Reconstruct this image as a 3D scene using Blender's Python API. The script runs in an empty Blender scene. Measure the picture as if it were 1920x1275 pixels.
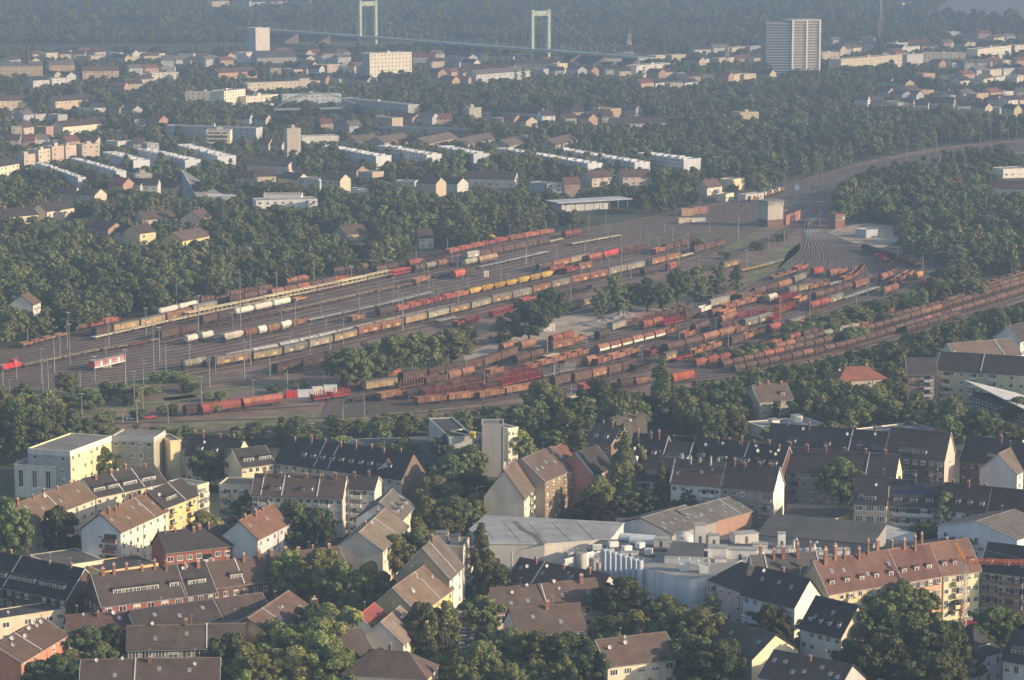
import bpy, math, random
import numpy as np
from mathutils import Vector, Matrix
rng = random.Random(7)
R = math.radians
SC = bpy.context.scene
COL = SC.collection
# ------------------------------------------------------------------ camera geometry (photo pixels 1920x1275)
FPX, CH, PITCH = 5200.0, 185.0, R(9.0)
cp, sp = math.cos(PITCH), math.sin(PITCH)
def ray(px, py):
    a = (px - 960) / FPX; b = (637.5 - py) / FPX
    return Vector((a, cp + sp * b, -sp + cp * b))
def G(px, py, z=0.0):
    """ground (or height z) point seen at a photo pixel"""
    d = ray(px, py); t = (z - CH) / d.z
    return Vector((d.x * t, d.y * t, z))
def proj(p):
    x, y, z = p[0], p[1], p[2] - CH
    w = y * cp - z * sp; u = y * sp + z * cp
    return 960 + FPX * x / w, 637.5 - FPX * u / w
def height_at(px, yb, yt):
    b = G(px, yb); d = ray(px, yt); t = b.y / d.y
    return CH + t * d.z
def mpp(px, py):                      # metres per pixel at the ground there
    b = G(px, py); return (b.y * cp + CH * sp) / FPX
# ------------------------------------------------------------------ materials
MATS = {}
def newmat(name):
    m = bpy.data.materials.new(name); m.use_nodes = True
    nt = m.node_tree; b = nt.nodes['Principled BSDF']
    b.inputs['Roughness'].default_value = 0.85
    b.inputs['Specular IOR Level'].default_value = 0.2
    return m, nt, b
def N(nt, typ, **kw):
    n = nt.nodes.new(typ)
    for k, v in kw.items(): setattr(n, k, v)
    return n
def surf(kind, c, var=0.25, scale=0.6, c2=None, rough=0.85, rnd=0.0, streak=False, spec=0.2, tiles=False):
    """weathered plain surface: base colour broken up by two noises (dirt, wear), optional per-object tint"""
    key = (kind, tuple(c), var, scale, c2, rough, rnd, streak, tiles)
    if key in MATS: return MATS[key]
    m, nt, b = newmat(kind)
    b.inputs['Roughness'].default_value = rough; b.inputs['Specular IOR Level'].default_value = spec
    L = nt.links.new
    tc = N(nt, 'ShaderNodeTexCoord'); mp = N(nt, 'ShaderNodeMapping')
    L(tc.outputs['Object'], mp.inputs['Vector'])
    if streak: mp.inputs['Scale'].default_value = (1, 1, 0.18)
    n1 = N(nt, 'ShaderNodeTexNoise'); n1.inputs['Scale'].default_value = scale; n1.inputs['Detail'].default_value = 6; n1.inputs['Roughness'].default_value = 0.65
    L(mp.outputs[0], n1.inputs['Vector'])
    rp = N(nt, 'ShaderNodeValToRGB')
    d = [max(0, x * (1 - var)) for x in c]; e = [min(1, x * (1 + var * 0.6)) for x in c]
    if c2: d = list(c2)
    rp.color_ramp.elements[0].position = 0.32; rp.color_ramp.elements[0].color = (*d, 1)
    rp.color_ramp.elements[1].position = 0.68; rp.color_ramp.elements[1].color = (*e, 1)
    L(n1.outputs['Fac'], rp.inputs['Fac'])
    out = rp.outputs['Color']
    if tiles:                                  # rows of roof tiles, courses follow the height
        w = N(nt, 'ShaderNodeTexWave'); w.bands_direction = 'Z'; w.inputs['Scale'].default_value = 1.1; w.inputs['Distortion'].default_value = 1.5; w.inputs['Detail'].default_value = 2
        L(tc.outputs['Object'], w.inputs['Vector'])
        n2 = N(nt, 'ShaderNodeTexNoise'); n2.inputs['Scale'].default_value = 4.0; n2.inputs['Detail'].default_value = 3
        L(tc.outputs['Object'], n2.inputs['Vector'])
        ad = N(nt, 'ShaderNodeMath', operation='MULTIPLY'); L(w.outputs['Fac'], ad.inputs[0]); L(n2.outputs['Fac'], ad.inputs[1])
        mr = N(nt, 'ShaderNodeMapRange'); mr.inputs['From Max'].default_value = 0.6; mr.inputs['To Min'].default_value = 0.60; mr.inputs['To Max'].default_value = 1.38
        L(ad.outputs[0], mr.inputs['Value'])
        hs = N(nt, 'ShaderNodeHueSaturation'); L(mr.outputs[0], hs.inputs['Value']); L(out, hs.inputs['Color']); out = hs.outputs['Color']
    if rnd:
        oi = N(nt, 'ShaderNodeObjectInfo'); mr = N(nt, 'ShaderNodeMapRange')
        mr.inputs['To Min'].default_value = 1 - rnd; mr.inputs['To Max'].default_value = 1 + rnd
        L(oi.outputs['Random'], mr.inputs['Value'])
        hs = N(nt, 'ShaderNodeHueSaturation'); L(mr.outputs[0], hs.inputs['Value']); L(out, hs.inputs['Color'])
        mh = N(nt, 'ShaderNodeMath', operation='MULTIPLY_ADD'); mh.inputs[1].default_value = 0.03; mh.inputs[2].default_value = 0.485
        fr = N(nt, 'ShaderNodeMath', operation='FRACT'); m7 = N(nt, 'ShaderNodeMath', operation='MULTIPLY'); m7.inputs[1].default_value = 7.3
        L(oi.outputs['Random'], m7.inputs[0]); L(m7.outputs[0], fr.inputs[0]); L(fr.outputs[0], mh.inputs[0]); L(mh.outputs[0], hs.inputs['Hue'])
        out = hs.outputs['Color']
    L(out, b.inputs['Base Color'])
    MATS[key] = m
    return m
def wallm(c): return surf('wall_render', c, var=0.16, scale=0.35, streak=True, rnd=0.06)
def brickm(c):
    return surf('brickwork', c, var=0.3, scale=1.2, rnd=0.08)
def roofm(c): return surf('roof_tiles', c, var=0.28, scale=0.25, tiles=True, rnd=0.12)
def flatm(c): return surf('flat_roofing', c, var=0.3, scale=0.15, rnd=0.1)
def paint(c, rough=0.6, rnd=0.05): return surf('painted_metal', c, var=0.18, scale=0.9, rough=rough, rnd=rnd, streak=True)
def rusty(c, c2=(0.10, 0.045, 0.028)): return surf('weathered_paint', c, var=0.45, scale=0.9, c2=c2, rough=0.85, rnd=0.3, streak=True, spec=0.1)
def glassm():
    if 'glass' in MATS: return MATS['glass']
    m, nt, b = newmat('window_glass'); b.inputs['Base Color'].default_value = (0.03, 0.035, 0.04, 1); b.inputs['Roughness'].default_value = 0.12; b.inputs['Specular IOR Level'].default_value = 0.5
    oi = N(nt, 'ShaderNodeObjectInfo'); rp = N(nt, 'ShaderNodeValToRGB')
    rp.color_ramp.elements[0].position = 0.45; rp.color_ramp.elements[0].color = (0.02, 0.024, 0.028, 1); rp.color_ramp.elements[1].color = (0.17, 0.165, 0.15, 1)
    nt.links.new(oi.outputs['Random'], rp.inputs['Fac']); nt.links.new(rp.outputs[0], b.inputs['Base Color'])
    MATS['glass'] = m; return m
def leafm(name, dark, light, rnd=0.35):
    if name in MATS: return MATS[name]
    m, nt, b = newmat(name); L = nt.links.new
    ge = N(nt, 'ShaderNodeNewGeometry'); oi = N(nt, 'ShaderNodeObjectInfo')
    rp = N(nt, 'ShaderNodeValToRGB'); rp.color_ramp.elements[0].color = (*dark, 1); rp.color_ramp.elements[1].color = (*light, 1)
    L(ge.outputs['Random Per Island'], rp.inputs['Fac'])
    hs = N(nt, 'ShaderNodeHueSaturation')
    mr = N(nt, 'ShaderNodeMapRange'); mr.inputs['To Min'].default_value = 1 - rnd; mr.inputs['To Max'].default_value = 1 + rnd
    L(oi.outputs['Random'], mr.inputs['Value']); L(mr.outputs[0], hs.inputs['Value'])
    m7 = N(nt, 'ShaderNodeMath', operation='MULTIPLY'); m7.inputs[1].default_value = 11.7; fr = N(nt, 'ShaderNodeMath', operation='FRACT')
    L(oi.outputs['Random'], m7.inputs[0]); L(m7.outputs[0], fr.inputs[0])
    mh = N(nt, 'ShaderNodeMath', operation='MULTIPLY_ADD'); mh.inputs[1].default_value = 0.07; mh.inputs[2].default_value = 0.452; hs.inputs['Saturation'].default_value = .86
    L(fr.outputs[0], mh.inputs[0]); L(mh.outputs[0], hs.inputs['Hue']); L(rp.outputs[0], hs.inputs['Color'])
    L(hs.outputs[0], b.inputs['Base Color']); b.inputs['Specular IOR Level'].default_value = 0.08
    tr = N(nt, 'ShaderNodeBsdfTranslucent'); L(hs.outputs[0], tr.inputs['Color'])
    mx = N(nt, 'ShaderNodeMixShader'); mx.inputs[0].default_value = 0.33
    L(b.outputs[0], mx.inputs[1]); L(tr.outputs[0], mx.inputs[2]); L(mx.outputs[0], nt.nodes['Material Output'].inputs['Surface'])
    MATS[name] = m; return m
# ------------------------------------------------------------------ mesh builder
class MB:
    def __init__(s): s.v = []; s.f = []; s.m = []
    def poly(s, pts, mi=0):
        n = len(s.v); s.v += [tuple(p) for p in pts]; s.f.append(tuple(range(n, n + len(pts)))); s.m.append(mi)
    def box(s, x0, y0, z0, x1, y1, z1, mi=0, top=None):
        n = len(s.v)
        s.v += [(x0,y0,z0),(x1,y0,z0),(x1,y1,z0),(x0,y1,z0),(x0,y0,z1),(x1,y0,z1),(x1,y1,z1),(x0,y1,z1)]
        for k, q in enumerate(((0,3,2,1),(4,5,6,7),(0,1,5,4),(1,2,6,5),(2,3,7,6),(3,0,4,7))):
            s.f.append(tuple(n + i for i in q)); s.m.append(top if (k == 1 and top is not None) else mi)
        return s
    def prof(s, pts, x0, x1, mi=0, capl=None, capr=None, close=True):
        """extrude a (y,z) profile along x"""
        n = len(s.v); k = len(pts)
        s.v += [(x0, y, z) for y, z in pts] + [(x1, y, z) for y, z in pts]
        for i in range(k if close else k - 1):
            j = (i + 1) % k
            s.f.append((n + i, n + j, n + k + j, n + k + i)); s.m.append(mi)
        s.f.append(tuple(n + i for i in range(k))); s.m.append(mi if capl is None else capl)
        s.f.append(tuple(n + k + i for i in reversed(range(k)))); s.m.append(mi if capr is None else capr)
        return s
    def tube(s, p, q, r, n=6, r2=None, mi=0):
        p = Vector(p); q = Vector(q); d = (q - p)
        if d.length < 1e-6: return s
        d.normalize(); a = d.orthogonal().normalized(); b = d.cross(a); r2 = r if r2 is None else r2
        k = len(s.v)
        for c, rr in ((p, r), (q, r2)):
            for i in range(n):
                t = 2 * math.pi * i / n; s.v.append(tuple(c + (a * math.cos(t) + b * math.sin(t)) * rr))
        for i in range(n):
            j = (i + 1) % n; s.f.append((k + i, k + j, k + n + j, k + n + i)); s.m.append(mi)
        s.f.append(tuple(k + i for i in reversed(range(n)))); s.m.append(mi)
        s.f.append(tuple(k + n + i for i in range(n))); s.m.append(mi)
        return s
    def mesh(s, name, mats):
        me = bpy.data.meshes.new(name); me.from_pydata(s.v, [], s.f)
        for m in (mats if isinstance(mats, (list, tuple)) else [mats]): me.materials.append(m)
        if any(s.m): me.polygons.foreach_set('material_index', s.m)
        me.update(); return me
def obj(name, me, parent=None, loc=(0, 0, 0), rz=0, scale=None):
    o = bpy.data.objects.new(name, me); COL.objects.link(o)
    o.location = loc
    if rz: o.rotation_euler = (0, 0, rz)
    if scale: o.scale = scale
    if parent is not None: o.parent = parent
    return o
def part(name, mb, mats, parent, **k): return obj(name, mb.mesh(name, mats), parent, **k)
# ------------------------------------------------------------------ things and labels
TODO = []        # [object, description, px, py] whose label is finished at the end
LAND = []        # (px, py, short phrase)
def tag(o, label, cat, group=None, at=None, short=None):
    o['category'] = cat
    if group: o['group'] = group
    if label: o['label'] = label
    if short and at: LAND.append((at[0], at[1], short, o.name))
    return o
def auto(o, desc, cat, at, group=None):
    o['category'] = cat
    if group: o['group'] = group
    TODO.append([o, desc, at[0], at[1]])
    return o
def struct(o, kind='structure'): o['kind'] = kind; return o
ORD = 'first second third fourth fifth sixth seventh eighth ninth tenth eleventh twelfth thirteenth fourteenth fifteenth sixteenth seventeenth eighteenth nineteenth'.split()
TENS = {2: 'twent', 3: 'thirt', 4: 'fort', 5: 'fift', 6: 'sixt', 7: 'sevent', 8: 'eight', 9: 'ninet'}
def ordinal(n):
    if n < 20: return ORD[n - 1]
    t, u = divmod(n, 10)
    return TENS[t] + ('ieth' if not u else 'y-' + ORD[u - 1])
def finish_labels():
    made = {}
    for o, desc, x, y in TODO:
        best = min((l for l in LAND if l[3] != o.name), key=lambda l: (l[0] - x) ** 2 + (1.6 * (l[1] - y)) ** 2)
        dx, dy = x - best[0], y - best[1]
        if abs(dx) > 2.2 * abs(dy): rel = 'right of' if dx > 0 else 'left of'
        else: rel = 'in front of' if dy > 0 else 'behind'
        made.setdefault((desc, rel, best[2]), []).append((x, y, o))
    for (desc, rel, sh), v in made.items():
        v.sort(key=lambda t: (t[0], t[1]))
        for i, (x, y, o) in enumerate(v):
            if len(v) == 1: lab = f'{desc} {rel} {sh}'
            elif i == 0: lab = f'leftmost {desc} {rel} {sh}'
            elif i == len(v) - 1: lab = f'rightmost {desc} {rel} {sh}'
            else: lab = f'{ordinal(i + 1)} {desc} from left, {rel} {sh}'
            o['label'] = lab
# ------------------------------------------------------------------ colours (albedo)
WHITE = (.72, .70, .66); CREAM = (.66, .57, .41); YEL = (.66, .50, .22); ORA = (.58, .29, .14); BRICK = (.30, .12, .08); DBRICK = (.12, .07, .055)
GREY = (.40, .39, .37); LGREY = (.55, .54, .52); TAN = (.46, .37, .27); PINK = (.58, .42, .38); BLUE = (.60, .66, .72); BROWN = (.24, .17, .12); OCH = (.44, .36, .18)
RD = (.052, .046, .044); RB = (.125, .082, .062); RR = (.24, .085, .05); RG = (.17, .155, .14); RT = (.20, .155, .12); RDB = (.08, .055, .045)
FLAT = (.20, .19, .18); FLATD = (.07, .068, .066); FLATW = (.50, .49, .47)
FRAME = None
def frame_m(): return paint((.74, .73, .70), 0.5)
_WIN = {}
def window_mesh(kind):
    if kind in _WIN: return _WIN[kind]
    b = MB(); w = .5
    fr = [(-w, w, 0, .07), (-w, w, .93, 1)]
    b.box(-w - .04, -.10, -.07, w + .04, 0, -.01, 0)
    for x0, x1, z0, z1 in fr: b.box(x0, -.06, z0, x1, 0, z1, 0)
    cols = {'w1': [0], 'w2': [-.165, .165], 'w3': [], 'ws': [0], 'wt': [-.165]}[kind]
    for x in [-w + .03, w - .03] + cols: b.box(x - .035, -.06, .07, x + .035, 0, .93, 0)
    b.box(-w + .065, -.03, .07, w - .065, -.005, .93, 1)
    if kind in ('ws', 'wt'): z0 = .42 if kind == 'ws' else .68; b.box(-w + .065, -.05, z0, w - .065, -.03, .93, 2)      # roller shutter partly down
    _WIN[kind] = b.mesh('window_' + kind, [frame_m(), glassm(), paint((.52, .49, .43), rnd=.2)]); return _WIN[kind]
_SH = {}
def shared(key, fn):
    if key not in _SH: _SH[key] = fn()
    return _SH[key]
def chimney_mesh(c):
    def f():
        b = MB(); b.box(-.5, -.5, 0, .5, .5, 1, 0); b.box(-.58, -.58, 1, .58, .58, 1.06, 1)
        b.tube((-.2, 0, 1.06), (-.2, 0, 1.22), .17, 6, mi=2); b.tube((.25, 0, 1.06), (.25, 0, 1.2), .17, 6, mi=2)
        return b.mesh('chimney', [brickm(c), wallm(GREY), wallm(ORA)])
    return shared(('ch', c), f)
def dish_mesh():
    def f():
        b = MB(); n = 12; rings = [(.0, .12), (.25, .09), (.5, 0)]
        prev = None
        for r, d in rings:
            cur = [(r * math.cos(2 * math.pi * i / n), d, r * math.sin(2 * math.pi * i / n) * 1.05) for i in range(n)]
            if prev:
                for i in range(n): b.poly([prev[i], prev[(i + 1) % n], cur[(i + 1) % n], cur[i]])
            prev = cur
        b.tube((0, .1, 0), (0, .3, -.5), .03, 5); b.tube((0, .1, -.3), (0, -.35, -.1), .02, 4); b.box(-.05, -.42, -.14, .05, -.3, -.04)
        b.tube((0, .3, -.5), (0, .3, -1.0), .035, 5)
        return b.mesh('satellite_dish', paint((.62, .61, .59)))
    return shared('dish', f)
def aerial_mesh():
    def f():
        b = MB(); b.tube((0, 0, 0), (0, 0, 2.6), .03, 5); b.tube((-.6, 0, 2.4), (.6, 0, 2.4), .025, 4)
        for x in (-.5, -.25, 0, .25, .5): b.tube((x, -.35, 2.4), (x, .35, 2.4), .018, 4)
        return b.mesh('aerial', paint((.35, .35, .35)))
    return shared('aer', f)
def dormer_mesh(w, wc, rc):
    def f():
        b = MB(); h = 1.5
        b.box(-w / 2, 0, 0, w / 2, 2.6, h, 0)
        b.prof([(-.25, h + .02), (2.9, h + .45), (2.9, h + .6), (-.25, h + .2)], -w / 2 - .2, w / 2 + .2, 1)
        return b.mesh('dormer', [wallm(wc), roofm(rc)])
    return shared(('do', round(w, 1), wc, rc), f)
def balcony_mesh(w, c):
    def f():
        b = MB(); b.box(-w / 2, -1.25, -.12, w / 2, 0, .04, 0)
        b.box(-w / 2, -1.27, .04, w / 2, -1.17, 1.0, 1); b.box(-w / 2, -1.17, .04, -w / 2 + .08, -.02, 1.0, 1); b.box(w / 2 - .08, -1.17, .04, w / 2, -.02, 1.0, 1)
        b.box(-w / 2 + .2, -.03, .05, w / 2 - .2, -.012, 2.2, 2)
        return b.mesh('balcony', [wallm(GREY), wallm(c), glassm()])
    return shared(('ba', round(w, 1), c), f)
def skylight_mesh():
    def f():
        b = MB(); b.box(-.45, -.6, 0, .45, .6, .1, 0, top=1); return b.mesh('skylight', [paint((.5, .5, .5)), paint((.22, .25, .28), .2)])
    return shared('sky', f)
KEEP = []   # (x0,y0,x1,y1, dist): picture areas of building fronts that trees in front leave open
FOOT = []   # (matrix inverse, L, D) footprints
def facade(root, face, L, D, n, st, H, zb=0.0, wide=1.35, tall=1.4, rows=None, skip=0.0, kind=None, base=0):
    """n columns x st storeys of windows on one face, every window a part of its own"""
    ln = L if face == 'f' else D
    if n <= 0: return
    sh = (H - zb) / st
    for r in range(base, st):
        for c in range(n):
            if rng.random() < skip: continue
            t = (c + .5) / n * ln
            k = kind or ('w2' if wide > 1.9 and rng.random() < .6 else rng.choice(['w1', 'w1', 'w2', 'ws', 'wt']))
            w = min(wide, ln / n * .86); z = zb + r * sh + sh * .30; h = min(tall, sh * .62)
            if face == 'f': loc, rz = (t, 0, z), 0
            elif face == 'l': loc, rz = (0, D - t, z), -math.pi / 2
            else: loc, rz = (D and L, t, z), math.pi / 2
            if face == 'r': loc = (L, t, z)
            obj('window', window_mesh(k), root, loc, rz, (w, 1, h))
def frame_of(p0, p1, H, D, q=None, z0=0.0):
    """ground origin, turn, length and depth from the picture of the front top edge (and, if given, of the far end of the left side)"""
    P0, P1 = G(*p0, H + z0), G(*p1, H + z0)
    if q is not None:
        Q = G(*q, H + z0); dv = (Q - P0); D = dv.xy.length; dv = dv.xy.normalized()
        ex = Vector((dv.y, -dv.x)); L = abs((P1 - P0).xy.dot(ex))
    else:
        ex = (P1 - P0).xy; L = ex.length; ex.normalize()
    return Vector((P0.x, P0.y, 0)), math.atan2(ex.y, ex.x), L, D
def register(o, rz, L, D, H, frac=.35, keep=True):
    M = Matrix.Translation(o) @ Matrix.Rotation(rz, 4, 'Z'); Mi = M.inverted()
    FOOT.append((Mi, L, D))
    pts = [proj(M @ Vector(v)) for v in ((0, 0, H), (L, 0, H), (0, D, H), (L, D, H))]
    lo = [proj(M @ Vector(v)) for v in ((0, 0, 0), (L, 0, 0))]
    xs = [p[0] for p in pts]; y0 = min(p[1] for p in pts); yb = max(p[1] for p in lo)
    if keep: KEEP.append((min(xs) - 1, y0 - 3, max(xs) + 1, yb - (yb - y0) * frac, (M @ Vector((L / 2, 0, 0))).y))
    return M
def house(desc, p0, p1, H, D=11, rh=4.5, roof='gable', wall=CREAM, rc=RB, st=3, nf=None, nl=0, nr=0, gl=None, gr=None, brick=False, chim=0, cc=(.25, .13, .09), ch=1.1,
          dorm=(), dc=WHITE, dish=0, aer=0, sky=0, balc=(), bc=None, party=(), q=None, z0=0.0, wide=1.35, label=None, short=None, cat='house', group=None, name='house',
          frac=.35, parapet=.5, boxes=0, keep=True, tall=1.4, skip=.06, fl=FLAT, base=0, kind=None, far=False, bl=(), br=(), band=None):
    o, rz, L, D = frame_of(p0, p1, H, D, q, z0)
    root = obj(name, None, None, (o.x, o.y, z0), rz); root.empty_display_size = 1
    at = ((p0[0] + p1[0]) / 2, (p0[1] + p1[1]) / 2)
    M = register(o, rz, L, D, H, frac, keep)
    wm = brickm(wall) if brick else wallm(wall)
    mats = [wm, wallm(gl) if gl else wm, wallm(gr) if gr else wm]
    b = MB()
    if roof == 'gable':
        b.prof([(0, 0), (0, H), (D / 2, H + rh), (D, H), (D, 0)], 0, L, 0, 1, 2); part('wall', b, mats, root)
        s = rh / (D / 2); ov = .4
        r = MB(); r.prof([(-ov, H - ov * s + .04), (D / 2, H + rh + .04), (D + ov, H - ov * s + .04), (D + ov, H - ov * s + .3), (D / 2, H + rh + .34), (-ov, H - ov * s + .3)], -.25, L + .25, 0)
        roofo = part('roof', r, roofm(rc), root)
        if not far:
            rg = MB(); rg.prof([(D / 2 - .28, H + rh + .22), (D / 2, H + rh + .46), (D / 2 + .28, H + rh + .22)], -.27, L + .27); part('ridge_cap', rg, roofm(tuple(min(1, x * 1.5) for x in rc)), roofo)
            vg = wallm(LGREY) if rng.random() < .5 else roofm(tuple(x * .6 for x in rc))
            for x0 in (-.33, L + .255):
                w = MB(); w.prof([(-ov, H - ov * s + .1), (D / 2, H + rh + .1), (D + ov, H - ov * s + .1), (D + ov, H - ov * s + .36), (D / 2, H + rh + .40), (-ov, H - ov * s + .36)], x0, x0 + .075); part('verge_board', w, vg, roofo)
            if not party and L > 24: party = tuple(sorted(rng.uniform(.2, .8) for _ in range(int(L / 24))))
            if not aer: aer = 1 if L < 30 else 2
            g = MB(); g.box(-.2, -ov - .14, H - ov * s - .06, L + .2, -ov, H - ov * s + .06); part('gutter', g, paint((.33, .33, .32)), root)
    elif roof == 'hip':
        b.box(0, 0, 0, L, D, H, 0); part('wall', b, mats, root)
        r = MB(); ov = .4; z = H + .03; e = min(L, D) / 2
        A = [(-ov, -ov, z), (L + ov, -ov, z), (L + ov, D + ov, z), (-ov, D + ov, z)]
        t0, t1 = ((e, D / 2, z + rh), (L - e, D / 2, z + rh)) if L > D else ((L / 2, e, z + rh), (L / 2, D - e, z + rh))
        if L > D: fs = [[A[0], A[1], t1, t0], [A[1], A[2], t1], [A[2], A[3], t0, t1], [A[3], A[0], t0]]
        else: fs = [[A[0], A[1], t0], [A[1], A[2], t1, t0], [A[2], A[3], t1], [A[3], A[0], t0, t1]]
        for f in fs: r.poly(f)
        r.poly(list(reversed(A))); roofo = part('roof', r, roofm(rc), root)
    elif roof == 'mono':
        b.prof([(0, 0), (0, H), (D, H + rh), (D, 0)], 0, L, 0, 1, 2); part('wall', b, mats, root)
        r = MB(); s = rh / D; r.prof([(-.4, H - .4 * s + .03), (D + .4, H + rh + .4 * s + .03), (D + .4, H + rh + .4 * s + .25), (-.4, H - .4 * s + .25)], -.2, L + .2)
        roofo = part('roof', r, flatm(fl), root)
    else:
        b.box(0, 0, 0, L, D, H, 0); b.m[3] = 2; b.m[5] = 1; part('wall', b, mats, root)
        if parapet:
            w = MB(); t = .3
            for x0, y0, x1, y1 in ((-.05, -.05, L + .05, t), (-.05, D - t, L + .05, D + .05), (-.05, t, t, D - t), (L - t, t, L + .05, D - t)): w.box(x0, y0, H + .003, x1, y1, H + parapet)
            part('parapet', w, wm, root)
        r = MB(); e = .3 if parapet else -.3; r.box(e, e, H + .004, L - e, D - e, H + .12); roofo = part('roof', r, flatm(fl), root)
    if not far and H > 5:
        dp = shared('pipe', lambda: MB().tube((0, -.08, 0), (0, -.08, 1), .07, 5).mesh('drainpipe', paint((.20, .19, .18))))
        for i in range(max(1, round(L / 14)) + 1): obj('drainpipe', dp, root, (min(L - .15, .15 + i * 14), 0, 0), 0, (1, 1, H - .2))
    if band:
        w = MB(); z0, z1 = H - band[0] * .55, H + (parapet or 0) + .03
        w.box(-.12, -.12, z0, L + .12, -.056, z1); w.box(-.12, -.056, z0, -.056, D, z1); w.box(L + .056, -.056, z0, L + .12, D, z1); part('cornice_band', w, wallm(band[1]), root)
    def on(x, t):        # point on the front roof slope
        return (x, t * D / 2, H + t * rh + .3) if roof == 'gable' else (x, t * D / 2, H + (rh * t if roof == 'hip' else .12))
    if nf is None: nf = max(1, round(L / (3.0 if not far else 5.0)))
    nf = round(nf * .78) if nf > 3 and not far else nf
    if nf * st > 96: nf = 96 // st
    facade(root, 'f', L, D, nf, st, H, wide=wide, tall=tall, skip=skip, base=base, kind=kind)
    facade(root, 'l', L, D, nl, st, H, wide=wide if far else min(wide, 1.4), tall=tall, skip=skip)
    facade(root, 'r', L, D, nr, st, H, wide=min(wide, 1.4), tall=tall, skip=skip)
    for i in range(chim):
        x = (i + .5) / chim * L * .94 + L * .03 + rng.uniform(-.6, .6); t = rng.choice([.8, .9, 1.0])
        p = on(x, t); h = ch + (1 - t) * rh + rng.uniform(-.2, .3)
        obj('chimney', chimney_mesh(cc), roofo, (p[0], p[1] + .2, p[2] - .6), 0, (rng.uniform(.45, 1.0), rng.uniform(.42, .6), (h + .6) * rng.uniform(.7, 1.1)))
    for d in dorm:
        x, w = d[0] * L, d[1]; t = d[2] if len(d) > 2 else .22
        p = on(x, t); dm = obj('dormer', dormer_mesh(w, dc, rc), root, (p[0], p[1], p[2] - .45))
        k = max(1, round(w / 1.1)); ww = (w - .3) / k
        for j in range(k): obj('window', window_mesh('w1'), dm, (-w / 2 + .15 + (j + .5) * ww, 0, .3), 0, (ww * .9, 1, 1.05))
    for i in range(dish):
        x = rng.uniform(.06, .94) * L; p = on(x, rng.uniform(.5, .98))
        obj('satellite_dish', dish_mesh(), roofo, (p[0], p[1] - .2, p[2] + .8), -rz + rng.uniform(-.1, .5), (rng.uniform(.8, 1.15),) * 3)
    for i in range(aer):
        p = on(rng.uniform(.1, .9) * L, 1.0); obj('aerial', aerial_mesh(), roofo, (p[0], p[1], p[2] - .2), rng.uniform(0, 3))
    a = math.atan2(rh, D / 2)
    for i in range(sky):
        x = (i + rng.uniform(.25, .75)) / sky * L; p = on(x, rng.uniform(.3, .7))
        k = obj('skylight', skylight_mesh(), roofo, (p[0], p[1], p[2] - .02)); k.rotation_euler = (a if roof in ('gable', 'hip') else 0, 0, 0)
    for x, w in balc:
        for r in range(1, st): obj('balcony', balcony_mesh(w, bc or wall), root, (x * L, -.004, H / st * r))
    for face, lst in (('l', bl), ('r', br)):
        for y, w in lst:
            for r in range(1, st):
                loc, zz = ((-.004, y * D, H / st * r), -math.pi / 2) if face == 'l' else ((L + .004, y * D, H / st * r), math.pi / 2)
                obj('balcony', balcony_mesh(w, bc or wall), root, loc, zz)
    for x in party:
        w = MB(); s = rh / (D / 2); w.prof([(-.3, H - .3 * s + .2), (D / 2, H + rh + .2), (D + .3, H - .3 * s + .2), (D + .3, H - .3 * s + .55), (D / 2, H + rh + .55), (-.3, H - .3 * s + .55)], x * L - .14, x * L + .14)
        part('party_wall', w, wallm(LGREY), root)
    for i in range(boxes):
        w, d, h = rng.uniform(2.2, 4), rng.uniform(2.2, 3.6), rng.uniform(1.6, 2.8)
        x = (i + .5) / boxes * (L - w); y = rng.uniform(.25, .7) * max(.1, D - d)
        m = MB(); m.box(x, y, H + .12, x + w, y + d, H + h, 0); m.box(x - .15, y - .15, H + h + .004, x + w + .15, y + d + .15, H + h + .16, 1); part('stair_head', m, [wm, flatm(fl)], root)
    if q is not None and D > 24:
        for i in range(int(D / 9)):
            m = MB(); y = 2 + i * 9 + rng.uniform(0, 2.5); a_ = rng.uniform(.15, .45); m.box(L * a_, y, H + .125, L * (a_ + rng.uniform(.2, .4)), y + rng.uniform(1.6, 3.2), H + rng.uniform(.7, 1.7)); m.box(L * .1, y + 4.4, H + .125, L * .9, y + 4.65, H + rng.uniform(.55, .9)); part('stair_head', m, wm, root)
    if label: tag(root, label, cat, group, at, short)
    else: auto(root, desc, cat, at, group)
    return root, (L, D, H, M)
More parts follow.
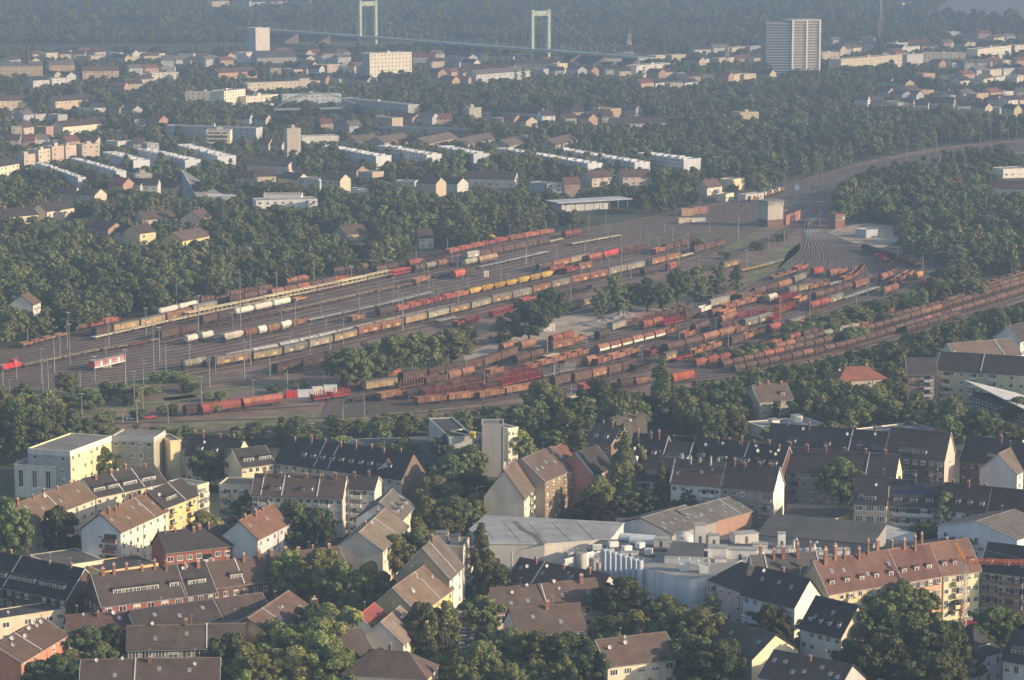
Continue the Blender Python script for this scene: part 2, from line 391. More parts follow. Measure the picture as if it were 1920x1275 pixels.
def prism(desc, poly, H, wall=WHITE, fl=FLAT, label=None, short=None, cat='building', name='building', fascia=None, keep=True, z0=0.0):
    """flat-roofed building from the picture of its roof outline (counter-clockwise seen from above)"""
    P = [G(x, y, H) for x, y in poly]; c = sum(P, Vector()) / len(P)
    if sum(P[i].x * P[(i + 1) % len(P)].y - P[(i + 1) % len(P)].x * P[i].y for i in range(len(P))) < 0: P.reverse()
    root = obj(name, None, None, (c.x, c.y, 0)); b = MB(); Q = [(p.x - c.x, p.y - c.y) for p in P]; k = len(Q)
    for i in range(k):
        j = (i + 1) % k; b.poly([(*Q[i], 0), (*Q[j], 0), (*Q[j], H), (*Q[i], H)])
    b.poly([(*q, H) for q in Q]); part('wall', b, wallm(wall), root)
    r = MB(); o = 1.012
    top = [(q[0] * o, q[1] * o) for q in Q]
    r.poly([(*q, H + .25) for q in top]); r.poly([(*q, H + .004) for q in reversed(top)])
    for i in range(k):
        j = (i + 1) % k; r.poly([(*top[i], H + .004), (*top[j], H + .004), (*top[j], H + .25), (*top[i], H + .25)], 1)
    part('roof', r, [flatm(fl), wallm(fascia or wall)], root)
    xs = [x for x, y in poly]; ys = [y for x, y in poly]; Mi = Matrix.Translation(c).inverted()
    w = max(q[0] for q in Q) - min(q[0] for q in Q); d = max(q[1] for q in Q) - min(q[1] for q in Q)
    FOOT.append(((Matrix.Translation((c.x + min(q[0] for q in Q), c.y + min(q[1] for q in Q), 0))).inverted(), w, d))
    if keep: KEEP.append((min(xs), min(ys), max(xs), max(ys) + H / mpp(sum(xs) / k, max(ys)) * .6, min(p.y for p in P)))
    at = (sum(xs) / k, sum(ys) / k)
    if label: tag(root, label, cat, None, at, short)
    else: auto(root, desc, cat, at)
    return root, c, Q
# ------------------------------------------------------------------ the near quarter (below the rail yard)
W4 = [(.12, 2.6), (.36, 2.6), (.62, 2.6), (.86, 2.6)]
# left: terraces round the courtyard
house('', (47, 984), (179, 933), 12, 11, 4.5, wall=CREAM, rc=(.14, .09, .065), st=4, nf=12, chim=5, dish=1, sky=4, party=(.5,), label='long cream terrace with brown roof whose facade catches the sun, beside the dark tree', short='the long cream terrace')
house('', (179, 932), (311, 904), 12, 11, 4.5, wall=CREAM, rc=RD, st=4, nf=12, chim=4, dish=1, dorm=((.10, 4.2), (.30, 4.2), (.53, 5.2), (.80, 5.2)), party=(.38, .68), label='cream terrace with dark roof and rows of white dormer windows', short='the cream terrace with dormers')
house('', (225, 998), (314, 957), 12, 12, 4.6, wall=(.74, .68, .54), gl=(.62, .64, .68), rc=(.15, .095, .065), st=4, nf=9, nl=1, bl=((.25, 4.2),), bc=(.22, .10, .07), chim=7, sky=5, label='white gabled house with brown balconies on its gable and a brown roof', short='the white gabled house')  # left gable tinted bluish: its shade is put into the wall colour
house('', (306, 953), (370, 928), 13, 11, 4.2, wall=YEL, rc=RD, st=4, nf=7, dorm=((.35, 5.5),), dc=YEL, dish=2, balc=((.25, 3), (.75, 3)), party=(.62,), label='sunlit ochre house with a roof terrace in its dark roof', short='the ochre roof-terrace house')
house('', (370, 913), (392, 907), 15, 11, .3, 'flat', wall=CREAM, st=5, nf=3, balc=((.5, 2.6),), label='narrow cream stair-step end house with balconies, one storey taller', short='the narrow cream end house')
# yellow modern block in three wings
house('', (26, 873), (103, 877), 10, 9, roof='flat', wall=(.60, .58, .50), st=1, nf=4, nr=1, wide=1.6, tall=8.2, kind='w1', skip=0, label='low front wing with four tall windows and a planted roof terrace', short='the wing with tall windows', cat='building', name='apartment_building')
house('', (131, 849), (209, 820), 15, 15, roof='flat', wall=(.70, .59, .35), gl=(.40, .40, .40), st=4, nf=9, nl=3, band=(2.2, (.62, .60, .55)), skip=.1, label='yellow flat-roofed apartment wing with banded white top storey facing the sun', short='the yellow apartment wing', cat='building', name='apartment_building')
house('', (209, 820), (288, 823), 15, 12, roof='flat', wall=(.40, .37, .28), st=4, nf=6, band=(2.0, (.5, .49, .47)), label='shaded beige flat-roofed wing behind the spruce', short='the shaded beige wing', cat='building', name='apartment_building')  # wall colour darkened and greyed to stand for shade on this wing
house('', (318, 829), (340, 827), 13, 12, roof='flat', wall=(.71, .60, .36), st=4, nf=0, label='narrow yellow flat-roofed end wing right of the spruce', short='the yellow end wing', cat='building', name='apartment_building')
# behind: dark roofs
house('', (347, 852), (440, 862), 9, 11, 5.5, wall=CREAM, rc=RD, st=3, nf=8, chim=3, dish=1, dorm=((.25, 2), (.55, 2)), label='dark-roofed house with brick chimneys behind the twin lindens', short='the dark-roofed chimney house')
house('', (452, 876), (513, 868), 9, 11, 4.5, wall=(.70, .59, .35), rc=RD, st=3, nf=6, dorm=((.3, 3.6), (.8, 4.2)), label='sunlit yellow house with white dormers in a dark roof', short='the sunlit yellow house')
house('', (516, 866), (753, 898), 9, 13, 7, wall=CREAM, gr=(.2, .15, .12), rc=(.045, .042, .045), st=3, nf=20, chim=8, dorm=[(.2 + .075 * i, 1.6, .3) for i in range(10)], label='long dark steep roof crowded with slanting dormers above a shaded cream front', short='the long dormer roof')
house('', (757, 893), (778, 880), 9, 11, 4.5, wall=BRICK, rc=RB, st=3, gl=WHITE, nf=2, chim=1, label='small brown-roofed end house with a white gable by the street trees', short='the white-gabled end house')
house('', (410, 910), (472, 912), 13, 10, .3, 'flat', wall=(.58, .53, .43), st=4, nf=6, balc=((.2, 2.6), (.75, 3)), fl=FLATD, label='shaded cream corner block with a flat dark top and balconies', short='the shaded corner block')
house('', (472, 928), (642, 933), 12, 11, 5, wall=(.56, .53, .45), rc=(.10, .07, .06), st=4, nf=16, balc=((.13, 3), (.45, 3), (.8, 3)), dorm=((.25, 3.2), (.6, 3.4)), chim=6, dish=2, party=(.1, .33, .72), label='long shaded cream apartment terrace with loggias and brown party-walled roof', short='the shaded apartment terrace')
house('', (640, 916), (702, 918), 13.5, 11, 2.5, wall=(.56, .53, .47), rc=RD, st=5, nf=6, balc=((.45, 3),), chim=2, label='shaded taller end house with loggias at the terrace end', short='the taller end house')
house('', (482, 1011), (547, 978), 10, 11, 4.6, wall=LGREY, gl=WHITE, rc=(.16, .095, .06), st=3, nf=7, chim=4, sky=3, label='white house with rust-brown roof and a white gable beside the conifer', short='the rust-roofed white house')
house('', (717, 1032), (764, 986), 11, 13, 4.5, wall=(.66, .55, .44), rc=RT, st=4, nf=6, chim=2, dish=1, label='tan-roofed terrace house stepping up beside the street trees', short='the tan-roofed terrace house')
house('', (752, 975), (777, 948), 11, 13, 4.5, wall=CREAM, gl=WHITE, rc=(.13, .115, .10), st=4, nf=4, sky=4, dorm=((.2, 1.5), (.5, 1.5), (.8, 1.5)), label='grey-roofed house with small white dormers and a large white gable', short='the house with large white gable')
house('', (395, 1102), (652, 1068), 8, 12, 5, wall=DBRICK, rc=(.105, .075, .06), st=2, nf=18, chim=9, ch=1.2, dish=1, dorm=((.2, 3.4), (.62, 3.6)), label='long brown roof with a line of brick chimneys behind the bright trees', short='the long brick-chimney roof')
house('', (310, 1036), (435, 1022), 7.8, 11, 4.3, wall=(.32, .11, .08), brick=True, rc=RD, st=2, nf=9, chim=7, ch=.7, balc=((.62, 3.2),), bc=LGREY, wide=1.7, label='red brick house with white windows and a dark roof', short='the red brick house')
house('', (105, 1064), (194, 1051), 6, 17, .3, 'flat', wall=(.74, .66, .5), fl=(.12, .11, .10), st=1, nf=3, parapet=.2, label='cream flat-roofed hall with a grey roof below the white gable', short='the cream flat-roofed hall', cat='building', name='hall')
house('', (191, 1074), (297, 1058), 5, 13, .3, 'flat', wall=(.72, .50, .26), fl=FLATD, st=1, nf=7, wide=3.2, tall=1.1, parapet=.3, label='low black-roofed building with an orange fascia of ribbon windows', short='the orange-fronted low building', cat='building', name='hall')
house('', (-40, 1090), (125, 1124), 9, 13, 6.5, wall=DBRICK, brick=True, rc=(.042, .038, .04), st=3, nf=13, chim=4, ch=.9, dorm=[(.12 + .11 * i, 2.2 if i % 3 else 3.6, .24) for i in range(8)], balc=((.3, 3), (.8, 3)), frac=.2, label='dark brick apartment house with a black roof of many dormers', short='the dark brick house')
house('', (190, 1136), (348, 1116), 9, 13, 6.4, wall=(.33, .13, .085), brick=True, gl=DBRICK, rc=(.075, .06, .055), st=3, nf=8, nl=4, chim=6, ch=1.8, dorm=((.36, 8.5, .3), (.62, 4.2, .3), (.9, 2.4, .3)), wide=1.9, frac=.2, bl=((.3, 2.6),), label='orange-red brick house with a long white dormer and tall brick chimneys', short='the orange-red brick house')
house('', (348, 1116), (404, 1108), 9, 13, 6.2, wall=DBRICK, brick=True, rc=RD, st=3, nf=4, chim=2, dish=2, dorm=((.5, 5, .3),), label='dark slate-roofed brick house with a wide dormer beside a tree', short='the slate-roofed brick house')
house('', (-20, 1165), (123, 1143), 6.5, 9, .3, 'flat', wall=(.64, .56, .40), fl=FLATD, st=2, nf=9, dish=1, parapet=.3, wide=1.9, label='low cream terrace with a flat dark roof', short='the low cream terrace')
house('', (39, 1242), (126, 1190), 9, 13, 3.4, wall=(.50, .25, .13), rc=(.095, .06, .048), st=3, nf=7, dish=7, aer=1, frac=.2, label='orange house whose brown roof carries many satellite dishes', short='the orange house')
house('', (128, 1193), (248, 1186), 6, 12, 3.6, wall=CREAM, rc=(.115, .075, .058), st=2, nf=7, dish=3, chim=1, label='low brown-roofed house with satellite dishes behind dark garden trees', short='the low dish-topped house')
house('', (262, 1183), (420, 1161), 7, 12, 3.6, wall=(.72, .60, .40), rc=(.075, .06, .055), st=2, nf=12, sky=3, label='long low house with a dark grey-brown roof and sunlit cream front', short='the long low dark-roofed house')
house('', (420, 1161), (508, 1149), 7, 12, 3.6, wall=LGREY, rc=(.095, .072, .06), st=2, nf=6, aer=3, label='white-fronted low house with aerials on its brown roof', short='the white-fronted low house')
house('', (515, 1196), (590, 1143), 7, 14, 4.2, wall=CREAM, gl=(.36, .32, .26), rc=(.15, .10, .075), st=2, nf=6, sky=4, dish=1, label='brown-roofed house turned end-on beside the bright trees', short='the end-on brown-roofed house')
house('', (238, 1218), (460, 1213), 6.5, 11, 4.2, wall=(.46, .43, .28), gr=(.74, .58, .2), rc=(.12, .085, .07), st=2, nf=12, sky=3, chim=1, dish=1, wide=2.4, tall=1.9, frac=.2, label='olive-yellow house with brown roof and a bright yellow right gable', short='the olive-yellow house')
house('', (150, 1284), (410, 1280), 6.5, 11, 4.2, wall=OCH, rc=(.115, .08, .066), st=2, nf=12, dish=3, chim=1, sky=3, label='brown roof with big satellite dishes at the very bottom edge', short='the bottom-edge brown roof')
# middle street
house('', (718, 1197), (746, 1172), 9, 12, 5, wall=(.74, .70, .62), rc=(.26, .07, .06), st=3, nf=3, label='white gabled house with a red roof and roof terrace', short='the red-roofed white house')
house('', (755, 1207), (790, 1176), 8.5, 11, 4.8, wall=(.62, .53, .42), rc=RT, st=3, nf=4, dish=2, sky=2, label='beige house with brown roof and dishes right of the red roof', short='the beige street house')
house('', (783, 1151), (849, 1102), 10, 13, 6, wall=(.74, .58, .22), gl=(.44, .37, .2), rc=(.16, .11, .085), st=3, nf=8, dish=4, aer=1, label='ochre-gabled house with yellow front and dishes on a brown roof', short='the ochre-gabled house')
house('', (842, 1085), (868, 1060), 13, 14, 7.5, wall=(.70, .66, .58), gl=(.42, .35, .25), rc=(.12, .10, .09), st=4, nf=2, chim=1, party=(.45,), label='tan steep-gabled house with a brick party wall on its roof', short='the tan steep-gabled house')
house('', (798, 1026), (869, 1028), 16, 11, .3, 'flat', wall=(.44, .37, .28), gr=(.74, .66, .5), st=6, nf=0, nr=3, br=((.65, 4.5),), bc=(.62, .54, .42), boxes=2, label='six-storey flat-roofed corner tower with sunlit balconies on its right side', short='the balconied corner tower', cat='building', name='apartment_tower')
house('', (640, 1265), (800, 1274), 6.5, 12, 4.8, wall=CREAM, rc=(.11, .08, .066), st=2, nf=6, chim=1, label='dark brown hipped roofs at the bottom edge below the red roof', roof='hip', short='the bottom hipped roofs')
house('', (640, 1238), (700, 1226), 7, 12, 5, wall=LGREY, rc=(.10, .078, .068), st=2, nf=4, chim=1, label='grey-gabled dark-roofed house just below the red-roofed house', short='the grey-gabled house')
# post office tower and hall
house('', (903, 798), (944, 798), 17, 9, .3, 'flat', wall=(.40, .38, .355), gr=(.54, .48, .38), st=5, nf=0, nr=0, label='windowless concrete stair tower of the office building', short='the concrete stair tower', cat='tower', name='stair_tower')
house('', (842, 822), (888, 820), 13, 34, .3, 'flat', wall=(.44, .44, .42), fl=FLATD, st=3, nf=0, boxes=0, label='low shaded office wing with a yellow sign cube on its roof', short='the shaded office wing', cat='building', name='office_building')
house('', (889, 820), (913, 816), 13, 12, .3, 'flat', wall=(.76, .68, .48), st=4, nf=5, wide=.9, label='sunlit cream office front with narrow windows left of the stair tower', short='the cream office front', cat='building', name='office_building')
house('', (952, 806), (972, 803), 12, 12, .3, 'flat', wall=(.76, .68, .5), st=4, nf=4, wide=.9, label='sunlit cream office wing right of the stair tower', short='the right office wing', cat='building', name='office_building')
house('', (655, 848), (826, 843), 5, 22, .3, 'flat', wall=(.30, .34, .38), fl=(.085, .085, .09), st=1, nf=0, parapet=.2, label='low flat dark hall with a blue-grey fascia behind the street trees', short='the blue-grey hall', cat='building', name='hall')
# gable cluster in the middle
house('', (982, 934), (1003, 910), 11, 12, 8, wall=(.62, .55, .45), gl=(.60, .51, .40), rc=(.14, .105, .085), st=4, nf=3, balc=((.6, 2.6),), nl=0, label='big tan blank-gabled house with a steep brown roof', short='the big tan gable')
house('', (1021, 902), (1076, 878), 13, 15, 6, wall=BROWN, gl=(.42, .35, .27), rc=(.12, .09, .074), st=4, nf=6, sky=5, wide=1.1, label='brown apartment house with small windows and grey-brown roof', short='the brown apartment house')
house('', (1068, 878), (1100, 862), 12, 14, 5, wall=BROWN, rc=(.17, .09, .06), st=4, nf=3, label='reddish-brown roofed house behind the poplar', short='the reddish roof house')
house('', (1110, 890), (1150, 876), 12, 12, 6, wall=BROWN, gl=(.50, .25, .17), rc=RD, st=4, nf=3, party=(.02,), label='dark house with a terracotta party wall beside the tall poplar', short='the terracotta-gabled dark house')
house('', (1098, 826), (1146, 834), 8, 11, 5, wall=BROWN, rc=(.10, .085, .075), st=2, nf=3, dorm=((.3, 1.4), (.7, 1.4)), chim=2, label='small dormered brown house between the two poplars', short='the small dormered house')
house('', (1158, 822), (1213, 822), 9, 13, 6.5, wall=BROWN, gr=CREAM, rc=(.16, .12, .10), st=3, nf=3, chim=2, dish=1, aer=1, label='tan-brown gabled house in front of the rail-side trees', short='the tan-brown gabled house')
house('', (1175, 860), (1238, 866), 11, 12, 7, wall=DBRICK, rc=(.05, .042, .045), st=3, nf=6, chim=3, dorm=((.45, 1.4), (.75, 1.4)), label='steep black-roofed house behind the white pointed dormer', short='the steep black roof')
house('', (1238, 865), (1290, 869), 11, 11, 5, wall=DBRICK, rc=(.055, .055, .058), st=3, nf=5, dorm=((.3, 3, .12), (.68, 5, .12)), party=(.98,), label='dark slate house with a wide strip of white dormer windows', short='the slate house')
house('', (1290, 866), (1462, 886), 11, 12, 6.8, wall=DBRICK, rc=(.052, .043, .044), st=3, nf=14, chim=7, dish=8, dorm=((.12, 2.4), (.36, 2.6), (.52, 2.6), (.62, 1.6), (.78, 1.8), (.9, 2.8)), label='long black roof dotted with satellite dishes and dormers', short='the long black dish roof')
house('', (1190, 898), (1257, 903), 10, 10, 5.8, wall=WHITE, rc=(.06, .05, .05), st=3, nf=5, balc=((.25, 3), (.75, 3)), dorm=((.5, 5),), label='white house with balconies half hidden by the tall poplar', short='the white balcony house')
house('', (1257, 904), (1352, 911), 11, 10, 6, wall=(.66, .65, .62), rc=(.10, .072, .062), st=3, nf=8, balc=((.75, 4.2),), chim=5, cc=LGREY, sky=3, party=(.0,), label='shaded white terrace with rounded balconies and brown roof', short='the shaded white terrace')
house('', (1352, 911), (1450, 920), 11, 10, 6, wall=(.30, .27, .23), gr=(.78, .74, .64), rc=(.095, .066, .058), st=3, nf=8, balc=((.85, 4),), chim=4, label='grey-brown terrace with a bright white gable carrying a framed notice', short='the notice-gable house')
# right: long rows
house('', (1436, 838), (1662, 856), 10, 12, 6.5, wall=DBRICK, rc=(.046, .043, .047), st=3, nf=18, chim=5, dish=3, dorm=((.2, 3), (.5, 2), (.9, 4), (.97, 2)), label='long black-roofed row behind the round garden tree', short='the long black-roofed row')
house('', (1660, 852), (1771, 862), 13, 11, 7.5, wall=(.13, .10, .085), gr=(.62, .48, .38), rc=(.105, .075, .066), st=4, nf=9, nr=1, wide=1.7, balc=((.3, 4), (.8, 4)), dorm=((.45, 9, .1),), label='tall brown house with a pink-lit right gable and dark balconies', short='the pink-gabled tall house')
house('', (1800, 862), (1930, 876), 10, 12, 6.5, wall=(.24, .12, .09), brick=True, rc=(.06, .05, .052), st=3, nf=10, balc=((.25, 3.2),), dorm=((.45, 3.4), (.65, 2)), chim=1, dish=1, label='dark brick row with white balconies at the right edge', short='the dark brick row')
house('', (1906, 888), (1945, 868), 9, 12, 5.5, wall=LGREY, gl=(.58, .57, .56), rc=(.15, .12, .10), st=3, nf=3, label='pale blank-gabled house with brown roof at the right edge', short='the pale blank gable')
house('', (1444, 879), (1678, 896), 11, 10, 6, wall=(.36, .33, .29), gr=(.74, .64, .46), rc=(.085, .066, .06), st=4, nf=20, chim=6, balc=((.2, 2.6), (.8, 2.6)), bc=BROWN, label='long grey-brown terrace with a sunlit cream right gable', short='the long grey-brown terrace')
house('', (1601, 942), (1662, 945), 10, 10, 7, wall=(.56, .48, .30), rc=(.05, .048, .05), st=3, nf=4, wide=2.2, tall=1.9, dorm=((.2, 1.4, .15), (.5, 3.2, .1)), dish=1, label='yellowish house with french windows and a steep dark roof', short='the yellowish steep-roofed house')
SOLAR = house('', (1663, 946), (1762, 951), 9, 10, 6.5, wall=(.56, .56, .56), rc=(.06, .055, .055), st=3, nf=7, wide=1.9, dorm=((.2, 2.2, .12), (.5, 2.2, .12), (.8, 2.2, .12)), balc=((.5, 12),), chim=3, party=(.01,), label='grey-white house with solar panels across its dark roof', short='the solar-panel house')
house('', (1762, 953), (1852, 962), 9, 10, 6.5, wall=(.62, .62, .61), rc=(.075, .055, .05), st=3, nf=7, balc=((.6, 4),), dorm=((.1, 1.3), (.35, 1.3), (.6, 1.3), (.85, 1.3)), chim=3, label='white-fronted house with four small dormers in a dark brown roof', short='the four-dormer house')
house('', (1852, 962), (1935, 970), 9, 10, 6.5, wall=(.5, .5, .5), rc=(.062, .046, .045), st=3, nf=5, balc=((.3, 5),), label='dark-roofed house with a planted balcony at the right edge', short='the planted-balcony house')
# courtyard sheds
prism('', [(1527, 988), (1599, 962), (1598, 955), (1476, 946), (1468, 972)], 5, wall=(.62, .56, .26), fl=(.075, .07, .065), label='black flat-roofed workshop with a sunlit yellow-green side', short='the black-roofed workshop', name='workshop')
house('', (1420, 1003), (1637, 1021), 6, 16, 2.4, 'mono', wall=(.28, .27, .26), fl=(.085, .082, .08), st=1, nf=0, label='long dark shed with a white roof edge', short='the long dark shed', cat='shed', name='shed')
house('', (1260, 1003), (1342, 978), 5, 22, 3.2, wall=(.34, .32, .30), gl=(.62, .62, .60), rc=RG, st=1, nf=0, sky=8, label='long grey shed roof with a row of rooflights', short='the grey rooflight shed', cat='shed', name='shed')
house('', (1310, 985), (1410, 958), 5, 16, 3, wall=(.34, .22, .16), gl=(.5, .5, .48), rc=(.14, .13, .12), st=1, nf=0, sky=6, label='second grey shed with a brick wall and green roof corner', short='the brick-walled shed', cat='shed', name='shed')
prism('', [(1634, 1010), (1716, 1016), (1716, 1000), (1660, 985), (1640, 990)], 3.6, wall=LGREY, fl=(.42, .42, .42), label='low white canopy with dark panels in the courtyard', short='the white canopy', name='canopy')
prism('', [(1560, 1066), (1720, 1040), (1790, 1020), (1790, 1008), (1700, 1018), (1560, 1044)], 6, wall=FLAT, fl=(.045, .045, .047), label='wide black flat roof behind the red-roofed terrace', short='the wide black flat roof', name='warehouse')
house('', (1906, 1012), (1975, 990), 8, 26, 3.2, wall=(.72, .72, .70), gl=(.56, .62, .68), rc=(.14, .125, .11), st=2, nf=6, nl=5, label='white warehouse with a low grey-brown gable roof at the right edge', short='the white gabled warehouse', cat='warehouse', name='warehouse')
# red-roofed terrace and neighbours
house('', (1420, 1100), (1546, 1093), 12.5, 12, 6.5, wall=(.66, .62, .56), rc=(.105, .095, .09), st=4, nf=8, chim=5, ch=2.4, party=(.2, .98), label='grey-roofed terrace with tall brick chimneys left of the red roofs', short='the grey chimney terrace')
house('', (1552, 1112), (1690, 1090), 12.5, 12, 6.8, wall=(.68, .53, .30), rc=(.165, .095, .074), st=4, nf=10, chim=6, ch=2.8, dorm=[(.1 + .2 * i, 1.4, .2) for i in range(5)], sky=4, balc=((.3, 3),), label='red-roofed terrace with tall chimneys and white dormers facing the sun', short='the red-roofed terrace')
house('', (1690, 1090), (1768, 1077), 12.5, 12, 6.8, wall=(.56, .32, .20), rc=(.16, .092, .072), st=4, nf=7, chim=4, ch=2.8, dorm=((.15, 1.4), (.45, 1.4), (.75, 1.6)), dish=1, balc=((.6, 8),), label='red-roofed house with orange front and striped awnings', short='the orange red-roofed house')
house('', (1768, 1077), (1838, 1068), 12.5, 12, 6.8, wall=(.70, .62, .40), rc=(.18, .10, .078), st=4, nf=6, chim=1, dorm=((.12, 1.2), (.4, 1.2), (.85, 1.2)), balc=((.4, 2.6),), label='pale yellow house with a terracotta roof behind the crane mast', short='the pale yellow crane house')
house('', (1838, 1069), (1930, 1080), 12, 12, 6, wall=(.46, .42, .34), rc=(.042, .04, .044), st=4, nf=8, balc=((.25, 5), (.7, 5)), bc=BROWN, dorm=((.15, 1.5), (.5, 1.5), (.85, 1.5)), label='shaded cream house with black roof and long balconies behind the crane', short='the black-roofed balcony house')
house('', (1328, 1088), (1392, 1112), 12, 12, 5.5, 'hip', wall=(.52, .40, .38), rc=(.065, .06, .06), st=4, nf=5, balc=((.15, 2.6),), label='pink house with a dark hipped roof beside the white factory', short='the pink house')
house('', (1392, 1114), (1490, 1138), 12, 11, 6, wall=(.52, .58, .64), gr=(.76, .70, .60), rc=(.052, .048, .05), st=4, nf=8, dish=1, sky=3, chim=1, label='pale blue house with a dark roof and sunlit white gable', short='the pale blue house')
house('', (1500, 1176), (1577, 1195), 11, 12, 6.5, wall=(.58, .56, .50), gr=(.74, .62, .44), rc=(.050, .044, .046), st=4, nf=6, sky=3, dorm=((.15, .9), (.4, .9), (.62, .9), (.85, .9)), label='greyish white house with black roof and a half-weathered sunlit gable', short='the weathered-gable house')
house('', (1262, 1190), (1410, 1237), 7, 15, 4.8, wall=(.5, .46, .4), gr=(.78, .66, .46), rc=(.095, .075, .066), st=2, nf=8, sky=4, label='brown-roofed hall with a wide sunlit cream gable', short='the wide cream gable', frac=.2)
house('', (1425, 1268), (1570, 1296), 7, 13, 4.6, wall=(.42, .40, .38), rc=(.075, .062, .058), st=2, nf=6, sky=7, chim=1, label='brown roof with pairs of skylights at the bottom edge', short='the skylight roof', frac=.1)
house('', (1828, 1236), (1880, 1222), 7.5, 14, 6, 'hip', wall=(.56, .56, .58), rc=(.050, .050, .054), st=2, nf=4, wide=1.2, tall=2, chim=1, dorm=((.5, 4.4),), label='slate-roofed villa with white windows in the bottom corner', short='the slate villa', frac=.1)
house('', (1880, 1236), (1950, 1248), 8.5, 12, 5.5, wall=(.58, .58, .6), rc=(.052, .052, .056), st=2, nf=5, wide=1.2, tall=2, dorm=((.5, 6.6),), label='slate-roofed house with a long white dormer in the bottom corner', short='the long-dormer slate house', frac=.1)
# low houses in the centre
house('', (952, 1086), (1118, 1119), 7, 11, 4.6, wall=(.46, .43, .38), rc=(.095, .07, .062), st=2, nf=10, chim=3, ch=.8, dish=2, sky=4, label='brown-roofed house running down beside the steel silos', short='the silo-side brown roof')
house('', (931, 1148), (1028, 1141), 6.5, 12, 4.6, wall=(.72, .60, .42), gl=(.6, .52, .4), rc=(.115, .08, .066), st=2, nf=6, dish=2, sky=2, party=(.99,), label='low house with a brown roof and pale party wall', short='the low party-wall house')
house('', (1028, 1141), (1134, 1129), 6.5, 12, 4.8, wall=(.72, .60, .42), rc=(.12, .082, .068), st=2, nf=6, dish=4, chim=2, sky=2, label='low brown-roofed house with dishes along its ridge', short='the ridge-dish house')
house('', (969, 1190), (1100, 1180), 6.5, 12, 5, wall=(.6, .54, .45), gl=(.62, .63, .62), rc=(.115, .08, .066), st=2, nf=7, nl=1, chim=1, sky=2, label='brown-roofed house with a pale grey gable among trees', short='the pale-grey gable house')
house('', (1138, 1249), (1268, 1233), 7, 12, 4.6, wall=(.74, .62, .46), rc=(.12, .083, .067), st=2, nf=7, dish=3, wide=2, label='long brown-roofed house with sunlit cream front near the bottom edge', short='the sunlit low house')
# upper right, along the yard's tree belt
house('', (1757, 692), (1925, 703), 12, 12, 5.5, wall=(.58, .50, .32), rc=(.075, .058, .055), st=4, nf=11, balc=((.1, 3), (.4, 3), (.62, 3)), bc=LGREY, dish=1, label='yellow apartment house with white balconies and a dark roof', short='the yellow apartment house')
house('', (1702, 702), (1757, 702), 11, 12, 5, wall=(.24, .15, .13), brick=True, rc=(.07, .06, .058), st=4, nf=4, balc=((.7, 3.4),), bc=LGREY, label='brick end house with white balconies beside the yellow apartment house', short='the brick balcony house')
house('', (1797, 675), (1915, 664), 11, 14, 5, wall=(.6, .56, .5), rc=(.16, .125, .10), st=3, nf=5, skip=.5, label='tan-roofed house behind the yellow apartment house', short='the tan-roofed house')
house('', (1912, 640), (1960, 628), 10, 12, 5.2, wall=LGREY, gl=(.60, .63, .68), rc=(.07, .06, .06), st=3, nf=3, dish=2, label='pale blue-white blank gable with two dishes near the right edge', short='the pale blue blank gable')
house('', (1572, 716), (1664, 710), 9, 12, 4.4, 'hip', wall=(.44, .36, .30), rc=(.25, .115, .07), st=3, nf=5, dish=1, aer=3, chim=2, frac=.93, label='house with a bright orange tile roof among the trees', short='the orange tile roof')
house('', (1423, 752), (1486, 748), 9, 12, 4.5, wall=(.40, .34, .28), rc=(.12, .09, .076), st=3, nf=4, chim=3, dorm=((.75, 1.4),), frac=.93, label='brown-roofed house with chimneys half hidden by trees', short='the half-hidden brown roof')
house('', (1438, 806), (1548, 797), 4, 15, .3, 'flat', wall=(.74, .70, .60), fl=(.30, .30, .30), st=1, nf=0, boxes=2, parapet=.4, label='low white flat-roofed pavilion with roof boxes', short='the low white pavilion', cat='building', name='pavilion')
house('', (1645, 822), (1762, 808), 4, 16, .3, 'flat', wall=(.74, .68, .56), fl=(.20, .21, .23), st=1, nf=0, parapet=.5, label='low grey flat roof with a cream parapet before the gardens', short='the cream-parapet pavilion', cat='building', name='pavilion')

# wedge-roofed modern hall at the right border
p, rz, L, D = frame_of((1823, 735), (1925, 768), 8, 18); o = obj('assembly_hall', None, None, p, rz); register(p, rz, L, D, 9, .2)
b = MB(); b.prof([(0, 0), (0, 8.2), (D, 5.5), (D, 0)], 0, L); part('wall', b, wallm((.06, .06, .07)), o)
b = MB(); b.v += [(-4, -1.2, 12.0), (L + 1, -1.2, 8.4), (L + 1, D + 1, 5.8), (-1, D + 1, 6.4), (-4, -1.2, 11.6), (L + 1, -1.2, 8.0), (L + 1, D + 1, 5.6), (-1, D + 1, 6.2)]
for q in ((0, 1, 2, 3), (7, 6, 5, 4), (0, 4, 5, 1), (1, 5, 6, 2), (2, 6, 7, 3), (3, 7, 4, 0)): b.f.append(q); b.m.append(0)
part('roof', b, wallm((.56, .55, .52)), o)
for i in range(6): obj('window', window_mesh('w2'), o, ((i + .5) * L / 6, -.003, 1.0), 0, (L / 6 * .8, 1, 2.6)); obj('window', window_mesh('w1'), o, ((i + .5) * L / 6, -.003, 4.6), 0, (L / 6 * .7, 1, 1.5))
tag(o, 'dark-glazed modern hall under a slanting pale wedge roof', 'hall', None, (1872, 745), 'the wedge-roofed hall')
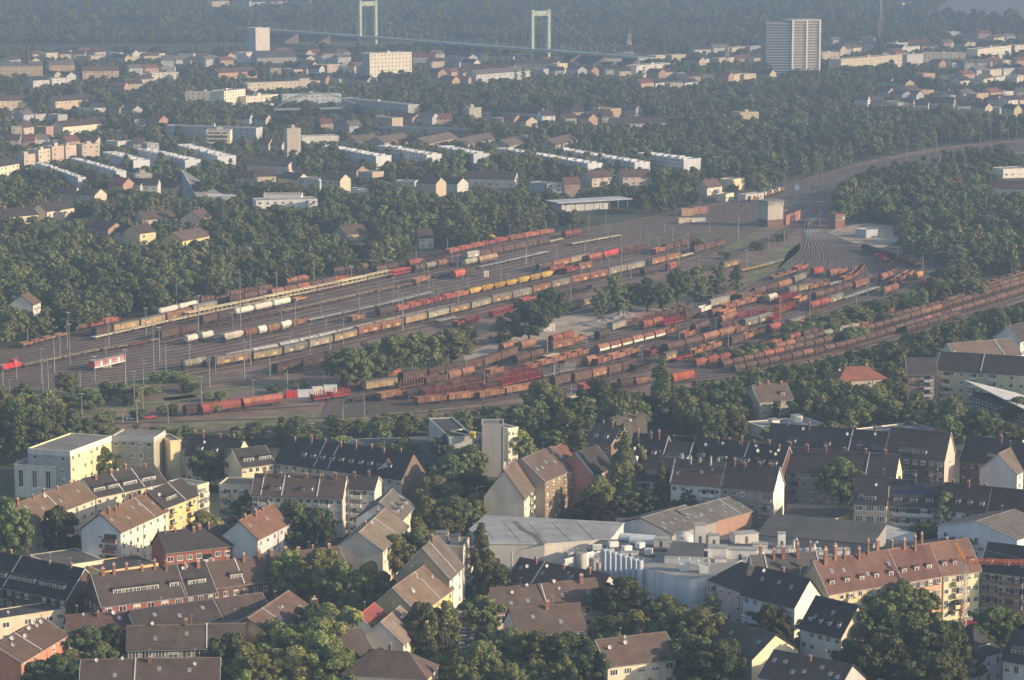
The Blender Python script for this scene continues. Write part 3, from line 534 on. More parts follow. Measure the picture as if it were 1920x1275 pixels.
# ------------------------------------------------------------------ factory in the lower middle
wh, c, Q = prism('', [(911, 967), (1169, 981), (1144, 1012), (1021, 1021), (914, 1020), (880, 994)], 8.5, wall=(.70, .64, .54), fl=(.30, .30, .295), fascia=(.76, .70, .58), label='large white warehouse with a broad pale flat roof and dark stain', short='the large white warehouse', name='warehouse', cat='warehouse')
pr = MB(); pr.poly([(-5, -15, 8.77), (-3, -15, 8.77), (-1.2, -4, 8.77), (-2.2, 3, 8.77), (-.5, 15, 8.77), (-2.2, 15, 8.77), (-3.6, 4, 8.77), (-3.2, -5, 8.77)]); part('roof_stain', pr, flatm((.15, .145, .14)), wh, rz=.35)
for i in range(5):
    m = MB(); m.box(-.08, -14 + 2 * abs(i - 2), 8.755, .08, 13, 8.80); part('roof_seam', m, flatm((.2, .2, .2)), wh, loc=(-14 + i * 7, 0, 0), rz=.2)
fac, c, Q = prism('', [(1201, 1064), (1294, 1089), (1352, 1077), (1390, 1052), (1240, 1040)], 12, wall=(.62, .65, .68), fl=(.27, .265, .25), label='tall windowless pale factory block beside the row of silos', short='the pale factory block', name='factory_block')
for x, y in ((-2, -4), (3, -6)):
    m = MB(); m.box(x - 1.2, y - 1.2, 12.26, x + 1.2, y + 1.2, 14.2); m.box(x - 1.6, y - 1.2, 14.2, x - 1.2, y + 1.2, 15.4); m.box(x + 1.2, y - 1.2, 14.2, x + 1.6, y + 1.2, 15.4); part('roof_fan', m, paint(WHITE), fac)
for q0, q1 in (((1201, 1064), (1294, 1089)), ((1294, 1089), (1352, 1077))):       # panel joints and a ladder on the block
    A, B = G(*q0, 12), G(*q1, 12); d = B - A; m = MB(); n = max(3, int(d.length / 2.6))
    for i in range(1, n): m.box(d.length * i / n - .03, -.05, .2, d.length * i / n + .03, -.002, 11.8)
    m.box(0, -.05, 5.9, d.length, -.002, 6.0); k = part('panel_joint', m, paint((.33, .34, .35)), fac, rz=math.atan2(d.y, d.x)); k.location = (A.x - c.x, A.y - c.y, 0)
prism('', [(1060, 1050), (1130, 1030), (1240, 1052), (1300, 1035), (1245, 1010), (1125, 1014)], 10, wall=(.66, .65, .62), fl=(.10, .10, .10), label='white factory building with a black roof full of ducts', short='the ducted factory roof', name='factory_block')
prism('', [(1290, 1052), (1420, 1075), (1590, 1060), (1560, 1040), (1400, 1010), (1310, 1018)], 10, wall=(.70, .68, .63), fl=(.13, .125, .12), label='wide white factory hall with roof plant in front of the black flat roof', short='the roof-plant hall', name='factory_hall')
prism('', [(1246, 1044), (1320, 1046), (1320, 1020), (1262, 1016)], 14, wall=(.68, .66, .62), fl=(.09, .09, .09), label='smaller upper factory storey with a dark roof', short='the upper factory storey', name='factory_block', keep=False)
prism('', [(915, 1030), (960, 1037), (1000, 1032), (960, 1022)], 6, wall=(.70, .72, .74), fl=(.35, .2, .15), label='narrow white annex with a rust-red roof in front of the warehouse', short='the rust-roofed annex', name='annex')
def cylinder_thing(name, label, cat, px, ytop, ybase, rad, col, z0=0, group=None, rail=False, cone=False):
    p = G(px, ybase); h = height_at(px, ybase, ytop); o = obj(name, None, None, p)
    b = MB(); b.tube((0, 0, z0), (0, 0, h), rad, 20); part('shell', b, paint(col, .45), o)
    b = MB(); b.tube((0, 0, h), (0, 0, h + (.9 if cone else .25)), rad * 1.02, 20, r2=rad * (.25 if cone else .9)); part('cap', b, paint([x * .8 for x in col]), o)
    if rail:
        b = MB(); n = 12
        for i in range(n):
            a, a2 = 2 * math.pi * i / n, 2 * math.pi * (i + 1) / n; r = rad * .96
            b.tube((r * math.cos(a), r * math.sin(a), h), (r * math.cos(a), r * math.sin(a), h + 1.3), .04, 4)
            b.tube((r * math.cos(a), r * math.sin(a), h + 1.3), (r * math.cos(a2), r * math.sin(a2), h + 1.3), .04, 4)
        part('railing', b, paint((.5, .5, .48)), o)
    b = MB(); b.tube((rad + .12, 0, 0), (rad + .12, 0, h + .8), .09, 5); part('pipe', b, paint((.55, .55, .55)), o)
    if label: tag(o, label, cat, group, (px, ytop), None)
    return o
for i in range(8):
    x = 1132 + i * 9.6; cylinder_thing('storage_silo', f'{ordinal(i + 1)} tall pale blue silo from the left in the row beside the factory block', 'silo', x, 1031 + i * 3.0, 1128 + i * 3.2, .78, (.50, .55, .61), group='pale blue silos in a row')
for i, (x, yt, yb, r, t) in enumerate(((1066, 1036, 1105, 1.25, 'leftmost'), (1089, 1038, 1112, 1.3, 'second'), (1113, 1048, 1118, 1.35, 'third'), (1122, 1056, 1119, .8, 'slimmest'))):
    cylinder_thing('steel_silo', f'{t} grey steel silo with a top railing left of the pale blue row', 'silo', x, yt, yb, r, (.48, .45, .40), group='steel silos', rail=True)
for i, (x, yt, yb, r, t) in enumerate(((1283, 1003, 1060, 2.4, 'round white tank tower on the factory roof'),)):
    cylinder_thing('tank_tower', t, 'tank', x, yt, yb, r, WHITE, cone=True)
for i in range(16):                         # roof plant standing on the factory roofs (each its own unit)
    px = rng.uniform(1300, 1590); py = 1056 - (abs(px - 1440) * .02) + rng.uniform(-22, 6); H0 = 10.25
    p = G(px, py, H0); o = obj('roof_unit', None, None, p, rng.uniform(-.4, .4)); k = i % 4
    b = MB()
    if k == 0: b.box(-1.6, -1, .3, 1.6, 1, 2.0); b.box(-1.8, -1.2, 2.0, 1.8, 1.2, 2.15)
    elif k == 1: b.tube((0, 0, 0), (0, 0, 3.6), .32, 10); b.tube((0, 0, 3.6), (.9, 0, 4.1), .32, 10)
    elif k == 2: b.box(-3.2, -.55, .5, 3.2, .55, 1.7); b.box(2.2, -.55, -.0, 3.2, .55, .5); b.box(-3.2, -.55, -.0, -2.2, .55, .5)
    else: b.tube((0, 0, 0), (0, 0, 1.2), 1.0, 14); b.tube((0, 0, 1.2), (0, 0, 1.7), 1.25, 14, r2=.4)
    part('casing', b, paint((.66, .63, .57)), o)
    b = MB(); b.box(-.7, -.7, -.02, .7, .7, .32); part('plinth', b, paint((.3, .3, .3)), o)
    auto(o, ['white ventilation box', 'bent steel flue pipe', 'long white air duct', 'round roof fan'][k], 'roof unit', (px, py), 'factory roof units')
for i, (px, py) in enumerate(((1120, 1032), (1150, 1026), (1175, 1034), (1200, 1028), (1216, 1040), (1146, 1042))):
    p = G(px, py, 10.25); o = obj('roof_unit', None, None, p, .3 * i); b = MB(); b.box(-1.3, -.8, .2, 1.3, .8, 1.6); part('casing', b, paint(WHITE), o); b = MB(); b.box(-1, -.6, -.02, 1, .6, .22); part('plinth', b, paint(GREY), o)
    auto(o, 'small white ventilation box', 'roof unit', (px, py), 'factory roof units')
for i, (px, py) in enumerate(((1195, 1012), (1215, 1018))):
    p = G(px, py, 10.25); o = obj('barrel_rooflight', None, None, p, -.35); b = MB(); pts = [(2 * math.cos(math.pi * j / 8), 1.6 * math.sin(math.pi * j / 8)) for j in range(9)]; b.prof(pts, -5, 5); part('glazing', b, paint((.62, .62, .6), .35), o)
    b = MB(); b.box(-5.1, -2.1, -.05, 5.1, 2.1, .12); part('frame', b, paint(GREY), o); auto(o, 'white barrel-vaulted rooflight', 'rooflight', (px, py), 'barrel rooflights')
for i, (px, py, w, d, h) in enumerate(((1388, 1050, 9, 3.5, 3.2), (1345, 1052, 5, 4, 4), (1440, 1056, 14, 1.2, 1.5), (1500, 1060, 16, 1.0, 1.3), (1562, 1060, 9, 1, 2.6), (1312, 1016, 3, 3, 5), (1338, 1024, 3, 2, 3.2), (1395, 1016, 7, 4, 2.6), (1425, 1034, 4, 2, 2.2), (1470, 1042, 4, 2, 2.4), (1530, 1050, 5, 2, 2.4), (1578, 1050, 4, 3, 3), (1240, 1024, 4, 3, 2.2), (1270, 1034, 5, 3, 2.6), (1180, 1044, 5, 1.2, 1.4), (1290, 1060, 6, 1.4, 1.6), (1350, 1066, 3, 3, 3), (1465, 1026, 2, 2, 4))):
    p = G(px, py, 10.25); o = obj('roof_cabin', None, None, p, rng.choice([-.1, .05, .3])); b = MB(); b.box(-w / 2, -d / 2, 0, w / 2, d / 2, h); part('body', b, wallm(rng.choice([WHITE, (.6, .58, .53), (.66, .62, .54)])), o)
    b = MB(); b.box(-w / 2 - .12, -d / 2 - .12, h + .003, w / 2 + .12, d / 2 + .12, h + .18); part('roof', b, flatm((.34, .33, .31)), o)
    b = MB(); b.box(-.4, -d / 2 - .03, .1, .4, -d / 2 - .003, min(2, h * .8)); part('door', b, paint((.12, .12, .12)), o)
    auto(o, 'large white rooftop plant housing' if w < 7 else 'long white rooftop duct housing', 'roof cabin', (px, py), 'factory rooftop housings')
# solar panels on the solar-panel house and canopy
sr, (sL, sD, sH, sM) = SOLAR
a = math.atan2(6.5, sD / 2)
for i in range(15):
    for r in range(2):
        if r == 1 and i in (5, 6, 11, 12, 13, 14): continue
        x = sL * .08 + i * sL * .056; t = .50 + r * .24
        b = MB(); b.box(-.45, -.75, .0, .45, .75, .06, 0, top=1)
        k = part('solar_panel', b, [paint((.4, .4, .42)), paint((.03, .04, .085), .2)], sr); k.location = (x, t * sD / 2, sH + t * 6.5 + .36); k.rotation_euler = (a, 0, 0)
# notice board on the white gable
nh = [o for o in COL.objects if o.get('label', '').startswith('grey-brown terrace with a bright white gable')][0]
b = MB(); nL = max(v[0] for v in [c for ch in nh.children if ch.name.startswith('wall') for c in [tuple(v.co) for v in ch.data.vertices]])
def sign_lines(b, w, h):
    b.box(-w / 2, -.06, -h / 2, w / 2, 0, h / 2, 0); f = .12
    for z0, z1 in ((-h / 2, -h / 2 + f), (h / 2 - f, h / 2)): b.box(-w / 2, -.09, z0, w / 2, -.06, z1, 1)
    for x0 in (-w / 2, w / 2 - f): b.box(x0, -.09, -h / 2 + f, x0 + f, -.06, h / 2 - f, 1)
    for i in range(7): b.box(-w * .38, -.075, h * (.32 - .085 * i), w * (.36 - .05 * (i % 3)), -.06, h * (.345 - .085 * i), 1)
    b.box(-w * .42, -.08, -h * .42, w * .42, -.06, -h * .33, 2)
sign_lines(b, 4.6, 4.2); part('notice_board', b, [paint((.70, .68, .62)), paint((.28, .27, .26)), paint((.07, .12, .35))], nh, loc=(nL + .01, 4.8, 5.2), rz=math.pi / 2)
# yellow sign cube with a black post horn, on the office wing
p = G(886, 822, 13.1); o = obj('sign_cube', None, None, (p.x, p.y, 13.13), -.15, (.6, .6, .6))
b = MB(); b.box(-1.5, -1.5, .5, 1.5, 1.5, 3.5); part('cube', b, paint((.78, .52, .03)), o)
b = MB(); b.box(-.1, -.1, 0, .1, .1, .5); b.box(-1.2, -1.2, .0, 1.2, 1.2, .06); part('stand', b, paint((.2, .2, .2)), o)
for rz in (0, math.pi / 2):
    b = MB(); pts = [(.62 * math.cos(t), .55 * math.sin(t)) for t in [2 * math.pi * i / 16 for i in range(17)]]
    for (x, z), (x2, z2) in zip(pts[:-1], pts[1:]): b.tube((x - .1, -1.55, 2.05 + z), (x2 - .1, -1.55, 2.05 + z2), .09, 4)
    b.tube((.2, -1.55, 1.5), (1.0, -1.55, 1.45), .08, 6, r2=.38); b.tube((-.6, -1.55, 2.6), (-1.0, -1.55, 2.85), .08, 4)
    part('horn_emblem', b, paint((.02, .02, .02)), o, rz=rz)
tag(o, 'yellow sign cube with a black horn emblem on the office roof', 'sign')
p = G(938, 893); o = obj('billboard', None, None, p, .1); b = MB(); sign_lines(b, 4.2, 3.0); b2 = MB()
part('panel', b, [paint((.7, .69, .64)), paint((.3, .28, .26)), paint((.25, .25, .3))], o, loc=(0, 0, 3.4)); b2.box(-1.6, -.02, 0, -1.4, .14, 2.2); b2.box(1.4, -.02, 0, 1.6, .14, 2.2); part('post', b2, paint(GREY), o)
tag(o, 'framed white billboard at the foot of the concrete stair tower', 'billboard')
# white pointed dormer tower, small
p = G(1202, 880); house('', (1196, 866), (1206, 864), 12, 3, 4, wall=WHITE, rc=(.6, .6, .58), st=1, nf=0, label='small white pointed gable poking up beside the tall poplar', short='the white pointed gable')
# crane
p = G(1806, 1186); hC = height_at(1806, 1186, 1052); o = obj('tower_crane', None, None, p)
def lattice(b, p, q, w, n, r=.09):
    p = Vector(p); q = Vector(q); d = (q - p).normalized(); a = d.orthogonal().normalized() * w / 2; c = d.cross(a).normalized() * w / 2
    cs = [a + c, a - c, -a - c, -a + c]
    for k in cs: b.tube(p + k, q + k, r, 4)
    for i in range(n):
        s, e = p + (q - p) * (i / n), p + (q - p) * ((i + 1) / n)
        for j in range(4): b.tube(s + cs[j], e + cs[(j + 1) % 4], r * .7, 4)
ox = (.72, .36, .07)
b = MB(); lattice(b, (0, 0, .6), (0, 0, hC), 1.1, 16, .10); part('mast', b, paint((.62, .58, .5)), o)
b = MB(); lattice(b, (0, 0, hC), (17, -3, hC + .3), 1.0, 18, .09); part('jib', b, paint((.55, .17, .06)), o)
tip = G(1788, 1025, 0); b = MB(); lattice(b, (0, 0, hC), (-2.4, 1.5, hC + 4.3), .55, 6, .1); part('apex_strut', b, paint(ox), o)
b = MB(); b.tube((-2.4, 1.5, hC + 4.3), (16, -2.8, hC + .8), .05, 4); b.tube((-2.4, 1.5, hC + 4.3), (-.3, .2, 1.2), .04, 4); part('stay_cable', b, paint((.25, .22, .2)), o)
b = MB(); b.box(-1.9, -1.9, 0, 1.9, 1.9, .6); b.box(-1.7, -1.0, .6, -.7, 1.0, 2.4); part('ballast_base', b, paint((.5, .48, .45)), o)
b = MB(); lattice(b, (-1.6, -.6, .6), (-.2, 0, 8.5), .4, 9, .06); part('lean_strut', b, paint((.6, .17, .06)), o)
tag(o, 'orange tower crane rising between garden trees and the red-roofed terrace', 'crane', None, (1806, 1110), 'the orange tower crane')
p = G(1790, 1180); o = obj('site_container', None, None, p); b = MB(); b.tube((0, 0, 0), (0, 0, 2.2), 1.3, 16); part('drum', b, paint(LGREY), o); b = MB(); b.tube((0, 0, 2.2), (0, 0, 2.6), 1.35, 16, r2=.4); part('lid', b, paint(GREY), o); tag(o, 'round grey mixer drum beside the crane foot', 'drum')
p = G(1822, 1178); o = obj('site_hut', None, None, p); b = MB(); b.box(-1.5, -1.1, 0, 1.5, 1.1, 2.4); part('wall', b, paint((.36, .07, .05)), o); b = MB(); b.prof([(-1.3, 2.4), (0, 2.9), (1.3, 2.4)], -1.7, 1.7); part('roof', b, paint((.35, .3, .28)), o); tag(o, 'small dark red site hut right of the crane foot', 'hut')
# cars
def car(px, py, rz, col, desc, cat='car', group=None):
    p = G(px, py); o = obj('parked_car', None, None, p, rz); o.location.z = .06
    b = MB(); b.prof([(-.85, .28), (.85, .28), (.88, .55), (.82, .88), (-.82, .88), (-.88, .55)], -2.15, 2.15); part('body', b, paint(col, .3), o)
    b = MB(); n = 0
    b.v += [(-1.7, -.8, .88), (1.1, -.8, .88), (1.1, .8, .88), (-1.7, .8, .88), (-1.2, -.62, 1.42), (.3, -.62, 1.42), (.3, .62, 1.42), (-1.2, .62, 1.42)]
    for q, mi in (((4, 5, 6, 7), 1), ((0, 1, 5, 4), 0), ((1, 2, 6, 5), 0), ((2, 3, 7, 6), 0), ((3, 0, 4, 7), 0)): b.f.append(q); b.m.append(mi)
    part('cabin', b, [glassm(), paint(col, .3)], o)
    w = shared('wheel', lambda: MB().tube((0, -.1, 0), (0, .1, 0), .32, 12).mesh('wheel', paint((.02, .02, .02))))
    for x in (-1.3, 1.3):
        for y in (-.8, .8): obj('wheel', w, o, (x, y, .32))
    auto(o, desc, cat, (px, py), group); return o
for i in range(5): car(869 + i * 1.6, 1216 - i * 7, .05, [(.55, .58, .6), (.03, .03, .035), (.5, .5, .5), (.06, .06, .07), (.4, .42, .45)][i], ['silver parked estate car', 'black parked car', 'grey parked car', 'dark parked car', 'pale parked car'][i], group='cars parked in the street')
car(836, 1224, .1, (.03, .03, .04), 'black car parked opposite', group='cars parked in the street')
for px, py, c, d in ((247, 787, (.7, .7, .7), 'white car on the yard road'), (279, 785, (.5, .05, .04), 'red car on the yard road'), (528, 743, (.5, .55, .6), 'silver car beside the containers'), (455, 757, (.35, .4, .5), 'blue-grey car by the yard'), (480, 752, (.5, .5, .52), 'light grey car by the yard'), (1240, 812, (.35, .05, .08), 'dark red car among trees'), (806, 833, (.7, .7, .7), 'white van by the blue hall')): car(px, py, .45, c, d)
for i in range(9): car(1186 + i * 9 + rng.uniform(-2, 2), 996 - i * 1.5 + rng.uniform(-3, 3), rng.choice([.1, 1.4, 1.5]), rng.choice([(.6, .6, .6), (.05, .05, .06), (.3, .04, .04), (.12, .16, .25), (.4, .4, .42)]), 'car parked in the works yard', group='cars in the works yard')
for i in range(7): car(700 + i * 17 + rng.uniform(-3, 3), 858 + rng.uniform(-2, 2), rng.choice([.05, 1.5]), rng.choice([(.6, .6, .6), (.05, .05, .06), (.3, .04, .04), (.12, .16, .25)]), 'car parked below the hall', group='cars below the blue-grey hall')
# containers and huts in the yard
def box_thing(name, px, py, w, d, h, col, label, cat, rz=.25, roof=None, lines=6):
    p = G(px, py); o = obj(name, None, None, p, rz); b = MB(); b.box(-w / 2, 0, .1, w / 2, d, h)
    for i in range(lines):
        x = -w / 2 + (i + .5) * w / lines; b.box(x - .05, -.05, .25, x + .05, 0, h - .15)
    part('body', b, paint(col), o); b = MB(); b.box(-w / 2 - .06, -.08, h + .003, w / 2 + .06, d + .06, h + .12); part('roof', b, paint(roof or [x * .8 for x in col]), o)
    b = MB(); b.box(w / 2 - 1.3, -.07, .2, w / 2 - .4, -.052, h * .85); part('door', b, paint([x * .6 for x in col]), o)
    return tag(o, label, cat, None, (px, py - 6))
box_thing('shipping_container', 546, 747, 4, 2.4, 2.6, (.62, .07, .04), 'bright red container beside the white portable cabins', 'container')
LAND.append((546, 742, 'the bright red container', 'shipping_container'))
box_thing('portable_cabin', 572, 745, 5.5, 2.4, 2.6, (.62, .64, .65), 'long grey-white cabin right of the red container', 'cabin')
box_thing('portable_cabin', 596, 740, 4, 2.4, 2.8, (.72, .68, .58), 'cream-white cabin standing between two other cabins', 'cabin')
box_thing('portable_cabin', 620, 736, 5, 2.4, 2.8, (.55, .60, .62), 'blue-grey glazed cabin at the end of the cabins', 'cabin')
box_thing('portable_cabin', 1030, 622, 5, 3, 3.2, (.70, .66, .60), 'white site cabin on the sandy ground by the dark trees', 'cabin', lines=4)
LAND.append((1030, 616, 'the white site cabin', 'portable_cabin.003'))
box_thing('yard_shed', 1315, 401, 9, 5, 4, (.42, .22, .14), 'low brick shed beside the lineside grass', 'shed', rz=.3)
box_thing('yard_shed', 1290, 405, 8, 5, 4.2, (.46, .30, .20), 'second brick shed of the pair by the yard edge', 'shed', rz=.3)
box_thing('yard_shed', 1285, 419, 8, 4, 3, (.60, .46, .34), 'small orange-lit trackside shed in front of the brick sheds', 'shed', rz=.3)
box_thing('yard_shed', 1310, 417, 9, 3, 2.4, (.62, .60, .56), 'long white trackside locker right of the small shed', 'shed', rz=.3)
box_thing('yard_hut', 912, 520, 2.4, 2, 3, (.70, .62, .46), 'single white signal cabinet standing between tracks', 'hut', lines=2)
box_thing('yard_hut', 1755, 492, 4, 3, 3, (.60, .14, .09), 'small red hut at the edge of the right wood', 'hut', lines=3)
LAND.append((1755, 488, 'the small red hut', 'yard_hut.001'))
box_thing('yard_hut', 1494, 356, 3, 2.4, 3, (.25, .38, .55), 'small blue cabin at the edge of the main line', 'hut', lines=3)
box_thing('yard_hut', 190, 690, 8, 3, 3, (.70, .66, .58), 'white trackside cabin behind the red coach', 'hut', lines=3)
# sandy mounds
for i, (px, py, w, h) in enumerate(((1128, 608, 14, 2.2), (1165, 597, 12, 3.4))):
    p = G(px, py); o = obj('gravel_mound', None, None, p); b = MB(); n, k = 22, 6; ring = []
    for j in range(k + 1):
        t = j / k; rr = w * (1 - t) ** .8
        ring.append([(rr * math.cos(2 * math.pi * a / n) * (1 + .25 * rng.uniform(-1, 1) * (1 - t)), .6 * rr * math.sin(2 * math.pi * a / n) * (1 + .25 * rng.uniform(-1, 1) * (1 - t)), h * t * (1 + .2 * rng.uniform(-1, 1)) - .05) for a in range(n)])
    for j in range(k):
        for a in range(n): b.poly([ring[j][a], ring[j][(a + 1) % n], ring[j + 1][(a + 1) % n], ring[j + 1][a]])
    o.data = None; bpy.data.objects.remove(o); o = obj('gravel_mound', b.mesh('gravel_mound', surf('gravel', (.30, .26, .22), .35, 1.5)), None, p)
    tag(o, ['low spread mound of grey gravel on the sandy ground', 'taller peaked mound of grey gravel behind the low one'][i], 'mound', None, (px, py), ['the low gravel mound', 'the peaked gravel mound'][i])
# the person on the grass by the lower tracks
def person(px, py, label):
    p = G(px, py); me = bpy.data.meshes.new('person'); k = 1.0
    V = [(0, 0, .95), (0, 0, 1.2), (0, 0, 1.42), (0, 0, 1.52), (0, -.02, 1.64), (0, -.02, 1.76), (-.10, 0, .90), (-.11, -.08, .5), (-.11, .0, .09), (-.11, -.14, .05), (.10, 0, .90), (.11, .10, .5), (.12, .20, .1), (.12, .08, .05),
         (-.2, 0, 1.40), (-.26, .04, 1.12), (-.24, -.06, .86), (.2, 0, 1.40), (.26, -.04, 1.12), (.24, -.16, .9)]
    E = [(0, 1), (1, 2), (2, 3), (3, 4), (4, 5), (0, 6), (6, 7), (7, 8), (8, 9), (0, 10), (10, 11), (11, 12), (12, 13), (2, 14), (14, 15), (15, 16), (2, 17), (17, 18), (18, 19)]
    rad = [.15, .15, .16, .06, .10, .08, .09, .065, .045, .04, .09, .065, .045, .04, .07, .05, .035, .07, .05, .035]
    me.from_pydata(V, E, []); o = obj('person', me, None, p); o.modifiers.new('skin', 'SKIN'); o.modifiers.new('sub', 'SUBSURF').levels = 1; o.modifiers['sub'].render_levels = 1
    for i, r in enumerate(rad): me.skin_vertices[0].data[i].radius = (r, r * .8)
    me.skin_vertices[0].data[0].use_root = True
    me.materials.append(surf('dark_cloth', (.03, .035, .05), .2))
    b = MB(); b.tube((0, -.01, 1.66), (0, -.01, 1.80), .105, 10, r2=.06); part('hair', b, surf('hair', (.03, .02, .015)), o)
    tag(o, label, 'person'); return o
person(688, 778, 'person in dark clothes walking on the grass strip below the wagons')
# signal box
p, rz, L, D = frame_of((1440, 377), (1469, 375), 15, 9); o = obj('signal_box', None, None, p, rz); M = register(p, rz, L, D, 15, .1)
b = MB(); b.box(0, 0, 4.0, L, D, 12.0); part('wall', b, [wallm((.44, .41, .34))], o)
b = MB(); b.box(-.1, -.1, 0, L + .1, D + .1, 3.997); part('base', b, brickm((.20, .12, .09)), o)
b = MB(); b.box(-.2, -.3, 12.003, L + .2, D + .3, 14.6); part('cabin', b, wallm((.34, .33, .31)), o)
b = MB(); b.box(-1, -1.1, 14.603, L + 1, D + 1.1, 15.0, 0); part('roof', b, flatm((.24, .22, .20)), o)
for i in range(5): obj('window', window_mesh('w2'), o, ((i + .5) * L / 5, -.303, 12.5), 0, (1.6, 1, 1.6))
for i in range(5): obj('window', window_mesh('w2'), o, (L + .203, (i + .5) * D / 5, 12.5), math.pi / 2, (1.5, 1, 1.6))
tag(o, 'tall concrete signal box with a brick base standing in the yard throat', 'signal box', None, (1458, 400), 'the tall signal box')
house('', (1474, 406), (1501, 395), 5, 8, .3, 'flat', wall=(.34, .17, .12), brick=True, fl=RD, st=1, nf=8, label='low brick annex with a row of lit windows right of the signal box', short='the brick annex', cat='building', name='annex')
house('', (1566, 403), (1585, 402), 8, 7, .3, 'flat', wall=(.26, .15, .11), brick=True, fl=RD, st=2, nf=3, base=1, wide=1.8, label='small brown brick signal cabin before the sandy lot', short='the small signal cabin', cat='signal box', name='signal_cabin')
house('', (1624, 433), (1646, 431), 4, 9, .3, 'flat', wall=(.42, .44, .45), fl=(.36, .36, .35), st=1, nf=0, label='low grey concrete ramp building on the sandy lot', short='the concrete ramp building', cat='building', name='ramp_building')
# ------------------------------------------------------------------ middle distance
def F(desc, p0, p1, H, D, wall, rc=RB, roof='flat', rh=3.5, st=4, short=None, label=None, **k):
    k.setdefault('fl', (.30, .29, .28)); k.setdefault('wide', 1.9); k.setdefault('parapet', .4)
    return house(desc, p0, p1, H, D, rh, roof, wall=wall, rc=rc, st=st, far=True, short=short, label=label, cat=k.pop('cat', 'building'), name=k.pop('name', 'apartment_block'), **k)
# white terraces running away from us, end walls in the sun
for i, (p0, p1, q, lab, sh) in enumerate((((705, 294), (736, 293), (598, 274), 'leftmost of the three white terraces whose end walls catch the sun', 'the leftmost white terrace'),
        ((800, 291), (830, 290), (708, 274), 'middle of the three white terraces whose end walls catch the sun', 'the middle white terrace'),
        ((888, 290), (918, 289), (820, 275), 'rightmost of the three white terraces, nearest the brown saw-tooth roofs', 'the third white terrace'),
        ((1102, 308), (1132, 307), (930, 279), 'longest white terrace with rows of small windows and a blank end', 'the longest white terrace'),
        ((1190, 306), (1221, 305), (1040, 280), 'second long white terrace with windows just behind the longest', 'the second long terrace'),
        ((1282, 300), (1313, 298), (1195, 288), 'short white terrace right of the two long ones', 'the short white terrace'),
        ((250, 302), (282, 301), (192, 286), 'white terrace with a bright end wall left of the small square', 'the bright-ended white terrace'),
        ((347, 301), (378, 300), (258, 281), 'white terrace right of the bright-ended one', 'the right-hand white terrace'),
        ((408, 294), (440, 292), (326, 272), 'white terrace below the cream balcony block', 'the terrace below balconies'),
        ((146, 334), (160, 333), (66, 306), 'shaded bluish white terrace without a sunlit end', 'the shaded white terrace'),
        ((218, 322), (236, 321), (132, 298), 'second shaded white terrace between trees', 'the second shaded terrace'))):
    F('', p0, p1, 10.5, 10, (.66, .67, .68), q=q, gl=(.50, .52, .55), st=4, nf=0, nl=20 if i in (3, 4) else 14, nr=0, label=lab, short=sh, boxes=0, name='white_terrace', fl=(.24, .235, .23), parapet=.6, frac=.52, wide=2.2, tall=1.7)  # long left sides darker and cooler in colour, standing for their shade
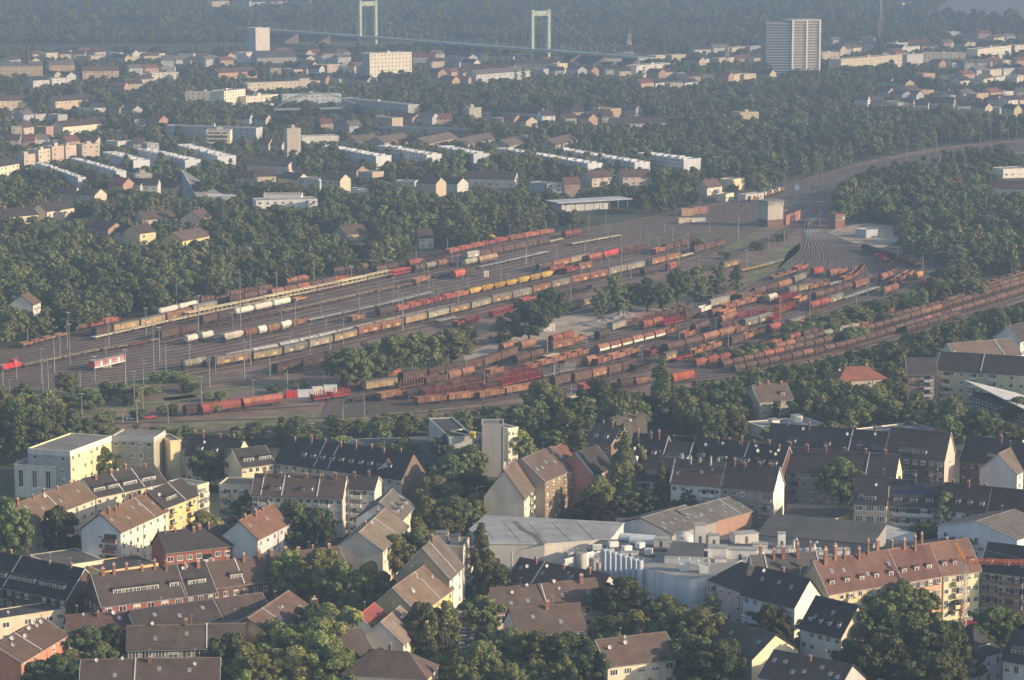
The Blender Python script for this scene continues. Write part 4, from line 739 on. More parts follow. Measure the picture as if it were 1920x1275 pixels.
M_ = [  # desc/label, p0, p1, H, D, wall, roof kind, roof colour, storeys, short
 ('tall slim concrete church tower slab with a small cross on top', (538, 242), (564, 241), 27, 6, (.48, .43, .36), 'flat', FLAT, 1, 'the concrete tower slab'),
 ('cream eight-storey block with balcony strips', (386, 246), (431, 246), 15, 18, (.72, .62, .46), 'flat', FLAT, 5, 'the cream balcony block'),
 ('long sunlit white slab with two tall stair bays', (420, 172), (460, 167), 17, 14, (.74, .66, .52), 'flat', FLAT, 6, 'the sunlit white slab'),
 ('lower cream wing left of the sunlit white slab', (347, 173), (419, 173), 13, 12, (.66, .56, .42), 'flat', FLAT, 4, 'the lower cream wing'),
 ('low cream row right of the sunlit white slab', (461, 182), (522, 177), 11, 12, (.68, .60, .48), 'flat', FLAT, 3, 'the low cream row'),
 ('pale grey long terrace behind the steel arch', (530, 178), (640, 176), 11, 12, (.56, .57, .58), 'flat', FLAT, 3, 'the pale grey terrace'),
 ('grey long block with a sunlit cream end', (640, 184), (765, 197), 12, 12, (.42, .42, .42), 'flat', FLAT, 4, 'the cream-ended grey block'),
 ('stepped cream apartment row with square roof boxes', (464, 157), (600, 152), 10, 12, (.66, .56, .42), 'flat', FLAT, 3, 'the roof-box apartment row'),
 ('long shaded bluish apartment slab before the church tower', (312, 236), (480, 241), 12, 12, (.46, .48, .50), 'flat', FLAT, 4, 'the long shaded slab'),
 ('long low brown-roofed shed with a bright front', (118, 238), (226, 228), 7, 14, (.70, .60, .46), 'gable', RDB, 1, 'the long brown-roofed shed'),
 ('yellow-ochre apartment house at the left border', (-10, 124), (80, 123), 14, 12, (.58, .42, .24), 'gable', RG, 4, 'the yellow-ochre house'),
 ('ochre apartment house right of the chimney stack', (93, 122), (140, 121), 14, 12, (.50, .36, .22), 'gable', RG, 4, 'the ochre apartment house'),
 ('orange-lit apartment row with balconies', (155, 133), (223, 132), 10, 12, (.62, .44, .30), 'gable', RB, 3, 'the orange-lit row'),
 ('white long flat building beside the orange-lit row', (285, 138), (336, 136), 9, 12, (.68, .62, .52), 'flat', FLAT, 3, 'the white long building'),
 ('low cream row with brown roof at the left border', (-10, 189), (62, 187), 9, 11, (.64, .50, .34), 'gable', RB, 3, 'the low cream row'),
 ('low cream brown-roofed row beside the tram masts', (104, 190), (174, 185), 8, 11, (.64, .50, .34), 'gable', RDB, 2, 'the cream brown-roofed row'),
 ('low red-brown hall with a long roof', (410, 137), (482, 133), 7, 16, (.52, .30, .2), 'gable', (.14, .075, .055), 1, 'the red-brown hall'),
 ('white low building right of the church tower slab', (566, 257), (636, 255), 7, 12, (.70, .66, .58), 'flat', FLAT, 2, 'the white low building'),
 ('low brown-roofed church hall left of the tower slab', (462, 308), (538, 312), 6, 16, (.58, .52, .46), 'gable', (.12, .085, .07), 1, 'the church hall'),
 ('leftmost beige stepped tower house', (45, 291), (66, 289), 12, 10, (.52, .42, .33), 'flat', FLAT, 4, 'the leftmost stepped house'),
 ('beige stepped tower house second from left', (72, 282), (94, 279), 13, 10, (.54, .44, .34), 'flat', FLAT, 4, 'the second stepped house'),
 ('middle beige stepped tower house', (97, 276), (120, 274), 14, 10, (.54, .44, .34), 'flat', FLAT, 4, 'the middle stepped house'),
 ('narrow beige stepped tower house', (123, 274), (143, 272), 14, 10, (.52, .42, .33), 'flat', FLAT, 4, 'the narrow stepped house'),
 ('rightmost beige stepped tower house', (154, 272), (187, 270), 14, 11, (.56, .45, .35), 'flat', FLAT, 4, 'the rightmost stepped house'),
 ('white house with dark dormered roof at the left border', (-8, 314), (36, 306), 10, 12, (.70, .62, .48), 'gable', RD, 3, 'the left-border white house'),
 ('shaded brown apartment house between trees', (254, 327), (285, 326), 11, 10, (.40, .36, .32), 'flat', FLAT, 4, 'the shaded brown house'),
 ('white house with a black roof and white dormers', (88, 397), (139, 389), 8, 12, (.72, .62, .44), 'gable', RD, 2, 'the white dormered house'),
 ('cream house with a dark mansard roof in the trees', (0, 408), (71, 402), 7, 12, (.66, .56, .38), 'gable', RD, 2, 'the cream mansard house'),
 ('yellow house with a brown roof in the wood', (342, 452), (393, 442), 9, 13, (.72, .58, .22), 'gable', (.12, .09, .075), 3, 'the yellow wood house'),
 ('yellow-walled house with a brown roof left of it', (262, 438), (292, 434), 7, 12, (.66, .54, .28), 'gable', RDB, 2, 'the left yellow house'),
 ('small gabled brown-roofed house among dense trees', (376, 411), (398, 404), 7, 12, (.66, .54, .36), 'gable', RB, 2, 'the small gabled house'),
 ('broad brown-roofed house among dense trees', (268, 412), (330, 408), 6, 12, (.5, .42, .33), 'gable', RB, 2, 'the broad brown roof'),
 ('white-gabled house half buried in the left wood', (62, 572), (76, 566), 8, 11, (.70, .62, .5), 'gable', RB, 2, 'the buried white gable'),
 ('small white house with a steep gable by the yard', (786, 446), (813, 445), 6, 9, (.72, .66, .55), 'gable', RDB, 2, 'the small white steep house'),
 ('low brown roof in trees near the yard edge', (648, 440), (690, 436), 6, 12, (.4, .33, .27), 'gable', RB, 1, 'the yard-edge brown roof'),
 ('white flat-roofed school with a round-ended wing', (480, 377), (596, 374), 6, 14, (.70, .68, .64), 'flat', (.42, .41, .40), 2, 'the white flat school'),
 ('upper white wing of the flat-roofed school', (494, 366), (565, 366), 8, 12, (.68, .66, .6), 'flat', (.42, .41, .40), 1, 'the upper school wing'),
 ('long low brown-roofed school with a white window band', (872, 334), (965, 336), 6, 14, (.64, .58, .5), 'gable', RDB, 1, 'the low brown school'),
 ('small white pavilion with a dark roof', (668, 355), (691, 354), 5, 9, (.72, .68, .6), 'flat', FLATD, 1, 'the small white pavilion'),
 ('brown house pair with white dormers before the terraces', (1110, 334), (1148, 331), 6, 12, (.5, .42, .35), 'gable', RB, 2, 'the brown house pair'),
 ('brown dormered house below the second long terrace', (1168, 332), (1222, 330), 6, 12, (.5, .42, .35), 'gable', RB, 2, 'the brown dormered house'),
 ('ochre slab house alone in the right wood', (1388, 212), (1423, 210), 14, 12, (.46, .36, .20), 'flat', FLAT, 5, 'the lone ochre slab'),
 ('greenish-beige end house of the dark-roofed row', (880, 203), (903, 202), 12, 12, (.44, .42, .32), 'flat', FLAT, 4, 'the greenish-beige house'),
 ('dark-roofed row with white-lit fronts', (905, 208), (1012, 213), 8, 12, (.48, .48, .50), 'gable', RD, 3, 'the white-fronted dark row'),
 ('white gable-end house at the end of the dark row', (1017, 217), (1041, 216), 8, 11, (.66, .64, .62), 'gable', RDB, 3, 'the white gable-end house'),
 ('brown long hall roof among the trees', (1150, 232), (1290, 229), 6, 16, (.46, .42, .38), 'gable', RDB, 2, 'the long brown hall'),
 ('cream shed with a flat grey roof by the main line', (1372, 338), (1397, 334), 7, 9, (.72, .58, .38), 'flat', FLAT, 1, 'the cream line-side shed'),
 ('tiny cream hut below the flat cream shed', (1361, 366), (1376, 362), 4, 7, (.76, .64, .42), 'flat', FLAT, 1, 'the tiny cream hut'),
 ('white-gabled cottage left of the cream shed', (1326, 352), (1354, 348), 5, 9, (.6, .55, .46), 'gable', RB, 1, 'the white-gabled cottage'),
 ('white flat house on the wood edge', (1282, 307), (1300, 305), 6, 9, (.72, .70, .64), 'flat', FLAT, 2, 'the wood-edge white house'),
 ('grey service building at the yard tip', (1398, 366), (1432, 362), 4, 6, (.52, .5, .44), 'flat', FLAT, 1, 'the grey service building'),
 ('white industrial building above brown roofs', (1881, 318), (1930, 316), 6, 14, (.70, .66, .58), 'flat', FLAT, 1, 'the white industrial building'),
 ('long brown roof below the white industrial building', (1862, 352), (1935, 355), 5, 14, (.74, .64, .5), 'gable', (.16, .085, .065), 1, 'the right brown hall'),
 ('white-walled red-roofed row at the wood edge', (1745, 192), (1788, 193), 8, 11, (.66, .56, .40), 'gable', RD, 3, 'the white-walled row'),
 # far: office slab, right-hand office rows
 ('white office slab with seven rows of small windows', (693, 101), (772, 98), 31, 15, (.74, .68, .56), 'flat', FLAT, 8, 'the white office slab'),
 ('long grey school with big windows', (893, 140), (994, 132), 9, 14, (.52, .52, .50), 'gable', RG, 2, 'the long grey school'),
 ('white balconied apartment block', (1193, 124), (1266, 118), 13, 14, (.62, .60, .56), 'flat', FLAT, 4, 'the white balconied block'),
 ('long tan office building with rows of windows', (1577, 112), (1692, 103), 16, 16, (.52, .44, .35), 'flat', FLAT, 4, 'the long tan office'),
 ('grey stair tower between two offices', (1701, 103), (1731, 101), 16, 12, (.46, .45, .44), 'flat', FLAT, 1, 'the grey stair block'),
 ('pale office building with a bright ribbon top', (1731, 99), (1811, 99), 11, 14, (.68, .60, .48), 'flat', FLAT, 3, 'the ribbon-top office'),
 ('cream office row left of the long tan office', (1541, 99), (1574, 98), 13, 14, (.62, .54, .43), 'flat', FLAT, 4, 'the cream office row'),
 ('stepped white office building with balconies', (1833, 93), (1896, 86), 14, 14, (.66, .60, .50), 'flat', FLAT, 4, 'the stepped white office'),
 ('white office at the right border behind', (1903, 86), (1935, 84), 10, 14, (.66, .58, .46), 'flat', FLAT, 3, 'the border white office'),
 ('greenish house left of three red gables', (1678, 82), (1702, 80), 12, 12, (.44, .52, .52), 'flat', FLAT, 3, 'the greenish house'),
 ('red brick house with three pointed gables', (1702, 80), (1743, 80), 8, 14, (.36, .16, .12), 'gable', (.2, .09, .07), 2, 'the three-gabled house'),
 ('red-roofed hall right of the office slab', (774, 107), (816, 107), 7, 16, (.58, .5, .42), 'gable', (.22, .09, .07), 1, 'the red-roofed hall'),
 ('long red hall roof in the far town', (875, 128), (960, 130), 6, 16, (.5, .36, .3), 'gable', (.2, .085, .065), 1, 'the long red hall'),
 ('sunlit cream row in the far town', (965, 118), (1045, 119), 9, 12, (.70, .60, .42), 'gable', RB, 2, 'the sunlit cream row'),
 ('yellow-lit house right of the cream row', (1046, 120), (1064, 119), 10, 10, (.74, .62, .36), 'flat', FLAT, 3, 'the yellow-lit house'),
 ('pointed cream gable in the far town', (1088, 121), (1105, 120), 5, 12, (.72, .60, .38), 'gable', RB, 1, 'the pointed cream gable'),
 ('pale grey long block behind the bridge end', (1120, 112), (1200, 111), 9, 12, (.5, .5, .5), 'flat', FLAT, 3, 'the bridge-end grey block'),
]
for d, p0, p1, H, D, w, rf, rc, st, sh in M_:
    k = {}
    if 'tower slab' in d: k = dict(nf=0)
    if 'office slab' in d: k = dict(nf=12, wide=1.5, tall=1.8, gl=(.36, .37, .38), boxes=1)  # office slab's shaded left side is painted in as a grey wall colour
    if 'gable' in d and 'pointed' in d: k = dict(nf=0)
    if 'balcony' in d or 'balconied' in d: k['balc'] = ((.2, 4), (.5, 4), (.8, 4))
    F('', p0, p1, H, D, w, rc, rf, {'gable': 4}.get(rf, 3), st, sh, d, chim=0 if rf == 'flat' else 2, boxes=k.pop('boxes', 1 if rf == 'flat' and H > 10 else 0), name='house' if rf == 'gable' else 'apartment_block', frac=.85 if any(t in d for t in ('buried', 'trees', 'dense', 'wood')) else .5, **k)
# six saw-tooth brown roofs in a row
for i, (x0, y0, x1, y1) in enumerate(((668, 266, 712, 262), (720, 268, 772, 260), (800, 270, 858, 258), (870, 272, 933, 259), (955, 274, 1008, 262), (1042, 272, 1084, 262))):
    F('', (x0, y0), (x1, y1), 5, 15, (.36, .30, .25), (.15, .112, .09), 'gable', 4, 1, f'the {ORD[i]} saw-tooth roof', f'{ORD[i]} of six brown tented roofs in a row behind the white terraces', nf=4, frac=.75, name='workshop_hall', group='tented brown roofs')
# round-edged tower block on the right
p, rz, L, D = frame_of((1484, 41), (1538, 40), 57, 24)
o = obj('tower_block', None, None, p, rz); register(p, rz, L, D, 57, .12); FLR = 19
b = MB(); b.box(0, 0, 0, L, D, 57); b.poly([(0, 0, 0), (0, 0, 57), (-24, 12, 57), (-24, 12, 0)]); b.poly([(-24, 12, 0), (-24, 12, 57), (-24, D, 57), (-24, D, 0)]); b.poly([(-24, D, 0), (-24, D, 57), (0, D, 57), (0, D, 0)]); b.poly([(0, 0, 57), (0, D, 57), (-24, D, 57), (-24, 12, 57)])
part('wall', b, wallm((.26, .25, .235)), o)
for x in (0, L * .5 - .4, L - 2.0):
    b = MB(); b.box(x, -2.1, 0, x + 2.0, -.003, 58.5); part('stair_strip', b, wallm(WHITE), o)
for k in range(FLR):
    z = 2.2 + k * 2.9
    for x0, x1 in ((2.02, L * .5 - .42), (L * .5 + 1.62, L - 2.02)):
        b = MB(); b.box(x0, -1.5, z, x1, -.004, z + 1.05); part('balcony', b, wallm((.54, .51, .46)), o)
    b = MB(); dx, dy = -24, 12; l = math.hypot(dx, dy); nx, ny = -dy / l, dx / l
    nx, ny = (-12 / l, -24 / l); b.prof([(0, z), (0, z + 1.1), (1.2, z + 1.1), (1.2, z)], 0, l)
    q = part('balcony', b, wallm((.60, .62, .65)), o); q.location = (-24 + nx * 1.21, 12 + ny * 1.21, 0); q.rotation_euler = (0, 0, math.atan2(-12, 24))
b = MB(); b.box(-.3, -1.8, 57.004, L + .3, D + .3, 59.2); part('roof', b, wallm((.46, .45, .43)), o)
tag(o, 'tall apartment tower with white balcony bands and three vertical strips', 'tower block', None, (1495, 90), 'the tall apartment tower')
# grain elevator tower with dark church-like hall
house('', (479, 53), (504, 52), 33, 12, .3, 'flat', wall=(.74, .66, .58), gl=(.5, .5, .52), st=1, nf=0, far=True, q=(463, 52), label='windowless white grain elevator tower lit on its right side', short='the white elevator tower', cat='tower', name='elevator_tower', frac=.05)  # grey left wall: shade on the white tower set as colour
house('', (462, 100), (508, 96), 11, 14, .3, 'flat', wall=(.68, .62, .55), st=2, nf=3, far=True, label='low white base building of the elevator tower', short='the elevator base', cat='building', name='mill_building')
house('', (482, 108), (556, 106), 7, 20, 7, wall=(.36, .34, .34), rc=(.10, .09, .09), st=1, nf=0, far=True, label='dark steep hall roof in front of the elevator tower', short='the dark steep hall', name='hall')
def stack(px, yb, yt, r, col, label, short):
    p = G(px, yb); h = height_at(px, yb, yt); o = obj('chimney_stack', None, None, p); b = MB(); b.tube((0, 0, 0), (0, 0, h), r, 16, r2=r * .72); part('shaft', b, brickm(col), o)
    b = MB(); b.tube((0, 0, h - 1.2), (0, 0, h + .2), r * .82, 16); part('collar', b, brickm([x * .7 for x in col]), o); tag(o, label, 'chimney', None, (px, yt), short)
stack(53, 148, 85, 2.0, (.13, .075, .06), 'tall round brick chimney stack near the left border', 'the brick chimney stack')
def spire(px, yb, ytower, ytop, w, col, scol, label, short):
    p = G(px, yb); h1, h2 = height_at(px, yb, ytower), height_at(px, yb, ytop); o = obj('church_tower', None, None, p)
    b = MB(); b.box(-w / 2, -w / 2, 0, w / 2, w / 2, h1); part('tower', b, brickm(col), o)
    b = MB(); b.tube((0, 0, h1), (0, 0, h2), w * .62, 8, r2=.05); part('spire', b, roofm(scol), o)
    for sx in (-1, 1):
        for sy in (-1, 1):
            b = MB(); b.tube((sx * w * .42, sy * w * .42, h1), (sx * w * .42, sy * w * .42, h1 + (h2 - h1) * .28), w * .1, 6, r2=.05); part('pinnacle', b, roofm(scol), o)
    for z in (.55, .75): obj('window', window_mesh('w1'), o, (0, -w / 2 - .003, h1 * z), 0, (1.8, 1, 4))
    b = MB(); b.box(-w / 2 - 1, w / 2, 0, w / 2 + 1, w / 2 + 22, h1 * .4); part('nave', b, brickm(col), o); b = MB(); b.prof([(0, 0), (0, .1), (0, .2)], 0, 1)
    tag(o, label, 'church', None, (px, ytower), short)
spire(1649, 76, 36, -28, 6.4, (.26, .15, .12), (.22, .27, .25), 'brick church tower with a tall greenish spire', 'the brick church tower')
spire(1180, 90, 63, 44, 4.2, (.62, .56, .5), (.16, .12, .11), 'small white church tower with a dark cap beyond the bridge end', 'the small white church')
spire(1363, 124, 96, 84, 3.4, (.68, .60, .48), (.3, .16, .12), 'tiny cream church turret left of the tall apartment tower', 'the tiny cream turret')
# tent-shaped concrete church
p = G(375, 378); o = obj('tent_church', None, None, p); hA = height_at(341, 366, 320); b = MB()
def gl(px, py, z=0): q = G(px, py, 0) - p; return (q.x, q.y, z)
A = gl(341, 364, hA); P1, P2, P3, P4 = gl(343, 370), gl(372, 373), gl(425, 370), gl(352, 352)
b.poly([A, P1, P2]); b.poly([A, P2, P3], 1); b.poly([A, P4, P1]); b.poly([A, P3, P4]); part('roof', b, [wallm((.20, .22, .24)), wallm((.27, .25, .24))], o)
b = MB()
for q in (P2, P3): b.tube(A, q, .35, 5)
part('ridge_beam', b, wallm(LGREY), o)
b = MB(); b.box(4, -2, 0, 24, 8, 4); part('annex', b, wallm(WHITE), o)
tag(o, 'tent-shaped concrete church rising to one sharp point', 'church', None, (365, 350), 'the tent-shaped church')
# station canopy by the yard
p, rz, L, D = frame_of((1046, 380), (1186, 372), 6, 16); o = obj('station_canopy', None, None, p, rz); register(p, rz, L, D, 6, .2)
b = MB(); b.box(0, 0, 5.4, L, D, 6); part('roof', b, flatm((.46, .47, .48)), o); b = MB(); b.box(4, 3, 0, L * .7, D - 2, 5.395); part('wall', b, wallm(LGREY), o)
for i in range(8):
    b = MB(); b.tube(((i + .5) * L / 8, .6, 0), ((i + .5) * L / 8, .6, 5.39), .2, 6); part('post', b, paint(GREY), o)
tag(o, 'wide flat station canopy with a pale roof beyond the yard', 'canopy', None, (1115, 378), 'the flat station canopy')
# steel tied-arch bridge in the trees
def arch_pts(n=20):
    a, b_ = G(508, 217), G(676, 213)
    return [a.lerp(b_, i / n) + Vector((0, 0, 6 + 13 * math.sin(math.pi * i / n))) for i in range(n + 1)], a, b_
pts, a, b_ = arch_pts(); o = obj('arch_bridge', None, None, a); off = (b_ - a).normalized().cross(Vector((0, 0, 1))) * 5; steel = paint((.22, .27, .30))
for s in (-1, 1):
    b = MB()
    for u, v in zip(pts[:-1], pts[1:]): b.tube(u - a + off * s, v - a + off * s, .55, 6)
    part('arch', b, steel, o)
    for i in range(2, 19, 2): b = MB(); b.tube(pts[i] - a + off * s, Vector((*(pts[i] - a + off * s).xy, 5.5)), .12, 4); part('hanger', b, steel, o)
b = MB(); d = (b_ - a); b.box(0, -6, 5, d.length, 6, 6); part('deck', b, wallm((.34, .36, .37)), o, rz=math.atan2(d.y, d.x))
tag(o, 'blue-grey steel tied-arch bridge half hidden by trees', 'bridge', None, (590, 208), 'the steel arch bridge')
a, b_ = G(700, 238, 6), G(880, 243, 6); o = obj('road_viaduct', None, None, (a.x, a.y, 0)); d = b_ - a; rz = math.atan2(d.y, d.x)
b = MB(); b.box(-30, 0, 5, d.length + 40, 12, 6.2); part('deck', b, wallm((.40, .42, .44)), o, rz=rz); b = MB(); b.box(-30, -.2, 6.2, d.length + 40, 0, 7.2); part('parapet', b, wallm((.46, .48, .50)), o, rz=rz)
for i in range(7):
    b = MB(); b.box(-20 + i * 30, 2, 0, -18.4 + i * 30, 10, 4.99); part('pier', b, wallm(GREY), o, rz=rz)
tag(o, 'long pale road viaduct running through the trees', 'viaduct', None, (790, 240), 'the pale road viaduct')
# suspension bridge
zd = 16.0; B1, B2 = G(690, 69, zd), G(1013, 93, zd); dv = (B2 - B1); span = dv.length; dv.normalize(); nv = Vector((-dv.y, dv.x, 0)); rz = math.atan2(dv.y, dv.x)
o = obj('suspension_bridge', None, None, (B1.x, B1.y, 0), rz); green = paint((.44, .52, .42), .5); gdk = paint((.36, .41, .36), .5); wd = 11.5
dT = ray(1013, 18); hT = CH + B2.y / dT.y * dT.z
for k, x in enumerate((0, span)):
    b = MB()
    for y in (-wd, wd): b.box(x - 1.9, y - 1.7, 0, x + 1.9, y + 1.7, hT)
    b.box(x - 1.6, -wd + 1.7, hT - 7, x + 1.6, wd - 1.7, hT - 1.5); b.box(x - 1.4, -wd + 1.7, zd - 4, x + 1.4, wd - 1.7, zd - 1.6)
    part('pylon', b, green, o); b = MB(); b.box(x - 6, -wd - 5, -1, x + 6, wd + 5, 3.5); part('pier', b, wallm((.36, .34, .32)), o)
x0, x1 = -300, span + 200
b = MB(); b.box(x0, -wd - 1, zd - 1.5, x1, wd + 1, zd, 0); part('deck', b, [paint((.34, .40, .36))], o)
for y in (-wd - 1.2, wd + 1.0):
    b = MB(); b.box(x0, y, zd + .01, x1, y + .2, zd + 1.2); part('railing', b, gdk, o)
def cab(x):
    if x < 0: t = -x / 150; return hT - (hT - zd - 1) * (1 - (1 - min(1, t)) ** 2) ** 1 if t < 1 else zd
    if x > span: t = (x - span) / 150; return hT - (hT - zd - 1) * (1 - (1 - min(1, t)) ** 1.6) if t < 1 else zd
    t = (x / span - .5) * 2; return zd + 3 + (hT - zd - 3) * t * t
for y in (-wd, wd):
    b = MB(); xs = [-150 + i * (span + 300) / 70 for i in range(71)]
    for u, v in zip(xs[:-1], xs[1:]): b.tube((u, y, cab(u)), (v, y, cab(v)), .30, 5)
    part('main_cable', b, gdk, o)
    for u in xs[1:-1:2]:
        if cab(u) > zd + 2: b = MB(); b.tube((u, y, zd), (u, y, cab(u)), .10, 4); part('hanger', b, gdk, o)
for i in range(26):
    x = x0 + 20 + i * (x1 - x0 - 30) / 26
    for y in (-wd - .6,):
        b = MB(); b.tube((x, y, zd), (x, y, zd + 9), .16, 5); b.tube((x, y, zd + 9), (x, y + 1.8, zd + 9.3), .12, 4); part('lamp_post', b, paint((.5, .54, .5)), o)
for i in range(6):
    x = (-260, -190, -110, span + 60, span + 110, span + 170)[i]; b = MB(); b.box(x - 2, -wd + 1, 0, x + 2, wd - 1, zd - 1.55); part('pier', b, wallm((.20, .16, .13)), o)
tag(o, 'pale green suspension bridge with two portal pylons over the river', 'bridge', None, (860, 70), 'the green suspension bridge')
# far town: rows of small houses
rows = [(140, 107, 300, 105, 5), (60, 102, 160, 101, 4), (300, 114, 440, 112, 5), (520, 105, 660, 108, 5), (560, 121, 690, 123, 5), (780, 116, 890, 118, 4), (985, 108, 1085, 110, 4), (1060, 128, 1185, 133, 5), (1128, 122, 1190, 122, 2),
        (1290, 142, 1445, 137, 6), (1600, 186, 1742, 197, 5), (1795, 198, 1930, 205, 5), (1800, 152, 1930, 142, 6), (1780, 178, 1930, 170, 6), (1556, 92, 1640, 88, 4), (1655, 100, 1700, 98, 2), (1750, 82, 1830, 79, 4), (1840, 72, 1930, 68, 4), (1050, 210, 1190, 205, 6), (1200, 158, 1310, 154, 4), (1300, 92, 1440, 86, 4),
        (10, 262, 180, 266, 6), (196, 264, 300, 270, 4), (200, 160, 270, 156, 2), (395, 5, 580, 2, 5), (1690, 4, 1712, 3, 1), (60, 150, 130, 150, 2), (230, 150, 290, 148, 2), (640, 125, 690, 124, 2), (820, 150, 880, 150, 2), (1640, 152, 1700, 156, 2), (1700, 168, 1780, 172, 3), (1830, 118, 1930, 112, 4), (1830, 132, 1930, 128, 4), (0, 112, 60, 112, 3), (100, 96, 200, 97, 4), (200, 98, 300, 99, 4), (300, 103, 460, 102, 5), (520, 98, 660, 99, 5), (505, 128, 600, 130, 4), (240, 128, 330, 127, 3), (80, 140, 150, 141, 3), (790, 102, 880, 104, 4), (880, 104, 990, 103, 4), (800, 134, 890, 136, 4), (1000, 130, 1060, 132, 3), (1130, 104, 1290, 104, 5), (1210, 134, 1290, 138, 3), (1280, 112, 1445, 108, 5), (1550, 104, 1575, 104, 1), (1740, 118, 1830, 116, 4), (1730, 140, 1830, 142, 4), (1640, 172, 1720, 178, 3), (1850, 186, 1930, 188, 4), (1660, 88, 1760, 86, 3), (1560, 76, 1640, 74, 3), (1780, 60, 1860, 62, 3), (920, 222, 1010, 226, 4), (1060, 222, 1150, 218, 4), (560, 146, 690, 150, 5), (150, 200, 250, 204, 4), (20, 216, 110, 214, 4), (250, 222, 300, 224, 2), (20, 240, 110, 238, 4), (600, 232, 680, 236, 3), (700, 218, 850, 222, 4), (440, 222, 500, 226, 2), (480, 270, 530, 274, 2), (200, 345, 330, 350, 4), (440, 330, 640, 336, 5), (640, 320, 700, 322, 2), (740, 340, 860, 342, 3), (990, 342, 1090, 345, 3), (100, 360, 180, 365, 2), (160, 425, 250, 440, 2)]
kinds = [((.66, .58, .44), RB, 'cream brown-roofed'), ((.66, .64, .60), RD, 'white dark-roofed'), ((.5, .33, .24), (.2, .09, .07), 'red-roofed brick'), ((.60, .50, .36), RDB, 'tan brown-roofed'), ((.5, .5, .5), RG, 'grey-roofed grey')]
for x0, y0, x1, y1, n in rows:
    for i in range(n):
        t0, t1 = (i + .06) / n, (i + .94) / n; kd = kinds[rng.randrange(5)]; H = rng.choice([5, 6, 7, 8.5]); kd = (tuple(q * .86 for q in kd[0]), kd[1], kd[2])
        dy = rng.uniform(-1.5, 1.5); sl = rng.uniform(-2.5, 2.5)
        F(f'small {kd[2]} town house', (x0 + (x1 - x0) * t0, y0 + (y1 - y0) * t0 + dy), (x0 + (x1 - x0) * t1, y0 + (y1 - y0) * t1 + dy + sl), H, 11, kd[0], kd[1], rng.choice(['gable', 'gable', 'gable', 'flat']), 3.4, 2, name='town_house', chim=1, frac=.6, group='houses of the far town', nf=max(2, int(mpp(x0, y0) * (x1 - x0) / n / 4)))
# ------------------------------------------------------------------ ground sheets
def sheet(name, pts, z, mat, kind='structure'):
    b = MB(); P = [G(x, y) for x, y in pts]; b.poly([(p.x, p.y, z) for p in P])
    me = b.mesh(name, mat)
    if me.polygons[0].normal.z < 0: me.flip_normals()
    return struct(obj(name, me), kind)
gm, nt, bs = newmat('ground_cover'); L = nt.links.new
tc = N(nt, 'ShaderNodeTexCoord'); n1 = N(nt, 'ShaderNodeTexNoise'); n1.inputs['Scale'].default_value = .03; n1.inputs['Detail'].default_value = 8; L(tc.outputs['Object'], n1.inputs['Vector'])
rp = N(nt, 'ShaderNodeValToRGB'); rp.color_ramp.elements[0].color = (.045, .055, .028, 1); rp.color_ramp.elements[1].color = (.105, .095, .065, 1); rp.color_ramp.elements[0].position = .4; rp.color_ramp.elements[1].position = .65
L(n1.outputs['Fac'], rp.inputs['Fac']); L(rp.outputs[0], bs.inputs['Base Color'])
b = MB(); b.poly([(-6000, -500, 0), (6000, -500, 0), (6000, 14000, 0), (-6000, 14000, 0)]); struct(obj('ground', b.mesh('ground', gm)))
def patchy(name, c1, c2, sc, p=(.4, .62), c3=None):
    m, nt, bs = newmat(name); L = nt.links.new; tc = N(nt, 'ShaderNodeTexCoord')
    n1 = N(nt, 'ShaderNodeTexNoise'); n1.inputs['Scale'].default_value = sc; n1.inputs['Detail'].default_value = 9; n1.inputs['Roughness'].default_value = .7; L(tc.outputs['Object'], n1.inputs['Vector'])
    rp = N(nt, 'ShaderNodeValToRGB'); rp.color_ramp.elements[0].color = (*c1, 1); rp.color_ramp.elements[1].color = (*c2, 1); rp.color_ramp.elements[0].position, rp.color_ramp.elements[1].position = p
    L(n1.outputs['Fac'], rp.inputs['Fac']); L(rp.outputs[0], bs.inputs['Base Color']); return m
ballast = patchy('ballast', (.130, .084, .061), (.245, .170, .126), .06)
YT = [(-60, 668), (60, 648), (130, 632), (380, 574), (640, 517), (960, 450), (1200, 410), (1420, 366), (1520, 332), (1600, 308), (1680, 290), (1760, 276), (1840, 267), (1990, 256)]
YB = [(-60, 808), (100, 800), (380, 812), (560, 790), (700, 790), (860, 776), (1000, 762), (1220, 742), (1290, 728), (1440, 706), (1640, 655), (1800, 606), (1990, 555)]
yard_poly = YT + [(1990, 292), (1840, 305), (1720, 330), (1640, 352), (1565, 386), (1560, 420), (1640, 455), (1720, 482), (1790, 505), (1800, 540), (1860, 530), (1990, 500)] + YB[::-1]
sheet('yard_ballast', yard_poly, .03, ballast)
sand = patchy('sand', (.30, .23, .165), (.48, .385, .29), .05)
sheet('sandy_ground', [(870, 665), (930, 640), (1010, 605), (1100, 575), (1250, 580), (1340, 560), (1400, 555), (1330, 580), (1200, 612), (1050, 655), (960, 662), (870, 680)], .06, sand)
sheet('sandy_lot', [(1540, 440), (1580, 425), (1625, 418), (1690, 425), (1680, 455), (1650, 466), (1590, 468), (1552, 452)], .06, sand)
grass = patchy('dry_grass', (.085, .105, .04), (.23, .195, .10), .12)
